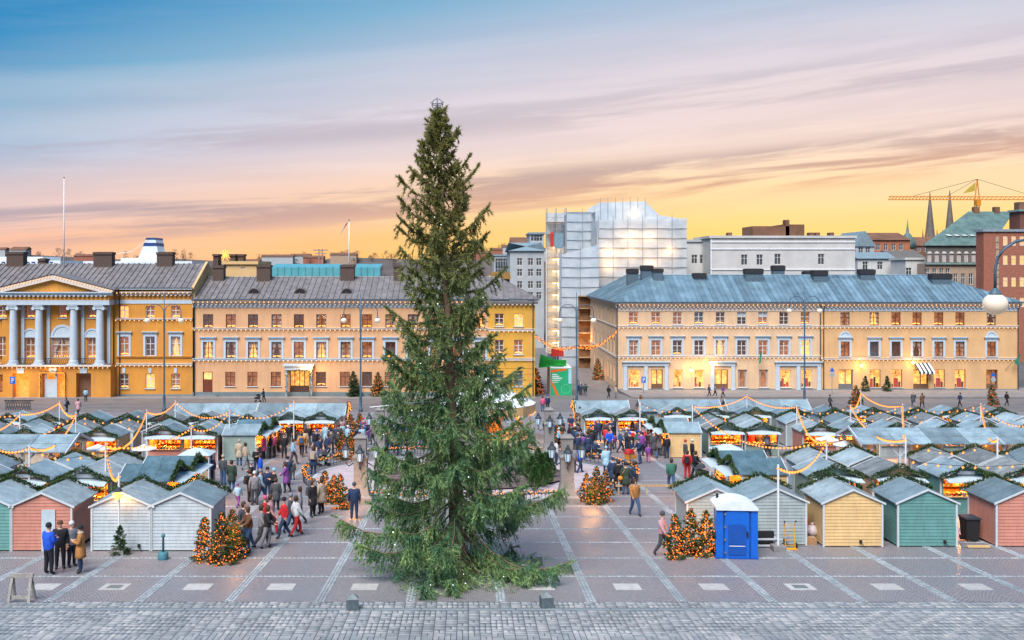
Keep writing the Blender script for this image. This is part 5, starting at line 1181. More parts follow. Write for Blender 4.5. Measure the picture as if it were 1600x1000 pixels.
# open timber pavilions
def pavilion(x0, x1, y, label, opens):
    L = x1 - x0; o = empty('pavilion', ((x0 + x1) / 2, y, gz(y))); tag(o, label, 'pavilion', 'open timber pavilions'); dp = 3.4; ze, za = 2.2, 2.9; n_ = round(L / 2.2)
    for k in range(n_ + 1):
        for q in (-1, 1): mb = MB(); x = -L / 2 + L * k / n_; mb.box(x - .07, x + .07, q * dp / 2 - .07, q * dp / 2 + .07, -.25, ze); mb.build('post', BARGE, o)
        if k < n_:
            x = -L / 2 + L * k / n_
            for s_, xx in ((1, x), (-1, x + L / n_)): mb = MB(); mb.bar((xx, -dp / 2, ze - .75), (xx + s_ * .65, -dp / 2, ze - .06), .09, .09); mb.build('brace', BARGE, o)
    for q in (-1, 1): mb = MB(); mb.box(-L / 2 - .3, L / 2 + .3, q * dp / 2 - .08, q * dp / 2 + .08, ze, ze + .16); mb.build('beam', BARGE, o)
    for k in range(n_):
        a, b = -L / 2 - .35 + (L + .7) * k / n_, -L / 2 - .35 + (L + .7) * (k + 1) / n_
        for q in (-1, 1):
            mb = MB(); sl = (za - ze - .16) / (dp / 2); ye = q * (dp / 2 + .35); zt = za + .04; zl_ = zt - sl * (dp / 2 + .35)
            mb.prismx([(0, zt), (ye, zl_), (ye, zl_ - .05), (0, zt - .05)][::-q], a + .012, b - .012); mb.bar((a, 0, zt + .02), (a, ye, zl_ + .02), .05, .04); mb.bar((a, ye * .55, zt - (zt - zl_) * .55 + .015), (b, ye * .55, zt - (zt - zl_) * .55 + .015), .03, .03); mb.build('roof_panel', SROOF, o)
    s_ = opens
    for q in (-1, 1): mb = MB(); mb.bar((s_ * (L / 2 + .36), q * (dp / 2 + .4), ze - .02), (s_ * (L / 2 + .36), 0, za + .08), .06, .16); mb.build('barge_board', BARGE, o)
    mb = MB(); mb.bar((s_ * L / 2, -dp / 2, ze + .1), (s_ * L / 2, 0, za - .3), .08, .1); mb.bar((s_ * L / 2, dp / 2, ze + .1), (s_ * L / 2, 0, za - .3), .08, .1); mb.bar((s_ * L / 2, 0, ze), (s_ * L / 2, 0, za), .08, .08); mb.build('truss', BARGE, o)
    for k in range(0, n_, 2):
        x = -L / 2 + L * (k + .5) / n_; mb = MB(); mb.box(x - .9, x + .9, dp / 2 - .1, dp / 2 - .05, -.2, 1.9); mb.build('back_panel', STM['peach'], o)
        mb = MB(); mb.box(x - .8, x + .8, -.35, .35, .7, .75); mb.box(x - .7, x - .6, -.3, .3, -.2, .7); mb.box(x + .6, x + .7, -.3, .3, -.2, .7); mb.build('table', WOOD, o)
    for k in range(3): lamp('pavilion_lamp', o, (-L / 2 + L * (k + .5) / 3, 0, 2.1), 45, (1, .5, .16), .2)
    return o
pavilion(-34.0, -23.0, 58.0, 'open timber pavilion with pale roof at the left edge', 1)
pavilion(24.1, 41.0, 62.2, 'long open timber pavilion with pale roof at right', -1)

# canopies and parasols between the stalls
def parasol(px, py, Yd, label):
    x = pX(px, Yd); z = pZ(py, Yd); g = gz(Yd); h = z - g; o = empty('parasol', (x, Yd, g)); tag(o, label, 'parasol', 'white parasols in the market')
    mb = MB(); mb.lathe([(.75, h - .16), (.77, h - .12), (.05, h + .14), (.01, h + .18)], 8); mb.build('canopy', WHITE, o); mb = MB(); mb.tube([(0, 0, -.02), (0, 0, h)], .03, 6); mb.build('pole', WHITE, o); mb = MB(); mb.lathe([(.35, 0), (.35, .06), (.08, .1)], 12); mb.build('base', STEEL, o)
    mb = MB(); mb.lathe([(.45, .98), (.45, 1.02)], 14); mb.build('table_top', WHITE, o)
parasol(153, 698, 61.0, 'small white parasol right of the left pavilion'); parasol(225, 698, 61.5, 'small white parasol before the twin pink stall'); parasol(1292.5, 684, 66.0, 'white parasol before the pink stall at right'); parasol(1320, 692, 63.5, 'white parasol at the open end of the right pavilion')
def canopy(px, py, Yd, label):
    x = pX(px, Yd); h = pZ(py, Yd) - gz(Yd); o = empty('canopy_stand', (x, Yd, gz(Yd))); tag(o, label, 'stand', 'canopy stands')
    mb = MB(); mb.add([(-.95, -.75, h - .2), (.95, -.75, h - .2), (.95, .75, h - .2), (-.95, .75, h - .2), (-.2, 0, h + .12), (.2, 0, h + .12)], [(0, 1, 5, 4), (1, 2, 5), (2, 3, 4, 5), (3, 0, 4)]); mb.build('roof', AWN, o)
    for a in (-.85, .85):
        for b in (-.65, .65): mb = MB(); mb.box(a - .03, a + .03, b - .03, b + .03, -.1, h - .2); mb.build('post', BARGE, o)
    mb = MB()
    for k in range(12): mb.quad((.86, -.65 + k * .108, .1), (.86, -.65 + k * .108 + .108, .1), (.86, -.65 + k * .108 + .108, h - .25), (.86, -.65 + k * .108, h - .25), k % 2)
    mb.build('striped_curtain', [WHITE, mat('red_stripe', (0.5, 0.2, 0.17), 0.8, 0.1, 4)], o)
    mb = MB(); mb.box(-.8, .8, -.6, -.2, .8, .86); mb.box(-.8, .8, -.6, -.56, 0, .8); mb.build('counter', WOOD, o)
canopy(308, 703, 58.0, 'pale canopy stand with striped curtain before the pink stall'); canopy(1136, 697, 60.0, 'pale canopy stand before the twin sage stall')

# ------------------------------------------------------------------ festoon lights on poles
POLES = {}
def fpole(key, px, py, base=True, Yd=None, label=None):
    Yd = Yd or 8241.0 / (py - 524.0); p = Vector((pX(px, Yd), Yd, pZ(py, Yd))); POLES[key] = p
    if base:
        g = gz(Yd); o = empty('light_pole', (p.x, Yd, g)); h = p.z - g
        mb = MB(); mb.tube([(0, 0, -.05), (0, 0, h + .08)], .045, 6); mb.build('shaft', WHITE, o)
        mb = MB(); mb.box(-.25, .25, -.25, .25, -.03, .22); mb.build('base', GRANITE, o)
        tag(o, 'thin white pole carrying light strings', 'pole', 'festoon light poles')
def festoon(a, b, sag, step=0.58, r_=0.072, m=None, label='string of warm bulbs sagging over the stalls'):
    a = POLES[a] if isinstance(a, str) else a; b = POLES[b] if isinstance(b, str) else b
    L = (b - a).length; n_ = max(6, int(L / step)); o = empty('light_string', tuple(a)); pts = []
    for i in range(n_ + 1): t_ = i / n_; q = (b - a) * t_; pts.append(Vector((q.x, q.y, q.z - sag * 4 * t_ * (1 - t_))))
    mb = MB(); mb.tube(pts, .012, 4); mb.build('cable', BLACK, o)
    mb = MB()
    for q in pts: mb.octa((q.x, q.y, q.z - .07), r_)
    mb.build('bulbs', m or BULB, o)['kind'] = 'stuff'; tag(o, label, 'light string', 'festoon light strings')
for k, px, py in (('a', 31, 646), ('b', 93, 628), ('c', 118.5, 646), ('d', 46, 698), ('e', 165, 695), ('g', 229, 642), ('h', 274, 627), ('i', 358.5, 642), ('j', 459, 628), ('z', -40, 672), ('y', -45, 640)): fpole(k, px, py)
fpole('f', 186, 742, Yd=39.5)
o = empty('star_lantern', (POLES['f'].x, POLES['f'].y - .12, POLES['f'].z - .75)); tag(o, 'glowing star lantern on the pole before the white stalls', 'lantern'); mb = MB()
for i in range(8): t_ = math.pi * i / 4; mb.bar((0, 0, 0), (.2 * math.cos(t_), 0, .2 * math.sin(t_)), .06, .06)
mb.build('rays', glow('star_lantern_glow', (1, .36, .06), 2.5), o); mb = MB(); mb.lathe([(.2, .12), (.12, .22), (.02, .3)], 8); mb.build('hood', DARK, o); lamp('lantern_light', o, (0, .35, -.05), 26, (1, .45, .12), .1); fpole('f2', 299, 668, Yd=62)
for a, b, s_ in (('y', 'a', .3), ('a', 'b', .3), ('b', 'c', .5), ('c', 'g', .7), ('z', 'c', 1.0), ('z', 'a', .5), ('d', 'c', .9), ('d', 'e', .6), ('e', 'g', 1.0), ('e', 'f', .7), ('e', 'f2', .5), ('f2', 'i', .6), ('g', 'h', .5), ('h', 'i', .8), ('i', 'j', .8), ('g', 'c', 1.5), ('z', 'd', .6)): festoon(a, b, s_)
for k, px, py in (('A', 1000, 630), ('B', 1082, 634), ('C', 1167, 618), ('D', 1245, 635), ('E', 1329, 634), ('F', 1345, 613), ('G', 1410, 633), ('H', 1532.5, 632), ('I', 1291.5, 687), ('K', 1415, 686), ('L', 1558.5, 685), ('M', 1640, 652), ('N', 1650, 690)): fpole(k, px, py)
fpole('J', 1216, 729, Yd=40.2)
for a, b, s_ in (('A', 'B', .5), ('B', 'C', .4), ('C', 'D', .4), ('D', 'E', .5), ('E', 'F', .6), ('E', 'G', .5), ('G', 'H', .5), ('D', 'I', .9), ('I', 'J', .7), ('D', 'G', 2.0), ('E', 'H', 2.0), ('G', 'M', 2.1), ('H', 'M', 1.0), ('G', 'K', .8), ('H', 'L', 1.0), ('K', 'L', .7), ('L', 'N', 1.2), ('B', 'I', 1.4), ('E', 'K', .9), ('F', 'G', .5)): festoon(a, b, s_)
festoon(Vector((pX(1427, 47.5), 47.5, gz(47.5) + 2.7)), Vector((pX(1640, 47.5), 47.5, gz(47.5) + 2.7)), .25, .55, .07, label='string of large bulbs along the green stall eaves at right')
# ------------------------------------------------------------------ people
CLOTH = {k: mat(k + '_cloth', c, 0.85, 0.15, 6, 0.2, 40) for k, c in {
    'black': (0.02, 0.021, 0.025), 'navy': (0.025, 0.045, 0.10), 'blue': (0.02, 0.10, 0.62), 'jeans': (0.05, 0.11, 0.22), 'grey': (0.22, 0.23, 0.25), 'dark grey': (0.07, 0.075, 0.085), 'tan': (0.42, 0.19, 0.06),
    'beige': (0.45, 0.36, 0.26), 'red': (0.55, 0.025, 0.03), 'pink': (0.62, 0.10, 0.22), 'green': (0.04, 0.16, 0.12), 'dark green': (0.035, 0.06, 0.045), 'white': (0.6, 0.62, 0.64), 'orange': (0.65, 0.26, 0.03), 'purple': (0.22, 0.07, 0.3), 'brown': (0.14, 0.065, 0.035), 'pale blue': (0.3, 0.5, 0.62), 'rose': (0.55, 0.3, 0.33)}.items()}
SKIN = mat('skin', (0.56, 0.33, 0.24), 0.55, 0.05, 8); HAIRM = mat('brown_hair', (0.07, 0.04, 0.025), 0.6, 0.2, 12); SHOE = mat('dark_shoes', (0.018, 0.017, 0.017), 0.5, 0.1, 8)
def body_mesh(key, J, Ed, lab):
    names = list(J); me = bpy.data.meshes.new('skeleton'); me.from_pydata([J[n_][0] for n_ in names], [(names.index(a), names.index(b)) for a, b in Ed], [])
    ob = bpy.data.objects.new('skeleton', me); col.objects.link(ob); md = ob.modifiers.new('skin', 'SKIN'); md.use_smooth_shade = True
    for i, n_ in enumerate(names):
        r_ = J[n_][1]; sv = me.skin_vertices[0].data[i]; sv.radius = r_ if isinstance(r_, tuple) else (r_, r_); sv.use_root = n_ == 'pelvis'
    s2 = ob.modifiers.new('sub', 'SUBSURF'); s2.levels = 1; s2.render_levels = 1
    bpy.context.view_layer.update(); dg = bpy.context.evaluated_depsgraph_get(); out = bpy.data.meshes.new_from_object(ob.evaluated_get(dg)); out.name = 'person'
    bpy.data.objects.remove(ob); out.materials.clear()
    # fingers: five short bent tapered tubes rooted in each palm, merged into the same mesh
    n0 = len(out.vertices); V_ = np.empty(n0 * 3, np.float32); out.vertices.foreach_get('co', V_); V_ = V_.reshape(-1, 3)
    faces = [tuple(p.vertices) for p in out.polygons]
    mb = MB(); mb.v = [tuple(v_) for v_ in V_]; mb.f = list(faces); mb.m = [0] * len(faces)
    segs = [(Vector(J[a][0]), Vector(J[b][0]), lab.get((a, b), lab.get(b, 0))) for a, b in Ed]
    for i, f in enumerate(faces):
        c = sum((Vector(V_[k]) for k in f), Vector()) / len(f); best = (9, 0)
        for a, b, l_ in segs:
            ab = b - a; t_ = max(0, min(1, (c - a).dot(ab) / ab.length_squared)); d = (c - (a + ab * t_)).length - .0
            if d < best[0]: best = (d, l_)
        mb.m[i] = best[1]
    for s_ in ('l', 'r'):
        w_, h = Vector(J['wrist_' + s_][0]), Vector(J['hand_' + s_][0]); d = (h - w_).normalized(); sd = d.cross(Vector((0, 0, 1)));
        sd = sd.normalized() if sd.length > .1 else Vector((0, 1, 0)); fw = sd.cross(d)
        for k in range(4):
            b0 = h + sd * (k - 1.5) * .017; ln = (.055, .07, .066, .05)[k]; mb.tube([b0 - d * .01, b0 + d * ln * .55, b0 + d * ln * .95 - fw * .02], [.0095, .0088, .007], 5, 2)
        b0 = w_.lerp(h, .45) + sd * .03; mb.tube([b0, b0 + sd * .022 + d * .025, b0 + sd * .026 + d * .055], [.011, .0095, .008], 5, 2)
    return mb.mesh('person', [CLOTH['navy'], CLOTH['black'], SKIN, SHOE], True)
def pose(kind):
    b = 1.34
    J = {'pelvis': ((0, 0, .95), (.155 * b, .125 * b)), 'waist': ((0, 0, 1.13), (.155 * b, .125 * b)), 'chest': ((0, 0, 1.33), (.175 * b, .13 * b)), 'neckb': ((0, .005, 1.46), (.085, .075)), 'neck': ((0, -.005, 1.525), (.052, .055)),
         'head': ((0, -.015, 1.61), (.075, .088)), 'top': ((0, -.005, 1.70), (.068, .078)), 'nose': ((0, -.105, 1.605), (.014, .016))}
    Ed = [('pelvis', 'waist'), ('waist', 'chest'), ('chest', 'neckb'), ('neckb', 'neck'), ('neck', 'head'), ('head', 'top'), ('head', 'nose')]
    P = {'stand': dict(l=((.2, 0, 1.4), (.255, .03, 1.13), (.25, -.04, .9), (.25, -.07, .82), (.1, 0, .88), (.115, -.015, .49), (.12, .02, .09), (.14, -.13, .045)), r=((-.2, 0, 1.4), (-.255, .03, 1.13), (-.25, -.04, .9), (-.25, -.07, .82), (-.1, 0, .88), (-.11, -.02, .49), (-.12, .02, .09), (-.14, -.13, .045))),
         'phone': dict(l=((.2, 0, 1.4), (.25, .0, 1.13), (.12, -.24, 1.2), (.06, -.3, 1.25), (.1, 0, .88), (.115, -.015, .49), (.12, .03, .09), (.15, -.12, .045)), r=((-.2, 0, 1.4), (-.25, .0, 1.13), (-.12, -.24, 1.18), (-.06, -.3, 1.22), (-.1, 0, .88), (-.12, -.03, .49), (-.13, .0, .09), (-.15, -.15, .045))),
         'walk': dict(l=((.2, 0, 1.4), (.25, .1, 1.15), (.24, .06, .92), (.24, .03, .84), (.1, 0, .88), (.11, -.2, .52), (.11, -.24, .11), (.115, -.38, .06)), r=((-.2, 0, 1.4), (-.25, -.08, 1.15), (-.23, -.22, .95), (-.22, -.27, .88), (-.1, 0, .88), (-.11, .06, .5), (-.11, .3, .14), (-.115, .2, .05))),
         'lean': dict(l=((.2, -.04, 1.4), (.26, -.12, 1.16), (.2, -.34, 1.04), (.19, -.42, 1.03), (.1, 0, .88), (.11, -.1, .5), (.11, -.02, .09), (.12, -.16, .045)), r=((-.2, -.04, 1.4), (-.26, -.12, 1.16), (-.2, -.34, 1.04), (-.19, -.42, 1.03), (-.1, 0, .88), (-.11, .1, .5), (-.11, .25, .1), (-.12, .13, .045)))}[kind]
    if kind == 'lean':
        for k in ('chest', 'neckb', 'neck', 'head', 'top', 'nose'): (x, y, z), r_ = J[k]; J[k] = ((x, y - .07, z - .01), r_)
    for s_ in 'lr':
        q = P[s_]
        for nm, p_, r_ in zip(('sh', 'el', 'wrist', 'hand', 'hip', 'kn', 'an', 'toe'), q, (.095, .078, .056, .034, .115, .084, .06, .05)): J[nm + '_' + s_ if nm not in ('wrist', 'hand') else nm + '_' + s_] = (p_, r_)
        Ed += [('chest', 'sh_' + s_), ('sh_' + s_, 'el_' + s_), ('el_' + s_, 'wrist_' + s_), ('wrist_' + s_, 'hand_' + s_), ('pelvis', 'hip_' + s_), ('hip_' + s_, 'kn_' + s_), ('kn_' + s_, 'an_' + s_), ('an_' + s_, 'toe_' + s_)]
    lab = {'neck': 2, 'head': 2, 'top': 2, 'nose': 2, 'hand_l': 2, 'hand_r': 2, 'hip_l': 0, 'hip_r': 0, 'kn_l': 1, 'kn_r': 1, 'an_l': 1, 'an_r': 1, 'toe_l': 3, 'toe_r': 3}
    return body_mesh(kind, J, Ed, lab)
POSES = {k: pose(k) for k in ('stand', 'phone', 'walk', 'lean')}
def acc(kind):
    def f():
        mb = MB()
        if kind == 'hat': mb.lathe([(.098, 1.635), (.104, 1.66), (.102, 1.71), (.075, 1.765), (.02, 1.79)], 12); return mb.mesh('hat', CLOTH['black'], True)
        if kind == 'hair': mb.lathe([(.07, 1.53), (.1, 1.6), (.104, 1.66), (.098, 1.72), (.06, 1.77), (.01, 1.785)], 12, 0, (0, .022, 0)); return mb.mesh('hair', HAIRM, True)
        if kind == 'skirt': mb.lathe([(.185, 1.06), (.215, .9), (.235, .7), (.245, .58), (.235, .575), (.2, .75)], 14); mb.v = [(x, y * .82, z) for x, y, z in mb.v]; return mb.mesh('coat_skirt', CLOTH['black'], True)
        if kind == 'pack': mb.box(-.14, .14, .13, .30, 1.02, 1.42); mb.box(-.11, .11, .3, .36, 1.06, 1.25); return mb.mesh('backpack', CLOTH['dark grey'])
        if kind == 'bag': mb.lathe([(.02, .8), (.13, .83), (.15, .92), (.11, 1.02), (.03, 1.05)], 10, 0, (.3, .06, 0)); mb.tube([(.27, .05, 1.0), (.14, .14, 1.3), (-.05, .05, 1.47)], .012, 4); return mb.mesh('shoulder_bag', CLOTH['orange'], True)
        if kind == 'face':
            for s_ in (-1, 1): mb.octa((s_ * .032, -.1, 1.635), .011)
            mb.box(-.025, .025, -.106, -.096, 1.562, 1.57, 1); return mb.mesh('eyes_and_mouth', [BLACK, CLOTH['rose']])
        if kind == 'scarf': mb.lathe([(.08, 1.44), (.115, 1.46), (.115, 1.52), (.075, 1.54)], 12); return mb.mesh('scarf', CLOTH['white'], True)
    return cached(('acc', kind), f)
def setm(o, i, m): o.material_slots[i].link = 'OBJECT'; o.material_slots[i].material = m
ROOTP = []
def person(px, py, coat, legs, kind='stand', face=180, ex=(), where='', h=1.74, xyz=None, label=None):
    x, y, z = xyz or gp(px, py); s_ = h / 1.74
    o = inst('person', POSES[kind], None, (x, y, z), R(face + 180 - 180)); o.scale = (s_,) * 3
    setm(o, 0, CLOTH[coat]); setm(o, 1, CLOTH[legs])
    head = 'hair'
    for e_ in ex:
        a, _, c = e_.partition(':')
        if a in ('hat', 'skirt', 'pack', 'bag', 'scarf'):
            q = inst({'skirt': 'coat_skirt', 'pack': 'backpack', 'bag': 'shoulder_bag'}.get(a, a), acc(a), o); setm(q, 0, CLOTH[c or coat])
            if a == 'hat': head = ''
            if kind == 'lean' and a in ('hat', 'scarf'): q.location = (0, -.07, -.01)
    if head: q = inst('hair', acc('hair'), o); q.location = (0, -.07, -.01) if kind == 'lean' else (0, 0, 0)
    if y < 60: q = inst('eyes_and_mouth', acc('face'), o); q.location = (0, -.07, -.01) if kind == 'lean' else (0, 0, 0)
    word = {'stand': 'standing', 'walk': 'walking', 'phone': 'hands raised', 'lean': 'leaning forward'}[kind]
    extra = ''.join(' and %s %s' % (c or '', {'hat': 'hat', 'pack': 'backpack', 'bag': 'shoulder bag', 'scarf': 'scarf'}[a]) for a, _, c in [e_.partition(':') for e_ in ex if not e_.startswith('skirt')][:1])
    if len((coat + extra + word + ' ' + where).split()) > 9: extra = ' '.join(extra.split()[:3]) and ''
    tag(o, label or 'person in %s coat%s %s %s' % (coat, extra, word, where), 'person', 'people at the market')
    return o
# rotation 0 faces the camera, 180 away, 90 faces right
W1 = 'near the pink front stall'
person(76, 898, 'blue', 'black', 'phone', 150, ('hat:black', ), W1, 1.86); person(94, 889, 'black', 'black', 'stand', 20, ('hat:brown',), W1, 1.78)
person(126, 895, 'tan', 'navy', 'phone', -80, ('hat:black', 'skirt:tan', 'scarf:beige'), W1, 1.72); person(112, 886, 'grey', 'black', 'stand', 60, ('hat:white', ), W1, 1.7)
W2 = 'beside the left stalls'
for a in ((329, 758, 'navy', 'black', 'stand', 200, ()), (348.6, 758, 'dark grey', 'jeans', 'stand', 150, ('hat:beige',)), (362, 768, 'dark green', 'jeans', 'stand', 170, ('skirt',)), (374, 728, 'beige', 'jeans', 'stand', 180, ('hat:beige', 'skirt')), (384, 734, 'beige', 'grey', 'walk', 120, ()), (401, 742, 'black', 'navy', 'phone', 30, ('hat:beige',)), (344, 712, 'navy', 'black', 'stand', 90, ()),
          (391, 786, 'dark grey', 'black', 'stand', 140, ('pack:black',)), (398, 790, 'grey', 'dark grey', 'stand', 200, ('hat:white',)), (407, 786, 'pale blue', 'jeans', 'walk', 90, ('hat:grey',)), (418, 782, 'navy', 'jeans', 'stand', 20, ('hat:black',)), (428, 784, 'black', 'black', 'phone', -60, ('hat:pale blue',))): person(*a, W2)
person(371.5, 793, 'pale blue', 'purple', 'walk', 160, ('hat:purple',), 'beside the white front stall', 1.2)
W3 = 'in the crowd left of the spruce'
for a in ((414, 838, 'red', 'dark grey', 'walk', 100, ('hat:pink',)), (423, 836, 'rose', 'red', 'walk', 80, ()), (444, 841, 'red', 'navy', 'walk', -70, ('hat:black',)), (454, 833, 'dark grey', 'jeans', 'walk', 90, ('hat:grey',)), (463, 838, 'white', 'red', 'walk', 120, ()), (409, 856, 'grey', 'dark grey', 'walk', 90, ()), (417, 857, 'black', 'grey', 'lean', 90, ()), (389, 859, 'brown', 'jeans', 'lean', -60, ()), (381, 850, 'dark grey', 'jeans', 'stand', 60, ('bag:tan',)), (468, 820, 'grey', 'black', 'walk', -90, ()),
          (488.6, 808, 'black', 'black', 'stand', 60, ('skirt', 'pack:dark grey')), (502, 803, 'beige', 'black', 'stand', -120, ('skirt',)), (553.5, 812, 'navy', 'navy', 'stand', 180, ('hat:dark grey',)), (489.5, 742, 'grey', 'navy', 'stand', 175, ('skirt:navy', 'pack:beige')), (471.5, 714, 'orange', 'black', 'walk', 180, ('pack:jeans',)), (458, 726, 'pale blue', 'dark grey', 'walk', 90, ()), (444, 716, 'black', 'black', 'stand', 0, ()), (412, 717, 'pink', 'black', 'stand', -100, ('skirt',)), (429, 715, 'pink', 'black', 'stand', -90, ()), (422, 716, 'black', 'black', 'stand', -80, ()), (436, 707, 'dark grey', 'black', 'stand', 120, ()), (500, 722, 'navy', 'jeans', 'walk', 60, ('pack:navy',)), (512, 716, 'navy', 'navy', 'walk', -60, ())): person(*a, W3)
W4 = 'right of the round bed'
for a in ((957.6, 763, 'navy', 'dark grey', 'stand', 150, ('hat:navy', 'skirt')), (966.5, 767, 'black', 'black', 'stand', 170, ('pack:black',)), (977.6, 773, 'dark green', 'jeans', 'stand', 180, ('bag:orange', 'hat:black', 'skirt:dark green')), (990, 770, 'navy', 'grey', 'walk', -110, ('skirt',)), (992, 806, 'tan', 'jeans', 'walk', 20, ()), (1049, 765, 'green', 'jeans', 'walk', 180, ()), (1074, 749, 'red', 'red', 'stand', 160, ('pack:black',)), (1081.6, 727, 'black', 'black', 'stand', 90, ('hat:white',)), (1086, 750, 'black', 'black', 'lean', 60, ()), (1071, 728, 'dark grey', 'black', 'stand', -90, ('hat:red',)),
          (999, 725, 'navy', 'jeans', 'lean', -70, ('hat:dark grey',)), (947, 741, 'pale blue', 'jeans', 'walk', 170, ('skirt:pale blue', 'hat:pale blue')), (895.6, 740, 'grey', 'dark grey', 'stand', 180, ()), (906, 740, 'blue', 'navy', 'walk', 120, ()), (1035, 869, 'rose', 'dark grey', 'walk', 60, ('hat:dark grey',)), (869, 727, 'white', 'navy', 'stand', 100, ()), (1126, 747, 'brown', 'black', 'stand', 60, ()), (1140, 748, 'navy', 'jeans', 'lean', 60, ())): person(*a, W4)
person(1013, 723, 'purple', 'pink', 'walk', 170, ('hat:purple',), 'beside the orange stroller', 1.25)
W5 = 'at a lit stall counter'
for a in ((259, 709.5, 'jeans', 'navy', 'stand', 170, ()), (269.5, 710, 'beige', 'dark grey', 'stand', 160, ('hat:beige',)), (295, 707, 'black', 'black', 'stand', 180, ()), (306, 708, 'dark grey', 'jeans', 'stand', 190, ()), (1124, 706, 'white', 'black', 'stand', 180, ('hat:red',)), (1141, 706, 'navy', 'black', 'stand', 190, ()), (1176, 708, 'red', 'black', 'stand', 175, ('skirt:red', 'hat:red')), (1188, 709, 'black', 'jeans', 'stand', 170, ('skirt',)), (1199, 713, 'grey', 'black', 'lean', -150, ())): person(*a, W5)
W6 = 'on the street'
for a in ((122, 648, 'rose', 'black', 'walk', 180, ('skirt:rose',)), (104, 646, 'black', 'black', 'walk', 160, ('pack:grey',)), (134, 627.5, 'pale blue', 'black', 'stand', 180, ()), (412, 628, 'navy', 'black', 'lean', -90, ()), (1441, 637, 'brown', 'black', 'walk', 180, ('skirt',)), (1427, 635, 'dark grey', 'grey', 'walk', 160, ('skirt', 'hat:beige')), (1108, 620, 'dark grey', 'navy', 'walk', 90, ()), (1117, 620, 'grey', 'black', 'walk', 80, ()), (848, 643, 'pink', 'jeans', 'stand', 180, ()), (855.5, 641, 'navy', 'black', 'stand', 180, ('hat:blue',)), (1297, 640, 'dark grey', 'black', 'walk', 90, ()), (1500, 636, 'navy', 'black', 'walk', -90, ()), (1573, 634, 'black', 'black', 'walk', 90, ()), (1130, 621, 'purple', 'black', 'walk', -90, ()), (951, 622, 'black', 'black', 'walk', 120, ()), (962, 622, 'beige', 'grey', 'stand', -60, ())): person(*a, W6)
pr = random.Random(12)
darks = ['black', 'navy', 'dark grey', 'grey', 'black', 'navy', 'dark green', 'brown', 'beige', 'jeans', 'black', 'navy', 'dark grey', 'dark grey', 'jeans', 'grey', 'black', 'navy', 'red', 'blue', 'rose', 'pale blue', 'purple', 'white']
def crowd(n_, x0, x1, y0, y1, where, mind=0.55, yrow=None):
    done = []; tries = 0
    while len(done) < n_ and tries < 2000:
        tries += 1; px, py = pr.uniform(x0, x1), pr.uniform(y0, y1); p = gp(px, py)
        if any((p[0] - q[0]) ** 2 + (p[1] - q[1]) ** 2 < mind ** 2 for q in done): continue
        done.append(p); ex = []
        if pr.random() < .55: ex.append('hat:' + pr.choice(['black', 'red', 'white', 'grey', 'navy', 'beige', 'blue']))
        if pr.random() < .25: ex.append('pack:' + pr.choice(['black', 'navy', 'dark grey', 'red', 'green']))
        c = pr.choice(darks)
        if pr.random() < .35: ex.append('skirt:' + c)
        person(px, py, c, pr.choice(['black', 'navy', 'jeans', 'dark grey']), pr.choice(['stand', 'stand', 'walk', 'phone', 'lean']), pr.choice([180, 170, 200, 90, -90, 0, 150]), ex, where, pr.uniform(1.58, 1.85) if pr.random() < .88 else 1.2)
crowd(22, 512, 600, 684, 712, 'by the lit pair at left'); crowd(12, 425, 515, 690, 712, 'before the lit left pair'); crowd(14, 590, 660, 694, 712, 'behind the spruce'); crowd(44, 898, 1022, 684, 716, 'in the dense right crowd', .55); crowd(6, 385, 475, 742, 800, 'among the left crowd', .7); crowd(6, 1016, 1045, 690, 722, 'beside the yellow stall', .6); crowd(10, 845, 900, 678, 704, 'near the round bed lanterns'); crowd(6, 895, 926, 612, 620, 'in the side street'); crowd(5, 1265, 1310, 702, 708, 'before the pink stall at right')
crowd(7, 1345, 1420, 698, 704, 'under the right pavilion', .5); crowd(6, 20, 100, 712, 722, 'under the left pavilion', .5); crowd(4, 125, 150, 712, 720, 'beside the left pavilion', .5)
# ------------------------------------------------------------------ things on the square
def street_lamp(px, py, label, h=13.6, arm=2.0, loc=None, gl=True):
    x, y, z = loc or gp(px, py); o = empty('street_lamp', (x, y, z)); tag(o, label, 'street lamp', 'twin globe street lamps')
    mb = MB(); mb.lathe([(.24, -.05), (.24, .3), (.17, .4), (.15, 1.6), (.17, 1.65), (.11, 1.9), (.09, h * .7), (.045, h)], 10); mb.build('post', LAMPPOST, o, smooth=True)
    for s_ in (-1, 1):
        pts = [(s_ * .05, 0, h - 5.2), (s_ * .08, 0, h - 2.4)] + [(s_ * (arm / 2 + arm / 2 * math.cos(math.pi - math.pi * i / 8) * .92), 0, h - 2.2 + arm * .42 * math.sin(math.pi * i / 8)) for i in range(9)] + [(s_ * arm * .96, 0, h - 2.75)]
        mb = MB(); mb.tube(pts, .045, 6); a = mb.build('arm', LAMPPOST, o, smooth=True)
        mb = MB(); mb.ball((s_ * arm * .96, 0, h - 3.2), .34, 16, 10, 0, .92); mb.build('globe', mat('globe_glass', (0.66, 0.6, 0.5), 0.12, 0.04, 2, spec=0.6, emit=(1, .72, .42), es=.12), o, smooth=True)
        mb = MB(); mb.lathe([(.16, h - 2.98), (.18, h - 2.9), (.06, h - 2.74)], 10, 0, (s_ * arm * .96, 0, 0)); mb.build('globe_cap', LAMPPOST, a)
street_lamp(256.5, 643, 'tall twin globe lamp before the ochre palace'); street_lamp(563.5, 643, 'tall twin globe lamp before the peach facade'); street_lamp(901, 643, 'tall twin globe lamp at the side street'); street_lamp(1257, 632, 'tall twin globe lamp before the cream facade', 15.0)
street_lamp(1647, 0, 'large twin globe lamp at the right edge of view', loc=(pX(1662, 28.6), 28.6, gz(28.6)), h=12.8, arm=2.05)
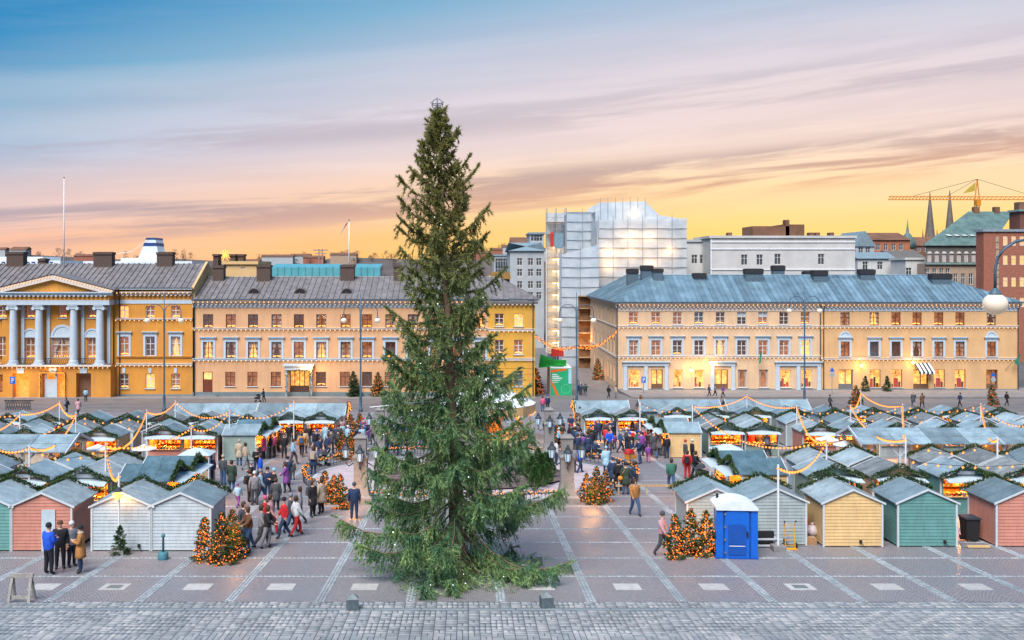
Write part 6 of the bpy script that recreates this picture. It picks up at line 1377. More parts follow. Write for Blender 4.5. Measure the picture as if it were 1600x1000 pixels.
# stone lantern pillars round the bed
LGLASS = mat('lantern_glass', (0.5, 0.66, 0.74), 0.2, 0.05, 3, spec=.5, emit=(.55, .8, 1), es=.06)
def pillar(x, y, label):
    z = gz(y); o = empty('lantern_pillar', (x, y, z)); tag(o, label, 'lamp pillar', 'stone lantern pillars round the bed')
    def sq(prof): mb = MB(); mb.lathe([(r_ * 1.414, zz) for r_, zz in prof], 4, 0, (0, 0, 0), math.pi / 4); return mb
    sq([(.62, -.2), (.62, .35), (.5, .45)]).build('base', GRANITE, o); sq([(.48, .45), (.4, .75), (.37, 1.0)]).build('foot', GRANITE, o); sq([(.34, 1.0), (.34, 2.3)]).build('shaft', GRANITE, o); sq([(.36, 2.3), (.4, 2.42), (.3, 2.55), (.3, 3.3), (.36, 3.4), (.2, 3.55)]).build('capital', GRANITE, o)
    for i, (a, b, zz) in enumerate(((-.78, 0, 2.35), (0, -.55, 2.25), (.78, 0, 2.35))):
        mb = MB(); mb.tube([(a * .4, b * .5, zz - .25), (a * .8, b * .8, zz - .45), (a, b, zz - .3), (a, b, zz)], .03, 5); mb.build('bracket', DARK, o)
        mb = MB(); mb.lathe([(.13, zz), (.2, zz + .42)], 6, 0, (a, b, 0)); ln = mb.build('lantern_glass', LGLASS, o)
        mb = MB(); mb.lathe([(.22, zz + .42), (.26, zz + .46), (.12, zz + .6), (.1, zz + .68), (.03, zz + .85)], 6, 0, (a, b, 0)); mb.lathe([(.06, zz - .06), (.15, zz)], 6, 0, (a, b, 0))
        for k in range(6): t_ = k * math.pi / 3; mb.bar((a + .13 * math.cos(t_), b + .13 * math.sin(t_), zz), (a + .205 * math.cos(t_), b + .205 * math.sin(t_), zz + .42), .025, .025)
        mb.build('lantern_frame', DARK, ln)
PL = [(-5.6, 51.8), (5.12, 51.8), (5.75, 71.0), (-6.3, 71.0)]
for (x, y), nm in zip(PL, ('before the lit spruces left of the tree', 'beside the bright orange spruce right of the tree', 'behind the bed right of the tree', 'behind the bed left of the tree')): pillar(x, y, 'stone pillar with three iron lanterns ' + nm)
def low_fence(a, b, bulge, label):
    a = Vector((*a, 0)); b = Vector((*b, 0)); mid = (a + b) / 2; c0 = Vector((BC[0], BC[1], 0)); out = (mid - c0).normalized() * bulge; n_ = 24
    pts = [];
    for i in range(n_ + 1): t_ = i / n_; q = a.lerp(b, t_) + out * (4 * t_ * (1 - t_)); pts.append(Vector((q.x, q.y, gz(q.y))))
    o0 = pts[0]; o = empty('low_fence', tuple(o0)); tag(o, label, 'fence', 'low fences round the bed'); L = [p - o0 for p in pts]
    mb = MB(); mb.tube([p + Vector((0, 0, .55)) for p in L], .03, 5); mb.tube([p + Vector((0, 0, .15)) for p in L], .02, 5); mb.build('rail', DARK, o)
    mb = MB()
    for i in range(n_ * 2 + 1):
        t_ = i / 2; k = min(int(t_), n_ - 1); q = L[k].lerp(L[k + 1], t_ - k); mb.bar(q, q + Vector((0, 0, .55)), .025, .025)
    mb.build('balusters', DARK, o)['kind'] = 'stuff'
    inst('garland', garland_path([tuple(p + Vector((0, 0, .58))) for p in L], .2, 900, 17, ln=.12), o); mb = MB(); r_ = random.Random(4)
    for i in range(n_):
        for k in range(6): q = L[i].lerp(L[i + 1], k / 6); mb.octa((q.x + r_.uniform(-.1, .1), q.y + r_.uniform(-.1, .1), q.z + .6 + r_.uniform(-.1, .1)), .035)
    mb.build('bulbs', BULB, o)['kind'] = 'stuff'
low_fence((-5.0, 51.8), (4.6, 51.8), 1.2, 'low iron fence with lit garland at the front of the bed'); low_fence((5.7, 52.2), (6.2, 70.6), 4.4, 'low iron fence with lit garland right of the bed'); low_fence((5.2, 71.1), (-5.7, 71.1), 1.2, 'low iron fence with lit garland behind the bed'); low_fence((-6.2, 52.2), (-6.8, 70.6), 3.6, 'low iron fence with lit garland left of the bed')
# conical shrubs
def shrub_mesh(seed):
    rs = np.random.RandomState(seed); n_ = 900; t_ = rs.rand(n_) ** .8; a = rs.rand(n_) * 2 * math.pi; rad = .36 * np.minimum(1, t_ * 5) * (1 - t_) ** .7 + .02; P = np.stack([rad * np.cos(a), rad * np.sin(a), t_ * 1.15], 1); D = np.stack([np.cos(a) * .6, np.sin(a) * .6, np.full(n_, 1.0)], 1) + rs.normal(0, .3, (n_, 3))
    V_, F_ = blades(P, D, .14, .05, rs); return np_mesh('foliage', V_, F_, HEDGE)
SHR = [shrub_mesh(k) for k in (1, 2, 3)]
for i, (px, py) in enumerate(((830, 742), (841, 735), (846, 750), (838, 758), (853, 743), (858, 748), (849, 763), (835, 769), (829, 753), (855, 759), (594, 742), (602, 738), (608, 744), (640, 742), (820, 730), (812, 745))):
    o = empty('conifer_shrub', gp(px, py)); o.location.z += .1; o.scale = (1.0 + .12 * (i % 3),) * 3; inst('foliage', SHR[i % 3], o); mb = MB(); mb.tube([(0, 0, -.1), (0, 0, .6)], .03, 5); mb.build('stem', BARK, o); tag(o, 'small clipped conical conifer in the round bed', 'shrub', 'conical shrubs in the round bed')
# monument behind the spruce
o = empty('monument', (BC[0] - .1, BC[1], gz(BC[1]))); tag(o, 'granite monument pedestal mostly hidden behind the spruce', 'monument')
for k, (r_, z0, z1) in enumerate(((2.0, -.1, .4), (1.6, .4, .8), (1.1, .8, 3.6), (1.35, 3.6, 3.9))): mb = MB(); mb.box(-r_, r_, -r_, r_, z0, z1); mb.build('step' if k < 2 else 'block', GRANITE, o)
# lit spruces
for (px, py, k, s_, lab, li) in ((320, 878, 1, 1.05, 'slim lit spruce leftmost in the cluster by the white stall', 0), (347, 881, 0, 1.0, 'lit spruce in front of the cluster by the white stall', 60), (363, 872, 2, .8, 'lit spruce at the back of the cluster by the white stall', 0), (508, 787, 1, 1.05, 'lit spruce behind the couple in black and beige', 0), (532, 795, 0, .88, 'wide lit spruce on a timber stand left of the tree', 60), (522, 786, 1, .9, 'lit spruce between two others left of the tree', 0),
        (932, 788, 2, .82, 'bright orange lit spruce beside the stone pillar', 60), (946, 784, 0, .85, 'lit spruce right of the bright one by the pillar', 0), (917, 783, 1, .9, 'lit spruce between pillar and bright one', 0), (1055, 872, 1, 1.05, 'lit spruce leftmost beside the blue toilet', 0), (1079, 869, 0, .95, 'middle lit spruce beside the blue toilet', 60), (1104, 869, 1, 1.1, 'lit spruce touching the blue toilet', 0),
        (534, 718, 2, .85, 'lit spruce with red sacks near the left fence', 40), (550, 714, 0, 1.0, 'lit spruce at the left end of the fence', 0), (548, 690, 2, .95, 'lit spruce at the end of the white gable hut', 40), (562, 684, 2, .9, 'lit spruce behind the left lanterns', 0), (906, 672, 2, .9, 'lit spruce at the orange gable of the hut', 30), (872, 700, 1, 1.1, 'lit spruce by the far fence right of tree', 0), (1337, 640, 2, 1.2, 'lit spruce on the street before the tan facade', 0), (1550, 640, 2, 1.2, 'lit spruce on the street at far right', 0), (1001, 645, 0, 1.0, 'lit spruce between two pale huts', 0),
        (826, 617, 2, 1.5, 'lit spruce before the lemon house', 0), (838, 615, 2, 1.6, 'taller lit spruce at the lemon house corner', 0), (934, 603, 2, 1.5, 'orange lit spruce at the side street wall', 40), (590, 621, 2, 1.5, 'lit spruce by the peach wall', 0)):
    loc = gp(px, py) if py > 612 else (pX(px, 168), 168.0, 0.0)
    lit_spruce(loc, k, lab, s_, True, 'small lit spruces', li, px * .37)
for (px, py, k, s_, lab) in ((188, 867, 1, .72, 'small unlit spruce against the white stall by the pole'), (552, 621, 2, 1.55, 'dark spruce before the peach facade'), (1352, 613.5, 1, 1.5, 'small dark spruce by the grey door'), (1386, 613.5, 1, 1.5, 'small dark spruce between shop windows'), (1342, 640, 1, 1.3, 'unlit spruce on the street at right')): lit_spruce(gp(px, py), k, lab, s_, False, 'small unlit spruces', 0, px * .3)
# bollards
for px, py, lab in ((551, 952, 'dark stone bollard left of the spruce foot'), (854, 949, 'dark stone bollard right of the spruce foot'), (838, 883, 'dark stone bollard behind the spruce branches')):
    o = empty('stone_bollard', gp(px, py)); o.rotation_euler = (0, 0, R(8)); tag(o, lab, 'bollard', 'stone bollards at the spruce'); mb = MB(); mb.lathe([(.285, -.05), (.28, .0), (.27, .36)], 4, 0, (0, 0, 0), math.pi / 4); mb.build('block', mat('dark_granite', (0.1, 0.13, 0.145), 0.6, 0.2, 8, .15, 40), o); mb = MB(); mb.lathe([(.27, .36), (.02, .5)], 4, 0, (0, 0, 0), math.pi / 4); mb.build('pointed_top', mat('grey_granite_top', (0.19, 0.22, 0.23), 0.6, 0.15, 8), o)
# trestle barrier
o = empty('trestle_barrier', gp(34, 939)); tag(o, 'weathered wooden trestle barrier at bottom left', 'barrier')
GW = mat('weathered_wood', (0.36, 0.34, 0.3), 0.85, 0.2, 8, .3, 30)
mb = MB(); mb.box(-.38, .38, -.05, .05, .78, .9); mb.build('top_board', GW, o); mb = MB(); mb.box(-.3, .3, -.17, -.13, .12, .22); mb.build('cross_board', GW, o)
for s_ in (-1, 1):
    for q in (-1, 1): mb = MB(); mb.bar((s_ * .3, 0, .84), (s_ * .33, q * .26, -.02 - SL * q * .26), .09, .04); mb.build('leg', GW, o)
# smoking post
o = empty('ash_post', gp(255, 874)); tag(o, 'teal ash post on round base before the white stalls', 'ash post'); mb = MB(); mb.lathe([(.2, -.02), (.21, .05), (.19, .26), (.15, .3)], 14); mb.build('base', mat('teal_plastic', (0.06, 0.2, 0.25), .5, .1, 4), o, smooth=True); mb = MB(); mb.lathe([(.045, .3), (.04, .85), (.075, .88), (.075, .96), (.03, .99)], 10); mb.build('neck', MATS['teal_plastic'], o, smooth=True)
# portable toilet
def toilet():
    x, y, z = gp(1153, 873); o = empty('portable_toilet', (x, y + .62, gz(y + .62)), R(-4)); tag(o, 'bright blue portable toilet with white domed roof', 'toilet')
    B = mat('toilet_blue', (0.005, 0.12, 0.55), 0.35, .08, 3, spec=.5); B2 = mat('toilet_blue_dark', (0.005, 0.075, 0.36), 0.4, .08, 3, spec=.5); W_, D_, H_ = 1.34, 1.24, 2.02
    mb = MB(); mb.box(-W_ / 2, W_ / 2, -D_ / 2, D_ / 2, .08, H_); mb.build('cabin', B2, o)
    for s_ in (-1, 1): mb = MB(); mb.box(s_ * W_ / 2 - .13, s_ * W_ / 2 + .13, -D_ / 2 - .05, -D_ / 2 + .25, .02, H_ - .02); mb.build('corner_column', B, o)
    mb = MB(); mb.box(-W_ / 2 - .16, W_ / 2 + .16, -D_ / 2 - .1, D_ / 2 + .05, -.06, .1); mb.build('base', B2, o)
    mb = MB(); arc = [(-.46 + .92 * i / 10, 1.86 + .1 * math.sin(math.pi * i / 10)) for i in range(11)]; mb.prismy([(.46, .1), *arc[::-1], (-.46, .1)][::-1], -D_ / 2 - .07, -D_ / 2 - .0); d = mb.build('door', B, o)
    mb = MB(); arc = [(-.34 + .68 * i / 8, 1.36 + .05 * math.sin(math.pi * i / 8)) for i in range(9)]; mb.prismy([(.34, .62), *arc[::-1], (-.34, .62)][::-1], -D_ / 2 - .095, -D_ / 2 - .07); mb.build('upper_panel', B2, d); mb = MB(); mb.box(-.34, .34, -D_ / 2 - .095, -D_ / 2 - .07, .2, .52); mb.build('lower_panel', B2, d)
    mb = MB(); mb.box(-.3, .3, -D_ / 2 - .11, -D_ / 2 - .095, .545, .57); mb.build('label_strip', WHITE, d); mb = MB(); mb.box(.36, .42, -D_ / 2 - .12, -D_ / 2 - .07, .9, 1.12); mb.build('latch', BLACK, d)
    for k in range(4): mb = MB(); mb.box(-.5, -.42, -D_ / 2 - .1, -D_ / 2 - .05, .25 + k * .5, .33 + k * .5); mb.build('hinge', STEEL, d)
    n_ = 10; mb = MB(); pr_ = [(-W_ / 2 - .14 + (W_ + .28) * i / n_, H_ + .02 + .26 * math.sin(math.pi * i / n_) ** .8) for i in range(n_ + 1)]; mb.prismy(pr_ + [(W_ / 2 + .14, H_ - .08), (-W_ / 2 - .14, H_ - .08)][:], -D_ / 2 - .12, D_ / 2 + .1); mb.f = [f[::-1] for f in mb.f]; mb.build('roof', mat('toilet_roof', (.68, .74, .76), .4, .06, 3), o)
    mb = MB(); mb.tube([(-W_ / 2 + .1, D_ / 2 - .2, H_), (-W_ / 2 + .1, D_ / 2 - .2, H_ + .32)], .05, 8); mb.build('vent', BLACK, o)
toilet()
# hand truck
o = empty('hand_truck', gp(1235, 858), R(5)); tag(o, 'yellow hand truck leaning at the grey stall', 'hand truck'); YM = mat('truck_yellow', (0.7, 0.33, 0.01), .5, .1, 5)
for s_ in (-1, 1):
    mb = MB(); mb.tube([(s_ * .2, 0, .03), (s_ * .2, .12, .95), (s_ * .23, .05, 1.1)], .022, 6); mb.build('rail', YM, o); mb = MB(); mb.tube([(s_ * .23, .05, 1.1), (s_ * .24, -.02, 1.14)], .03, 6); mb.build('grip', BLACK, o)
    mb = MB(); mb.tube([(s_ * .3, .1, .12), (s_ * .24, .1, .12)], .12, 12); w_ = mb.build('wheel', BLACK, o); mb = MB(); mb.tube([(s_ * .305, .1, .12), (s_ * .235, .1, .12)], .05, 8); mb.build('hub', YM, w_)
for k in range(5): mb = MB(); zz = .15 + k * .2; mb.bar((-.2, .02 + zz * .11, zz), (.2, .02 + zz * .11, zz), .03, .02); mb.build('rung', YM, o)
mb = MB(); mb.box(-.22, .22, -.22, .02, .02, .05); mb.build('toe_plate', YM, o)
# bench box, boxes, pallet, timber rail
o = empty('storage_bench', gp(1197, 856)); tag(o, 'black slatted bench box behind the blue toilet', 'bench')
mb = MB(); mb.box(-.42, .42, .3, .62, .05, .58); mb.build('box', BLACK, o)
for zz in (.06, .32): mb = MB(); mb.box(-.5, .68, -.02, .05, zz, zz + .06); mb.build('rail', BARGE, o)
for xx in (-.46, .4): mb = MB(); mb.box(xx, xx + .06, .05, .3, 0, .38); mb.build('leg', BARGE, o)
o = empty('cardboard_box', gp(1272, 854)); tag(o, 'brown cardboard box between the grey and yellow stalls', 'box'); mb = MB(); mb.box(-.22, .22, .3, .7, -.02, .26); mb.build('carton', mat('cardboard', (.36, .2, .1), .9, .1, 5), o); mb = MB(); mb.box(-.225, .225, .46, .54, .258, .265); mb.build('tape', mat('tape', (.5, .38, .25), .6, .1, 4), o)
o = empty('rubbish_bag', gp(1273, 849)); tag(o, 'pale rubbish bag on the cardboard box', 'bag'); o.location.z += .2; mb = MB(); mb.lathe([(.12, 0), (.26, .12), (.28, .3), (.16, .45), (.05, .5), (.09, .58)], 9, 0, (.02, .35, 0)); mb.build('sack', mat('pale_plastic', (.6, .5, .52), .4, .15, 8), o, smooth=True); mb = MB(); mb.lathe([(.06, .48), (.06, .52)], 8, 0, (.02, .35, 0)); mb.build('tie', GOODM[0], o)
o = empty('red_sack', gp(1268, 842)); tag(o, 'red sack standing behind the pale rubbish bag', 'sack'); mb = MB(); mb.lathe([(.15, -.1), (.28, .1), (.3, .7), (.2, 1.0), (.06, 1.08), (.1, 1.16)], 9, 0, (0, .5, 0)); mb.build('sack', GOODM[0], o, smooth=True); mb = MB(); mb.lathe([(.07, 1.05), (.07, 1.1)], 8, 0, (0, .5, 0)); mb.build('tie', WHITE, o)
o = empty('plank_step', gp(1530, 857)); tag(o, 'yellow plank on the ground between green and pink stalls', 'plank'); mb = MB(); mb.box(-.46, .46, 0, .14, .03, .1); mb.build('board', STM['yellow'], o)
for xx in (-.38, .3): mb = MB(); mb.box(xx, xx + .08, .02, .12, -.03, .03); mb.build('batten', WOOD, o)
o = empty('wheelie_bin', gp(1522, 848)); tag(o, 'black wheeled bin between green and pink stalls', 'bin'); mb = MB(); mb.add([(-.25, .1, .05), (.25, .1, .05), (.25, .6, .05), (-.25, .6, .05), (-.3, .04, .95), (.3, .04, .95), (.3, .7, .95), (-.3, .7, .95)], [(3, 2, 1, 0), (4, 5, 6, 7), (0, 1, 5, 4), (1, 2, 6, 5), (2, 3, 7, 6), (3, 0, 4, 7)]); mb.build('body', BLACK, o); mb = MB(); mb.box(-.32, .32, .0, .74, .95, 1.02); mb.build('lid', DARK, o)
for xx in (-.27, .27): mb = MB(); mb.tube([(xx - .04, .55, .1), (xx + .04, .55, .1)], .1, 10); mb.build('wheel', BLACK, o)
a = Vector(gp(962, 773)); b = Vector(gp(1059, 773)); o = empty('timber_rail', tuple(a)); tag(o, 'long timber rail barring the way between spruces and grey stall', 'barrier'); mb = MB(); mb.bar((0, 0, .5), (b.x - a.x, 0, .5), .06, .12); mb.build('rail', WOOD, o)
for t_ in (.05, .5, .95): mb = MB(); mb.bar(((b.x - a.x) * t_, .04, -.05), ((b.x - a.x) * t_, .04, .5), .07, .07); mb.build('post', WOOD, o)
# strollers
def stroller(px, py, hood, rot, label):
    o = empty('stroller', gp(px, py), R(rot)); tag(o, label, 'stroller', 'strollers in the crowd'); hm = CLOTH[hood]
    for a in (-1, 1):
        for b in (-1, 1): mb = MB(); mb.tube([(a * .26 - .025, b * .3, .12), (a * .26 + .025, b * .3, .12)], .12, 10); mb.build('wheel', BLACK, o)
        mb = MB(); mb.tube([(a * .25, -.3, .12), (a * .25, .1, .55), (a * .25, .5, 1.05)], .018, 5); mb.tube([(a * .25, .3, .12), (a * .25, -.05, .5)], .018, 5); mb.build('frame', STEEL, o)
    mb = MB(); mb.tube([(-.25, .5, 1.05), (.25, .5, 1.05)], .025, 6); mb.build('handle', BLACK, o)
    mb = MB(); mb.add([(-.2, -.42, .42), (.2, -.42, .42), (.2, .25, .36), (-.2, .25, .36), (-.23, -.42, .62), (.23, -.42, .62), (.23, .28, .72), (-.23, .28, .72)], [(3, 2, 1, 0), (4, 5, 6, 7), (0, 1, 5, 4), (1, 2, 6, 5), (2, 3, 7, 6), (3, 0, 4, 7)]); mb.build('seat', CLOTH['orange' if hood == 'red' else 'black'], o)
    mb = MB(); mb.prismx([(.28, .7)] + [(.02 + .27 * math.cos(math.pi * i / 8 * .9), .72 + .33 * math.sin(math.pi * i / 8 * .9)) for i in range(9)], -.23, .23); mb.build('hood', hm, o)
stroller(984, 726, 'red', 120, 'stroller with red hood and orange seat'); stroller(932, 717, 'navy', 100, 'navy stroller in the crowd beside the red stall'); stroller(505, 728, 'dark grey', -60, 'grey stroller in the crowd left of the spruce'); stroller(403, 628, 'black', -90, 'black stroller by the peach facade'); stroller(1095, 752, 'dark grey', 60, 'grey stroller pushed beside the grey front stall'); stroller(372, 866, 'navy', 60, 'navy stroller behind the lit cluster by the white stall')
# carousel behind the spruce
def carousel():
    x, y = 1.6, 84.0; o = empty('carousel', (x, y, gz(y))); tag(o, 'round carousel with white tent roof and lit tan rounding boards', 'carousel'); n_ = 16; r_ = 4.0
    mb = MB(); mb.lathe([(r_ + .1, 3.05), (2.2, 3.9), (.25, 5.0), (.05, 5.4)], n_); mb.build('tent_roof', WHITE, o)
    for k in range(n_):
        a, b = 2 * math.pi * k / n_, 2 * math.pi * (k + 1) / n_; P = [(r_ * math.cos(t_), r_ * math.sin(t_)) for t_ in (a, b)]; mb = MB(); mb.add([(P[0][0], P[0][1], 2.3), (P[1][0], P[1][1], 2.3), (P[1][0] * 1.02, P[1][1] * 1.02, 3.05), (P[0][0] * 1.02, P[0][1] * 1.02, 3.05), (P[0][0] * .97, P[0][1] * .97, 2.3), (P[1][0] * .97, P[1][1] * .97, 2.3), (P[1][0] * .98, P[1][1] * .98, 3.05), (P[0][0] * .98, P[0][1] * .98, 3.05)], [(0, 1, 2, 3), (5, 4, 7, 6), (0, 4, 5, 1), (3, 2, 6, 7)]); mb.build('rounding_board', STM['yellow'], o)
        if k % 2 == 0: mb = MB(); mb.tube([(P[0][0] * .9, P[0][1] * .9, .2), (P[0][0] * .9, P[0][1] * .9, 2.6)], .04, 6); mb.build('pole', mat('brass', (.6, .35, .1), .3, .1, 4, metal=.8), o)
    mb = MB(); mb.lathe([(1.2, .2), (1.2, 3.2)], n_); mb.build('centre_drum', INN, o); mb = MB(); mb.lathe([(r_, -.3), (r_, .2)], n_); mb.build('platform', WOOD, o)
    mb = MB()
    for k in range(64): t_ = 2 * math.pi * k / 64; mb.octa((r_ * 1.0 * math.cos(t_), r_ * math.sin(t_), 2.25), .06)
    mb.build('bulbs', BULB, o)['kind'] = 'stuff'
    for k in range(4): lamp('carousel_lamp', o, (2.6 * math.cos(k * 1.57 + .7), 2.6 * math.sin(k * 1.57 + .7), 2.2), 120, (1, .5, .15), .3)
    for k in range(6):
        t_ = k * 1.047 + .3; c = Vector((2.9 * math.cos(t_), 2.9 * math.sin(t_), 1.2)); mb = MB(); d = Vector((-math.sin(t_), math.cos(t_), 0)); mb.tube([c - d * .45, c - d * .2, c + d * .25, c + d * .5 + Vector((0, 0, .4)), c + d * .75 + Vector((0, 0, .35))], [.14, .2, .18, .1, .07], 8)
        for q in (-.3, .3): mb.tube([c + d * q, c + d * (q * 1.3) - Vector((0, 0, .6))], [.07, .035], 5)
        mb.build('horse', WHITE if k % 2 else STM['pink'], o, smooth=True)
carousel()
# green site container with printed banner
def container():
    y0 = 144.0; X0, X1 = pX(860, y0), pX(893.5, y0); z0 = 0.3; o = empty('site_container', (X0, y0, z0)); tag(o, 'site container with green printed banner at the side street', 'container'); W_ = X1 - X0; H_ = 4.1
    mb = MB(); mb.box(0, W_, 0, 6.0, -.3, H_); mb.build('container_body', WHITE, o); GB = mat('banner_green', (.02, .38, .16), .7, .08, 1)
    mb = MB(); mb.box(.02, W_ - .02, -.05, -.005, -.1, H_ - .1); bn = mb.build('banner', GB, o); OR = mat('banner_orange', (.75, .13, .02), .7, .05, 1)
    mb = MB(); mb.prismy([(.05, 2.0), (.05, 2.6), (1.3, -.05), (.85, -.05)][::-1], -.07, -.052); mb.prismy([(.05, 3.4), (.05, 3.75), (2.3, 4.0), (2.3, 3.7)][::-1], -.07, -.052); mb.build('banner_stripe', OR, bn)
    mb = MB()
    for k, (w_, h) in enumerate(((.7, .14), (1.0, .14), (1.45, .14), (1.2, .1), (.9, .08))): mb.box(.25, .25 + w_, -.072, -.053, 3.05 - k * .27, 3.05 - k * .27 + h)
    mb.build('banner_lettering', WHITE, bn); mb = MB(); c = (W_ - .9, 1.0)
    for i in range(24): t0, t1 = 2 * math.pi * i / 24, 2 * math.pi * (i + 1) / 24; mb.prismy([(c[0] + q * math.cos(t), c[1] + q * math.sin(t)) for q, t in ((.62, t0), (.67, t0), (.67, t1), (.62, t1))][::-1], -.072, -.053)
    mb.build('banner_ring', mat('banner_pale_green', (.2, .6, .35), .7, .05, 1), bn); mb = MB(); mb.box(W_ - .5, W_ - .05, -.073, -.053, 1.8, 3.9); mb.build('banner_panel', mat('banner_blue', (.35, .62, .7), .7, .05, 1), bn)
    mb = MB(); mb.add([(-1.6, 2, H_ - .2), (W_ - 1.0, 1, H_ + .1), (W_ - 1.6, 3, H_ + .7), (-1.2, 3, H_ + 1.7)], [(0, 1, 2, 3)]); mb.build('green_net', mat('green_net', (.01, .25, .03), .8, .15, 2), o); mb = MB(); mb.box(-1.4, W_ - .6, 2.2, 2.5, H_, H_ + .9); mb.build('hoarding', MATS['green_net'], o)
    mb = MB(); mb.box(.6, 2.4, 5, 6, H_ + 1.2, H_ + 2.3); mb.build('red_skip', GOODM[0], o)
container()
# street signs
def sign(px, py, h, kind, label, loc=None):
    o = empty('sign_post', loc or gp(px, py)); tag(o, label, 'sign', 'street signs'); mb = MB(); mb.tube([(0, 0, -.05), (0, 0, h)], .04, 6); mb.build('post', STEEL, o); BL = mat('sign_blue', (.01, .12, .5), .5, .05, 2)
    if kind == 'P':
        mb = MB(); mb.box(-.32, .32, -.07, -.04, h - .9, h); s_ = mb.build('plate', BL, o); mb = MB(); mb.box(-.12, -.04, -.085, -.071, h - .75, h - .15); mb.box(-.04, .14, -.085, -.071, h - .23, h - .15); mb.box(-.04, .14, -.085, -.071, h - .5, h - .42); mb.box(.1, .18, -.085, -.071, h - .45, h - .2); mb.build('symbol', WHITE, s_)
    elif kind == 'round':
        mb = MB(); mb.tube([(0, -.07, h - .35), (0, -.04, h - .35)], .36, 18); mb.build('plate', mat('sign_grey', (.3, .36, .38), .5, .05, 2), o)
        mb = MB(); mb.prismy([(-.4, h + .1), (.4, h + .1), (0, h + .75)], -.06, -.03); mb.build('triangle', BL, o)
    else:
        mb = MB(); mb.box(-.05, 1.1, -.06, -.03, h - .5, h); mb.build('plate', BL, o)
sign(1005.5, 616, 2.6, 'P', 'blue parking sign at the cream facade'); sign(1552, 617, 2.6, 'round', 'round grey sign with blue triangle at far right'); sign(1300, 617, 3.3, 'round', 'round sign on thin post before the tan facade'); sign(20, 634, 3.6, 'P', 'blue sign post before the ochre palace')
# street garland over the side street
for a, b, nm in (((836, 524, 141.5), (902, 541, 141.5), 'left'), ((902, 541, 141.5), (963, 519, 152), 'right')):
    A, B = (Vector((pX(q[0], q[2]), q[2], pZ(q[1], q[2]))) for q in (a, b)); o = empty('street_garland', tuple(A)); tag(o, 'thick lit garland across the side street, %s half' % nm, 'garland', 'street garlands'); n_ = 22; pts = [(B - A) * (i / n_) - Vector((0, 0, 1.0 * 4 * (i / n_) * (1 - i / n_))) for i in range(n_ + 1)]
    inst('foliage', garland_path([tuple(p) for p in pts], .4, 700, 23), o); mb = MB(); r_ = random.Random(2)
    for i in range(170): k = r_.randrange(n_); q = pts[k].lerp(pts[k + 1], r_.random()); mb.octa((q.x, q.y + r_.uniform(-.25, .25), q.z + r_.uniform(-.25, .25)), .06)
    mb.build('bulbs', BULB, o)['kind'] = 'stuff'
o = empty('lattice_barrier', gp(28, 641)); tag(o, 'dark lattice barrier on the street at far left', 'barrier'); mb = MB(); L = 3.0
for k in range(15): mb.bar((-L / 2 + k * .2, 0, 0), (-L / 2 + k * .2 + .2, 0, 1.1), .05, .04); mb.bar((-L / 2 + k * .2 + .2, .05, 0), (-L / 2 + k * .2, .05, 1.1), .05, .04)
mb.build('lattice', DARK, o)['kind'] = 'stuff'; mb = MB(); mb.box(-L / 2 - .1, L / 2 + .3, -.05, .1, 1.1, 1.2); mb.build('top_rail', DARK, o)

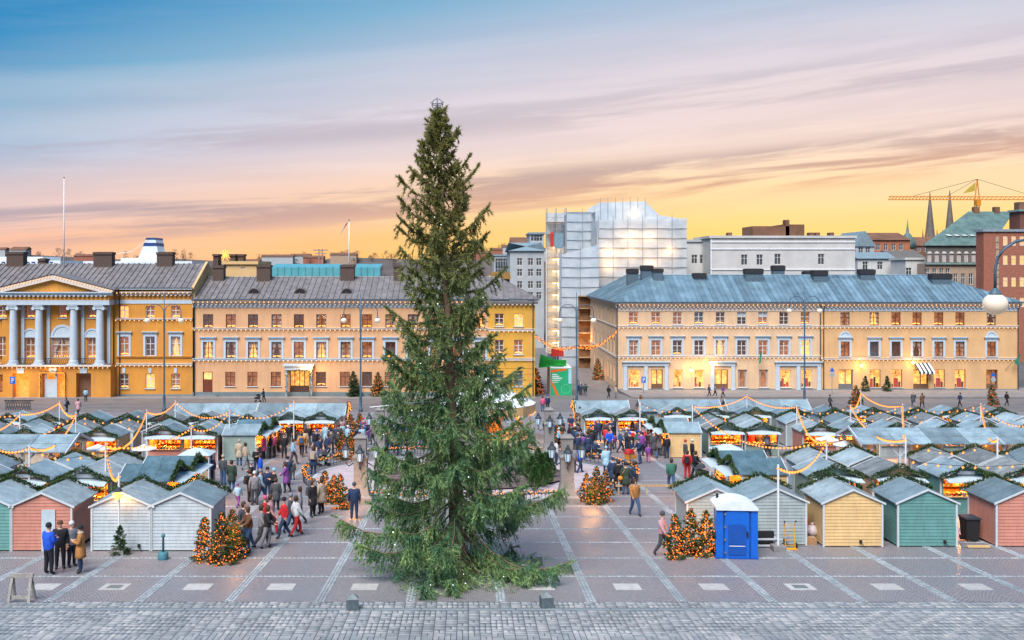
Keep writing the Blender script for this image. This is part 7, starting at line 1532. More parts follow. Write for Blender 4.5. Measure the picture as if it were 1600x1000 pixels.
# ------------------------------------------------------------------ background
PALE = mat('pale_facade', (.55, .55, .53), .85, .08, .3); GREYW = mat('grey_facade', (.40, .43, .44), .85, .08, .3); mat('slate_blue', (.22, .3, .33), .6, .1, .5); COPPER = mat('green_copper', (.11, .185, .175), .6, .2, .6); COPPERL = mat('pale_copper', (.19, .3, .28), .6, .15, .6); BRICK = mat('red_brick', (.34, .13, .085), .85, .12, 2); BEIGE = mat('beige_stone', (.40, .29, .21), .85, .1, .6); DARKST = mat('dark_stone_band', (.14, .13, .115), .85, .1, .6); WGL = mat('dull_window_glass', (.05, .07, .085), .15, .1, 2, spec=.7); WGLOW = room_mat('far_lit_window', (.3, .2, .1), (1, .5, .15), .5, .3); ORBR = mat('brown_roofs', (.2, .1, .06), .8, .2, .3)
def block(name, label, px0, px1, py0, y, depth, m, roofm=None, wins=(), zb_=0.0, cat='building', roof='flat', rh=0.0, wm=None, ws=(1.3, 1.9), side=True, group='buildings behind the square'):
    """box building whose street face spans px0..px1 with its top at py0, all at depth y"""
    x0, x1, z1 = pX(px0, y), pX(px1, y), pZ(py0, y); o0 = ((x0 + x1) / 2, y, zb_); o = empty(name, o0); tag(o, label, cat, group)
    ops = [(pX(a, y) - ws[0] / 2, pX(a, y) + ws[0] / 2, pZ(b, y) - ws[1] / 2, pZ(b, y) + ws[1] / 2) for a, b in wins]
    facade(MB(), x0, x1, zb_ - 1, z1, y, ops, .3).build('wall', m, o, off=o0)
    mb = MB(); mb.quad((x0, y + depth, zb_ - 1), (x0, y, zb_ - 1), (x0, y, z1), (x0, y + depth, z1)); mb.quad((x1, y, zb_ - 1), (x1, y + depth, zb_ - 1), (x1, y + depth, z1), (x1, y, z1)); mb.quad((x1, y + depth, zb_ - 1), (x0, y + depth, zb_ - 1), (x0, y + depth, z1), (x1, y + depth, z1)); mb.build('rear_walls', m, o, off=o0)
    for i, (a, b, c, d) in enumerate(ops):
        k = (round(b - a, 2), round(d - c, 2))
        def wf(): mb = MB(); w_, h = b - a, d - c; mb.box(-w_ / 2, -w_ / 2 + .1, .1, .2, 0, h); mb.box(w_ / 2 - .1, w_ / 2, .1, .2, 0, h); mb.box(-w_ / 2 + .1, w_ / 2 - .1, .1, .2, 0, .1); mb.box(-w_ / 2 + .1, w_ / 2 - .1, .1, .2, h - .1, h); mb.box(-.05, .05, .1, .2, .1, h - .1); mb.box(-w_ / 2 + .1, w_ / 2 - .1, .11, .19, h * .62, h * .62 + .08); return mb.mesh('window', WFRAME)
        w_ = inst('window', cached(('bwf',) + k, wf), o, ((a + b) / 2 - o0[0], 0, c - o0[2])); gm = (wm or WGL)
        inst('pane', cached(('bwp', gm.name) + k, lambda: MB().quad((-(b - a) / 2, .22, 0), ((b - a) / 2, .22, 0), ((b - a) / 2, .22, d - c), (-(b - a) / 2, .22, d - c)).mesh('pane', gm)), w_)
    rm = roofm or m; mb = MB()
    if roof == 'flat': mb.box(x0 - .3, x1 + .3, y - .3, y + depth + .3, z1, z1 + .5)
    elif roof == 'gable': mb.prismx([(y - .5, z1), (y + depth + .5, z1), (y + depth / 2, z1 + rh)], x0 - .3, x1 + .3)
    elif roof == 'gable_y': mb.prismy([(x0 - .5, z1), (x1 + .5, z1), ((x0 + x1) / 2, z1 + rh)], y - .3, y + depth)
    elif roof == 'hip': mb.add([(x0 - .5, y - .5, z1), (x1 + .5, y - .5, z1), (x1 + .5, y + depth, z1), (x0 - .5, y + depth, z1), (x0 + depth * .4, y + depth / 2, z1 + rh), (x1 - depth * .4, y + depth / 2, z1 + rh)], [(0, 1, 5, 4), (1, 2, 5), (2, 3, 4, 5), (3, 0, 4)])
    mb.build('roof', rm, o, off=o0); return o, o0
# white sheeted scaffold building
def sheeted():
    o0 = (30, 195, 0); o = empty('scaffolded_building', o0); tag(o, 'building wrapped in white scaffold sheeting behind the blue roof', 'building')
    S = bpy.data.materials.new('scaffold_sheeting'); S.use_nodes = True; MATS['scaffold_sheeting'] = S; t = S.node_tree; t.nodes.clear(); tcn = t.nodes.new('ShaderNodeTexCoord'); n_ = t.nodes.new('ShaderNodeTexNoise'); n_.inputs['Scale'].default_value = .5; n_.inputs['Detail'].default_value = 6; t.links.new(tcn.outputs['Object'], n_.inputs['Vector'])
    c = ramp(t, n_.outputs['Fac'], [(.3, (.56, .65, .71)), (.7, (.8, .86, .89))]); d1 = t.nodes.new('ShaderNodeBsdfDiffuse'); d2 = t.nodes.new('ShaderNodeBsdfTranslucent'); tr = t.nodes.new('ShaderNodeBsdfTransparent'); t.links.new(c, d1.inputs[0]); t.links.new(c, d2.inputs[0]); m1 = t.nodes.new('ShaderNodeMixShader'); m1.inputs[0].default_value = .4; m2 = t.nodes.new('ShaderNodeMixShader'); m2.inputs[0].default_value = .12; t.links.new(d1.outputs[0], m1.inputs[1]); t.links.new(d2.outputs[0], m1.inputs[2]); t.links.new(m1.outputs[0], m2.inputs[1]); t.links.new(tr.outputs[0], m2.inputs[2]); ou = t.nodes.new('ShaderNodeOutputMaterial'); t.links.new(m2.outputs[0], ou.inputs[0])
    SP = mat('scaffold_pipe', (.3, .33, .36), .5, .1, 3)
    def panel(poly3, name='sheeting'):
        mb = MB(); mb.add(poly3, [tuple(range(len(poly3)))]); mb.build(name, S, o, off=o0)
    def grid_face(px0, px1, py0, y, zlow, top2=None):
        x0, x1, za = pX(px0, y), pX(px1, y), pZ(py0, y); zb2 = pZ(top2, y) if top2 else za; nx = max(1, round((x1 - x0) / 3.0))
        for i in range(nx):
            a, b = x0 + (x1 - x0) * i / nx, x0 + (x1 - x0) * (i + 1) / nx; ta, tb = za + (zb2 - za) * i / nx, za + (zb2 - za) * (i + 1) / nx; q = .12 * (i % 2)
            panel([(a, y + q, zlow), (b, y + .12 - q, zlow), (b, y + .12 - q, tb), (a, y + q, ta)])
            mb = MB(); mb.tube([(a, y - .06, zlow), (a, y - .06, ta + .8)], .05, 5); mb.build('standard', SP, o, off=o0)
        z = zlow
        while z < min(za, zb2): mb = MB(); mb.tube([(x0, y - .07, z), (x1, y - .07, z)], .07, 4); mb.build('ledger', SP, o, off=o0); z += 1.9
        return x0, x1
    x0, x1 = grid_face(935, 1073, 344, 195, 0, 341); zt = pZ(344, 195)
    panel([(x0, 195, 0), (x0, 225, 0), (x0, 225, zt), (x0, 195, zt)]); panel([(x1, 195, 0), (x1, 225, 0), (x1, 225, zt), (x1, 195, zt)]); panel([(x0, 195.1, zt), (x1, 195.1, zt), (x1, 225, zt), (x0, 225, zt)])
    mb = MB(); mb.box(x0 + .8, x1 - .5, 197.0, 224, 0, zt - 1); mb.build('wall', PALE, o, off=o0)
    for zz in (12, 15.4, 18.8, 22.2, 25.6):
        for k in range(6): mb = MB(); xx = x0 + 2 + k * 2.7; mb.box(xx, xx + 1.3, 196.9, 197.0, zz, zz + 2); mb.build('window', WGL, o, off=o0)
    # penthouse
    yq = 200.0; P = [(pX(930, yq), pZ(331, yq)), (pX(938, yq), pZ(316.5, yq)), (pX(1008, yq), pZ(314.5, yq)), (pX(1030, yq), pZ(336, yq)), (pX(1060, yq), pZ(341, yq)), (pX(1060, yq), zt - 2), (pX(930, yq), zt - 2)]
    panel([(a, yq, b) for a, b in P]); panel([(P[1][0], yq, P[1][1]), (P[2][0], yq, P[2][1]), (P[2][0], 220, P[2][1]), (P[1][0], 220, P[1][1])]); panel([(P[2][0], yq, P[2][1]), (P[3][0], yq, P[3][1]), (P[3][0], 220, P[3][1]), (P[2][0], 220, P[2][1])]); panel([(P[1][0], yq, P[1][1]), (P[0][0], yq, P[0][1]), (P[0][0], 220, P[0][1]), (P[1][0], 220, P[1][1])])
    for i in range(7): xx = P[1][0] + (P[2][0] - P[1][0]) * i / 6; mb = MB(); mb.tube([(xx, yq - .1, zt), (xx, yq - .1, P[1][1] + 1.0)], .05, 5); mb.build('standard', SP, o, off=o0)
    mb = MB(); mb.box(P[1][0] + 1, P[2][0] - 1, yq + 1.5, 218, zt - 1, P[1][1] - 1); mb.build('penthouse_wall', PALE, o, off=o0)
    grid_face(885, 935, 331, 207, 0); a, b = pX(885, 207), pX(935, 207); mb = MB(); mb.box(a + .5, b, 208.5, 224, 0, pZ(333, 207)); mb.build('wall', GREYW, o, off=o0); panel([(a, 207, pZ(331, 207)), (b, 207, pZ(331, 207)), (b, 224, pZ(331, 207)), (a, 224, pZ(331, 207))])
    grid_face(877, 936, 398, 191, 0, 382); xw = pX(877, 191); panel([(xw, 191, 0), (xw, 206, 0), (xw, 206, pZ(392, 191)), (xw, 191, pZ(392, 191))]); xv = pX(936, 191); panel([(xv, 191, 0), (xv, 195, 0), (xv, 195, pZ(382, 191)), (xv, 191, pZ(382, 191))])
    # open scaffold tower with lit landings
    yt = 196; a, b = pX(855, yt), pX(884, yt); zt2 = pZ(331, yt)
    for xx in (a, (a + b) / 2, b):
        for yy in (yt, yt + 3): mb = MB(); mb.tube([(xx, yy, 0), (xx, yy, zt2 + .8)], .06, 5); mb.build('standard', SP, o, off=o0)
    z = 2.0; k = 0
    while z < zt2:
        mb = MB(); mb.box(a, b, yt, yt + 3, z, z + .1); mb.build('landing', WOOD, o, off=o0); mb = MB(); mb.tube([(a, yt, z + 1), (b, yt, z + 1)], .04, 4); mb.bar((a, yt, z), (b, yt, z + 2.2), .05, .05); mb.build('guard_rail', SP, o, off=o0)
        if z < pZ(392, yt): lamp('work_light', o, ((a + b) / 2 - o0[0], yt + 1.2 - o0[1], z + 1.9 - o0[2]), 150, (1, .62, .28), .2); mb = MB(); mb.box((a + b) / 2 - .6, (a + b) / 2 + .6, yt + 1, yt + 1.15, z + 2.0, z + 2.12); mb.build('work_lamp', glow('work_lamp_glow_%d' % k, (1, .6, .25), 4), o, off=o0)
        z += 2.35; k += 1
    panel([(a, yt + 3.1, 0), (b, yt + 3.1, 0), (b, yt + 3.1, zt2), (a, yt + 3.1, zt2)]); panel([(a - .05, yt, 0), (a - .05, yt + 3, 0), (a - .05, yt + 3, zt2 * .75), (a - .05, yt, zt2 * .75)])
    mb = MB(); mb.box(pX(866, yt), pX(880, yt), yt - .4, yt, pZ(388, yt), pZ(364, yt)); mb.build('hoist_cabin', mat('hoist_blue', (.2, .3, .36), .5, .1, 2), o, off=o0); mb = MB(); mb.box(pX(860, yt), pX(864.5, yt), yt - .3, yt, pZ(386, yt), pZ(363, yt)); mb.build('hoist_mast', GOODM[0], o, off=o0)
    for px, py in ((981, 370), (1014, 370), (951, 393), (951, 415), (1044, 391), (1017, 413), (985, 395)): lamp('work_light', o, (pX(px, 196) - o0[0], 196.1 - o0[1], pZ(py, 196) - o0[2]), 130, (1, .52, .2), .3)
    lamp('work_light', o, (pX(990, 201) - o0[0], 200.9 - o0[1], pZ(334, 201) - o0[2]), 80, (1, .62, .3), .3)
    mb = MB(); mb.box(pX(904, 187), pX(926, 187), 187.5, 187.7, 0, pZ(462, 187)); mb.build('hoarding', mat('hoarding_wood', (.3, .15, .07), .8, .3, 1.0), o, off=o0)
    for k in range(6): mb = MB(); zz = 2 + k * 2.3; mb.box(pX(904, 187), pX(926, 187), 186.4, 187.4, zz, zz + .12); mb.build('landing', WOOD, o, off=o0)
    lamp('work_light', o, (pX(914, 186) - o0[0], 185.6 - o0[1], 6), 120, (1, .5, .16), .3)
sheeted()
o, o0 = block('white_building', 'long white building with few windows behind the blue roof', 1110, 1336, 372, 205, 14, PALE, None, [(1163, 406), (1187, 406), (1215, 405), (1283, 405)], ws=(1.35, 2.2))
for py in (378, 389, 421): mb = MB(); mb.box(pX(1110, 205), pX(1336, 205), 204.85, 205.02, pZ(py, 205) - .12, pZ(py, 205) + .12); mb.build('band', WHITE, o, off=o0)
mb = MB(); mb.box(pX(1110, 205), pX(1112, 205), 204.9, 205.02, 0, pZ(372, 205)); mb.build('corner_strip', WHITE, o, off=o0)
mb = MB(); mb.box(pX(1178, 207), pX(1246, 207), 208, 216, pZ(372, 207), pZ(353, 207)); mb.box(pX(1228, 207), pX(1262, 207), 209, 216, pZ(372, 207), pZ(350, 207)); mb.build('roof_house', ORBR, o, off=o0)
for a in (1140, 1268, 1278, 1300, 1230): mb = MB(); mb.box(pX(a, 207), pX(a + 6, 207), 208, 210, pZ(372, 207), pZ(363 if a != 1230 else 343, 207)); mb.build('chimney', ORBR, o, off=o0)
block('low_white_building', 'low white building with scaffold left of the long white one', 1073, 1112, 378, 212, 12, PALE, GREYW, [(1085, 405), (1098, 405)])
block('pale_house', 'pale grey apartment house left of the scaffold tower', 797, 850, 392, 235, 20, GREYW, MATS['slate_blue'], [(a, b) for a in (812, 829, 842) for b in (409, 426, 445, 462)], roof='hip', rh=2.2, ws=(1.3, 1.7))
block('far_teal_house', 'teal toned house far left of the scaffold tower', 772, 800, 400, 300, 20, GREYW, MATS['slate_blue'], [(a, b) for a in (778, 786, 794) for b in (410, 422, 436)], roof='flat', ws=(1.6, 2.4))
block('far_red_roof_house', 'grey house with brown roof above the pale house', 800, 836, 381, 270, 14, PALE, ORBR, [(806, 388), (816, 388), (826, 388)], roof='gable', rh=2.0, ws=(1.6, 1.6))
block('glass_roof_house', 'house with slanted glass top left of the scaffold tower', 828, 850, 366, 258, 14, GREYW, MATS['slate_blue'], [(834, 372), (843, 372)], roof='flat', rh=2.6, ws=(1.6, 1.6))
# green roofed stone building and red brick building at right
def stone_building():
    y = 215.0; o, o0 = block('stone_building', 'stone building with green mansard roof and arched windows at right', 1446, 1548, 412, y, 4, BEIGE, COPPER, [(a, 436) for a in (1493, 1505, 1517, 1529)] + [(a, 428) for a in (1449, 1460, 1471, 1481)], ws=(.95, 2.4), roof='none')
    x0, x1 = pX(1446, y), pX(1548, y); z0, z1 = pZ(411.8, y), pZ(383, y); mb = MB(); cs = [(pX(1452 + 11.5 * k, y), pZ(410, y), 1.1, 2.1) for k in range(8)]
    facade(MB(), x0, x1, z0, z1, y - .1, [(a - .5, a + .5, b, b + 1.9) for a, b, c, d in cs], .35).build('arcade_band', DARKST, o, off=o0)
    for a, b, c, d in cs:
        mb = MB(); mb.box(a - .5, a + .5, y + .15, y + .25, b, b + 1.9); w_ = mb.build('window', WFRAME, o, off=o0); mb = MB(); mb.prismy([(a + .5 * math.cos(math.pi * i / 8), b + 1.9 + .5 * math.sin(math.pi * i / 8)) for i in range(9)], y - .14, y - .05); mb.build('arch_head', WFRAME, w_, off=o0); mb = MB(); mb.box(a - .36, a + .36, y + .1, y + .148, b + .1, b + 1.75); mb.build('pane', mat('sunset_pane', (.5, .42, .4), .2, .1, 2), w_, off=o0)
    mb = MB(); mb.box(x0 - .2, x1, y - .5, y + .1, z0 - .2, z0 + .15); mb.build('green_cornice', COPPERL, o, off=o0); mb = MB(); mb.box(x0 - .4, x1, y - .6, y + .1, z1 - .1, z1 + .35); mb.build('eaves', COPPERL, o, off=o0)
    zr = pZ(330, y + 9); mb = MB(); mb.add([(x0 - .4, y - .5, z1 + .3), (x1, y - .5, z1 + .3), (pX(1566, y + 4), y + 4, pZ(358, y + 4)), (pX(1474, y + 4), y + 4, pZ(360, y + 4)), (pX(1585, y + 10), y + 10, zr), (pX(1513, y + 10), y + 10, zr), (pX(1447, y + 11), y + 11, z1 + .3)], [(0, 1, 2, 3), (3, 2, 4, 5), (0, 3, 5, 6)]); mb.build('mansard_roof', COPPER, o, off=o0)
    for k in range(5): q = pX(1478 + 12 * k, y + 3); zz = pZ(371, y + 3); mb = MB(); mb.prismx([(y + .6, zz - 1.3), (y + 1.2, zz + .3), (y + 4.5, zz + .9), (y + 4.5, zz - 1.3)], q - .55, q + .55); d = mb.build('dormer', COPPER, o, off=o0); mb = MB(); mb.add([(q - .5, y + .9, zz + .2), (q + .5, y + .9, zz + .2), (q + .5, y + 3.5, zz + .78), (q - .5, y + 3.5, zz + .78)], [(0, 1, 2, 3)]); mb.v = [(a, b, c + .08) for a, b, c in mb.v]; mb.build('skylight', PALE, o, off=o0)
    for a in (1520, 1552): mb = MB(); mb.box(pX(a, y + 10), pX(a + 8, y + 10), y + 9.3, y + 10.5, zr - 1.5, zr + 1.0); mb.build('chimney', ORBR, o, off=o0)
stone_building()
def brick_building():
    y = 200.0; ws = [(a, b) for a in (1571, 1584, 1597, 1610, 1623, 1640, 1655) for b in (376, 406, 440, 472)]; o, o0 = block('brick_building', 'red brick office building at the right edge', 1537, 1680, 362, y, 3, BRICK, mat('slate_eaves', (.25, .3, .34), .6, .1, 2), ws, ws=(.95, 2.0), wm=WGLOW, roof='flat')
    mb = MB(); mb.box(pX(1555.5, y), pX(1560.5, y), y - .1, y + .05, 2, pZ(370, y)); mb.build('stair_window', mat('stair_glass', (.5, .36, .25), .2, .2, 1), o, off=o0)
    for k in range(16): mb = MB(); zz = 3 + k * 1.4; mb.box(pX(1555.5, y), pX(1560.5, y), y - .14, y - .1, zz, zz + .1); mb.build('stair_mullion', DARK, o, off=o0)
    mb = MB(); mb.box(pX(1577, y + 6), pX(1680, y + 6), y + 2, y + 6, pZ(362, y), pZ(332, y + 6)); mb.build('top_storey', mat('brown_brick', (.17, .07, .05), .85, .1, 2), o, off=o0); mb = MB(); mb.box(pX(1574, y + 6), pX(1685, y + 6), y + 1.5, y + 6, pZ(332, y + 6), pZ(329, y + 6)); mb.build('top_roof', COPPERL, o, off=o0)
    for a in (1572, 1590): mb = MB(); mb.box(pX(a, y + 8), pX(a + 13, y + 8), y + 3, y + 5, pZ(332, y + 8), pZ(318, y + 8)); mb.build('chimney', ORBR, o, off=o0)
brick_building()
block('gable_house', 'grey gabled house right of the long white building', 1337, 1366, 385, 260, 16, GREYW, mat('blue_grey_roof', (.2, .27, .3), .6, .1, 1), [(1345, 392), (1356, 392)], roof='gable_y', rh=4.0)
block('brick_house', 'low red brick house under the sunset at right', 1364, 1422, 375, 300, 18, mat('sunset_brick', (.4, .15, .08), .85, .1, 1), ORBR, [(a, 386) for a in (1372, 1384, 1396, 1408)], roof='gable', rh=2.5)
block('low_grey_house', 'low pale house with dark roof behind the blue roof', 1340, 1398, 404, 235, 10, PALE, MATS['blue_grey_roof'], [(1352, 415), (1375, 415)], roof='gable', rh=1.6); block('dark_roof_house', 'dark roofed house left of the stone building', 1398, 1446, 404, 250, 14, GREYW, DARKST, [(1405, 414), (1418, 414)], roof='gable', rh=2.2); block('pale_box_house', 'plain pale block left of the stone building', 1415, 1444, 406, 225, 8, PALE, PALE, [(1420, 425)], roof='flat')
block('far_long_house', 'far brown roofed house below the church spires', 1418, 1470, 384, 420, 20, ORBR, ORBR, [(a, 390) for a in (1426, 1436, 1446)], roof='gable', rh=4.0)
# domed turret
y = 310.0; o = empty('domed_turret', (pX(1418, y), y, 0)); tag(o, 'small domed turret with spike left of the church', 'turret'); zt = pZ(368, y); mb = MB(); mb.lathe([(2.2, 0), (2.2, zt - 4)], 12); mb.build('drum', BEIGE, o); mb = MB(); mb.lathe([(2.5, zt - 4), (2.3, zt - 2), (1.2, zt), (.5, zt + .8), (.3, zt + 2.2), (.05, zt + 5)], 12); mb.build('dome', COPPER, o, smooth=True)
# church with two spires
y = 900.0; o = empty('church', (pX(1468, y), y, 5)); tag(o, 'twin spired brick church far off under the crane', 'church'); mb = MB(); mb.prismy([(-14, -6), (14, -6), (14, 18), (0, 30), (-14, 18)], 8, 60); mb.build('nave', BRICK, o)
for px, tip in ((1453, 300), (1484, 297)):
    X = pX(px, y) - pX(1468, y); zt = pZ(tip, y) - 5; mb = MB(); mb.box(X - 4.6, X + 4.6, -4.6, 4.6, -6, 38); t_ = mb.build('tower', BRICK, o); mb = MB(); mb.lathe([(5.6, 38), (4.2, 46), (.25, zt)], 8, 0, (X, 0, 0)); mb.build('spire', mat('spire_slate', (.15, .13, .115), .7, .15, .3), o)
    for a in (-1, 1):
        for b in (-1, 1): mb = MB(); mb.lathe([(.9, 36), (.9, 42), (.05, 50)], 6, 0, (X + a * 4.4, b * 4.4, 0)); mb.build('pinnacle', BRICK, o)
    for a in (-1.6, 1.6): mb = MB(); mb.box(X + a - .8, X + a + .8, -4.75, -4.6, 26, 34); mb.build('belfry_window', WFRAME, t_)
# crane
y = 520.0; o = empty('tower_crane', (pX(1527, y), y, 5)); tag(o, 'yellow tower crane over the roofs at right', 'crane'); CY = mat('crane_yellow', (.68, .25, .02), .5, .1, 2)
def truss(a, b, h, name, nseg, w_=.5):
    a = Vector(a); b = Vector(b); mb = MB(); up = Vector((0, 0, h)) if abs((b - a).normalized().z) < .5 else Vector((h, 0, 0)); s_ = Vector((0, h * .5, 0))
    for q in (s_, -s_): mb.bar(a + q, b + q, .36, .36)
    mb.bar(a + up, b + up, .38, .38)
    for i in range(nseg): p = a.lerp(b, i / nseg); r_ = a.lerp(b, (i + 1) / nseg); m_ = a.lerp(b, (i + .5) / nseg) + up; mb.bar(p + s_, m_, .22, .22); mb.bar(m_, r_ - s_, .22, .22)
    return mb.build(name, CY, o)
zj = pZ(312, y) - 5; xl_ = pX(1389, y) - pX(1527, y); xr_ = pX(1640, y) - pX(1527, y); truss((xl_, 0, zj), (0, 0, zj), 1.7, 'jib', 26); truss((0, 0, zj), (xr_, 0, zj), 1.6, 'counter_jib', 16); truss((-1, 0, -8), (-1, 0, zj), 2.0, 'mast', 30); za = pZ(280, y) - 5
mb = MB(); mb.bar((-1.2, 0, zj), (0, 0, za), .4, .4); mb.bar((1.2, 0, zj), (0, 0, za), .4, .4); mb.build('apex', CY, o); mb = MB(); mb.tube([(0, 0, za), (xl_ * .75, 0, zj + 1.6)], .1, 4); mb.tube([(0, 0, za), (xl_ * .35, 0, zj + 1.6)], .1, 4); mb.tube([(0, 0, za), (xr_ * .8, 0, zj + 1.6)], .1, 4); mb.build('tie_cable', DARK, o); mb = MB(); mb.box(-1.5, .8, -2.4, -.6, zj - 3.2, zj - .4); mb.build('cab', CY, o); mb = MB(); mb.prismy([(-7.5, za - 7.5), (-1.2, za - 6.2), (-.9, za - 1.5), (-5.0, za - 5.0)], -.1, .1); mb.build('flag', mat('crane_flag', (.5, .36, .05), .7, .1, 1), o)
# left skyline
y = 420.0; o = empty('ferry', (pX(215, y), y, 0)); tag(o, 'white ferry with blue banded funnel beyond the palace roof', 'ship'); SW_ = mat('ship_white', (.7, .76, .78), .5, .05, .2); SB = mat('ship_blue', (.02, .06, .2), .5, .05, .2); P = lambda px, py: (pX(px, y) - pX(215, y), pZ(py, y))
mb = MB(); mb.box(P(130, 0)[0], P(300, 0)[0], 0, 26, -4, P(0, 408)[1]); mb.build('hull', SW_, o); mb = MB(); mb.box(P(186, 0)[0], P(246, 0)[0], 2, 20, P(0, 408)[1], P(0, 403)[1]); mb.build('deck', SW_, o); mb = MB(); mb.prismy([P(211, 404), P(224, 371), P(238, 371), P(244, 404)][::-1], 4, 14); f_ = mb.build('funnel', SW_, o)
for a, b in ((371, 374), (379, 384)):
    w_ = lambda q: 224 - (q - 371) * 13 / 33; mb = MB(); mb.prismy([P(w_(b) - .3, b), P(w_(a) - .3, a), P(238.4 + (a - 371) * .18, a), P(238.4 + (b - 371) * .18, b)][::-1], 3.9, 14.1); mb.build('funnel_band', SB, f_)
mb = MB(); mb.tube([(*P(227, 375)[:1], 4, P(227, 375)[1]), (P(200, 393)[0], 4, P(0, 393)[1]), (P(178, 396)[0], 4, P(0, 396)[1])], .12, 4); mb.build('stay', WHITE, o)
y = 400.0; o = empty('ferry', (pX(40, y), y, 0)); tag(o, 'upper decks of a second white ferry at far left', 'ship'); mb = MB(); mb.box(-14, 14, 0, 24, -4, pZ(407, y)); mb.build('hull', SW_, o); mb = MB(); mb.box(-16, 6, 2, 20, pZ(407, y), pZ(401, y)); mb.build('deck', SW_, o); mb = MB()
for k in range(10): mb.box(-12 + k * 2.4, -10.6 + k * 2.4, -.05, 0, pZ(411, y), pZ(409, y))
mb.build('deck_windows', SB, o)
def flagpole(px, py0, y, zb_, label, flag=False):
    o = empty('flagpole', (pX(px, y), y, zb_)); tag(o, label, 'flagpole', 'flagpoles on the roofs'); h = pZ(py0, y) - zb_; mb = MB(); mb.lathe([(.13, 0), (.05, h)], 8); mb.build('mast', WHITE, o, smooth=True); mb = MB(); mb.ball((0, 0, h + .05), .12, 8, 6); mb.build('finial', mat('brass_ball', (.5, .35, .12), .3, .05, 2, metal=.8), o)
    mb = MB(); mb.box(-.3, .3, -.3, .3, -.6, .5); mb.build('socket', GROOF, o)
    if flag: mb = MB(); mb.prismy([(0, h), (-.25, h - .2), (-1.4, h - 2.2), (-1.1, h - 1.3)], -.02, .02); mb.build('pennant', GOODM[5], o)
flagpole(100, 278, 146.0, pZ(424, 146.0) - .2, 'tall white flagpole above the palace pediment'); flagpole(545.5, 345, 152.0, pZ(433, 152), 'flagpole with drooping pennant behind the peach roof', True)
o, o0 = block('rear_wing', 'yellow rear wing rising behind the peach roof', 350, 401, 413, 158, 10, mat('rear_wing_plaster', (.66, .44, .2), .85, .06, .5), MATS['rear_wing_plaster'], [(380, 419)], ws=(.7, .3))
for a in (333, 359.5, 372): mb = MB(); mb.box(pX(a, 161), pX(a + 8, 161), 161, 163, pZ(416, 161), pZ(397, 161)); mb.box(pX(a - 1, 161), pX(a + 9, 161), 160.8, 163.2, pZ(400, 161), pZ(397, 161)); mb.build('chimney', BRICKD, o, off=o0)
def glasshouse(px0, px1, label):
    y = 160.0; x0, x1 = pX(px0, y), pX(px1, y); z0, z1 = pZ(436, y), pZ(418, y); o = empty('glasshouse', (x0, y, z0)); tag(o, label, 'glasshouse', 'roof glasshouses'); n_ = max(3, round((x1 - x0) / 1.15)); TG = mat('teal_glass', (.1, .38, .42), .2, .1, .6, spec=.7)
    for k in range(n_): a, b = (x1 - x0) * k / n_, (x1 - x0) * (k + 1) / n_; mb = MB(); mb.box(a + .04, b - .04, 0, .05, 0, z1 - z0); mb.build('pane', TG, o); mb = MB(); mb.box(b - .05, b + .05, -.05, .06, 0, z1 - z0 + .1); mb.build('mullion', mat('teal_frame', (.1, .2, .23), .5, .1, 2), o)
    mb = MB(); mb.add([(0, .06, z1 - z0), (x1 - x0, .06, z1 - z0), (x1 - x0, 4, z1 - z0 + .6), (0, 4, z1 - z0 + .6)], [(0, 1, 2, 3)]); mb.build('roof', TG, o); mb = MB(); mb.box(0, x1 - x0, .3, 4, -2, z1 - z0 - .05); mb.build('core', GREYW, o)
glasshouse(423, 531, 'long teal glasshouse behind the peach roof'); glasshouse(554, 594, 'short teal glasshouse right of the chimney')
o = empty('star_ornament', (pX(352, 170), 170, pZ(414, 170) - .5)); tag(o, 'glowing orange star ornament on a roof', 'ornament'); h = pZ(399, 170) - pZ(414, 170) + .5; mb = MB(); mb.tube([(0, 0, -1.5), (0, 0, h)], .05, 5); mb.build('pole', DARK, o); mb = MB()
for i in range(12): t_ = 2 * math.pi * i / 12; mb.bar((0, 0, h), (1.0 * math.cos(t_), .1, h + 1.0 * math.sin(t_)), .09, .09)
mb.build('rays', glow('star_glow', (1, .4, .06), 1.6), o)
o, o0 = block('roof_vent_house', 'brown louvred plant room on the lemon house roof', 767, 796, 436, 150, 5, BRICKD, STM['yellow'], [], zb_=14.0); mb = MB(); mb.box(pX(767, 150), pX(797, 150), 149.6, 155, pZ(436, 150), pZ(425, 150)); mb.build('louvre_box', mat('ochre_louvre', (.35, .2, .06), .7, .2, 4), o, off=o0)
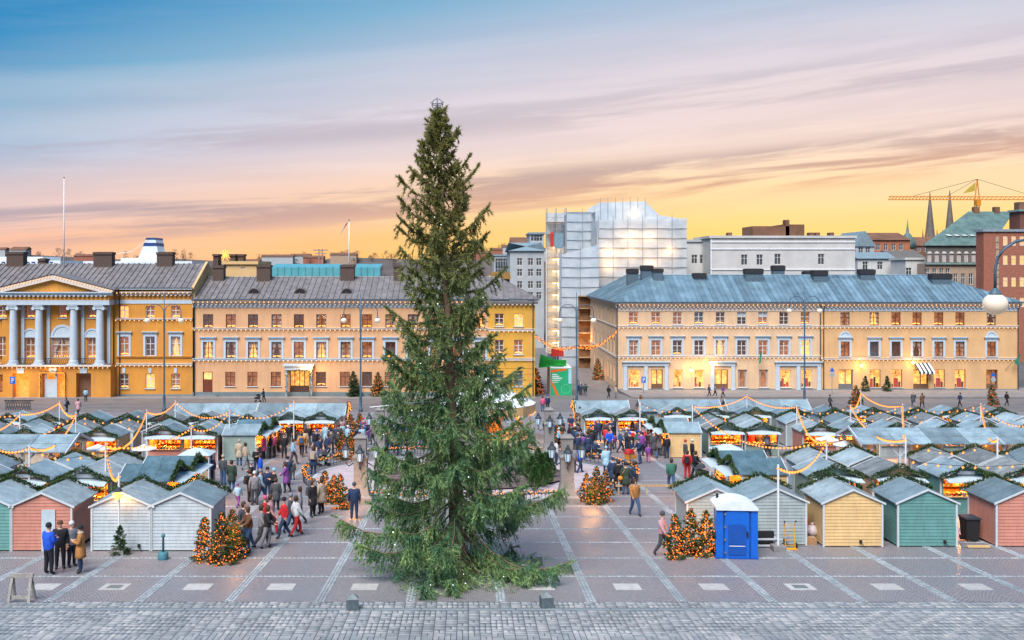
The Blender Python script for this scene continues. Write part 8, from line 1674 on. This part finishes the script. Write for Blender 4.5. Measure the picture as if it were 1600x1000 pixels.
# wooded hill on the left horizon
def hill():
    rs = np.random.RandomState(8); xs = np.linspace(-900, 500, 57); V_ = []; hs = 27 + 3 * np.sin(xs * .013 + 1) + 2.5 * np.sin(xs * .041) + rs.rand(57) * 1.5
    V_ = [(x, 800, 0) for x in xs] + [(x, 900, h) for x, h in zip(xs, hs)] + [(x, 1300, h * .9) for x, h in zip(xs, hs)]; F_ = [(r_ * 57 + i, r_ * 57 + i + 1, (r_ + 1) * 57 + i + 1, (r_ + 1) * 57 + i) for r_ in range(2) for i in range(56)]
    struct(inst('hill', np_mesh('hill', V_, F_, mat('hill_ground', (.13, .11, .1), .9, .2, .02))))
    n_ = 16000; X_ = rs.uniform(-800, 350, n_ // 80).repeat(80); cz = rs.uniform(4, 9, n_ // 80).repeat(80); Y_ = rs.uniform(840, 930, n_ // 80).repeat(80); hh = np.interp(X_, xs, hs) * np.clip((Y_ - 800) / 100, 0, 1)
    t_ = rs.rand(n_); P_ = np.stack([X_ + rs.normal(0, 1.6, n_) * (1.2 - t_ * .6), Y_ + rs.normal(0, 1.6, n_), hh + t_ * cz], 1); D_ = np.stack([rs.normal(0, .7, n_), rs.normal(0, .4, n_), np.ones(n_)], 1); Vb, Fb = blades(P_, D_, 2.2, .3, rs); w_ = inst('distant_wood', np_mesh('distant_wood', Vb, Fb, TWIG)); tag(w_, 'bare winter trees along the far left hill', kind='stuff')
    for i in range(26):
        x = rs.uniform(-620, 250); yy = 870 + rs.rand() * 20; h = float(np.interp(x, xs, hs)); o = empty('hill_house', (x, yy, h * .7)); tag(o, 'tiny house on the wooded far hill', 'house', 'houses on the far hill'); w_ = rs.uniform(6, 14); hh_ = rs.uniform(4, 8) + h * .3
        mb = MB(); mb.box(-w_, w_, 0, 10, -6, hh_ - 2); mb.build('wall', [BEIGE, GREYW, BRICK][i % 3], o); mb = MB(); mb.prismx([(-.5, hh_ - 2), (10.5, hh_ - 2), (5, hh_)], -w_ - .5, w_ + .5); mb.build('roof', ORBR, o)
hill()
o = empty('lattice_mast', (pX(501, 600), 600, 0)); tag(o, 'far lattice mast with cross arms on the left horizon', 'mast'); zt = pZ(389, 600); mb = MB()
for s_ in (-1, 1): mb.bar((s_ * 1.6, 0, 0), (s_ * 1.0, 0, zt), .5, .5)
for k in range(10): mb.bar((-1.4, 0, zt * k / 10), (1.4, 0, zt * (k + 1) / 10), .3, .3)
mb.build('mast', mat('mast_grey', (.3, .24, .22), .6, .1, 1), o); mb = MB(); mb.box(-4.5, 4.5, -.3, .3, zt - 1.0, zt - .4); mb.box(-3.4, 3.4, -.3, .3, zt - 3.0, zt - 2.5); mb.build('cross_arm', MATS['mast_grey'], o)
# ------------------------------------------------------------------ labels: like ones are told apart by their order in the picture
bpy.context.view_layer.update()
def finish_labels():
    by = {}
    for o in THINGS: by.setdefault(o['label'], []).append(o)
    for l_, os_ in by.items():
        if len(os_) < 2: continue
        os_.sort(key=lambda o: scr(o.matrix_world.translation)[0])
        for i, o in enumerate(os_):
            o['label'] = '%s, %s from left' % (l_, ORD[i] if i < 20 else '%dth' % (i + 1) if (i + 1) % 10 not in (1, 2, 3) else '%d%s' % (i + 1, ('st', 'nd', 'rd')[(i + 1) % 10 - 1])) if len(os_) > 2 or i else '%s, the left one' % l_
            if len(os_) == 2 and i: o['label'] = '%s, the right one' % l_
finish_labels()
for o in THINGS:
    if len(o['label'].split()) > 16: print('LONG', o['label'])
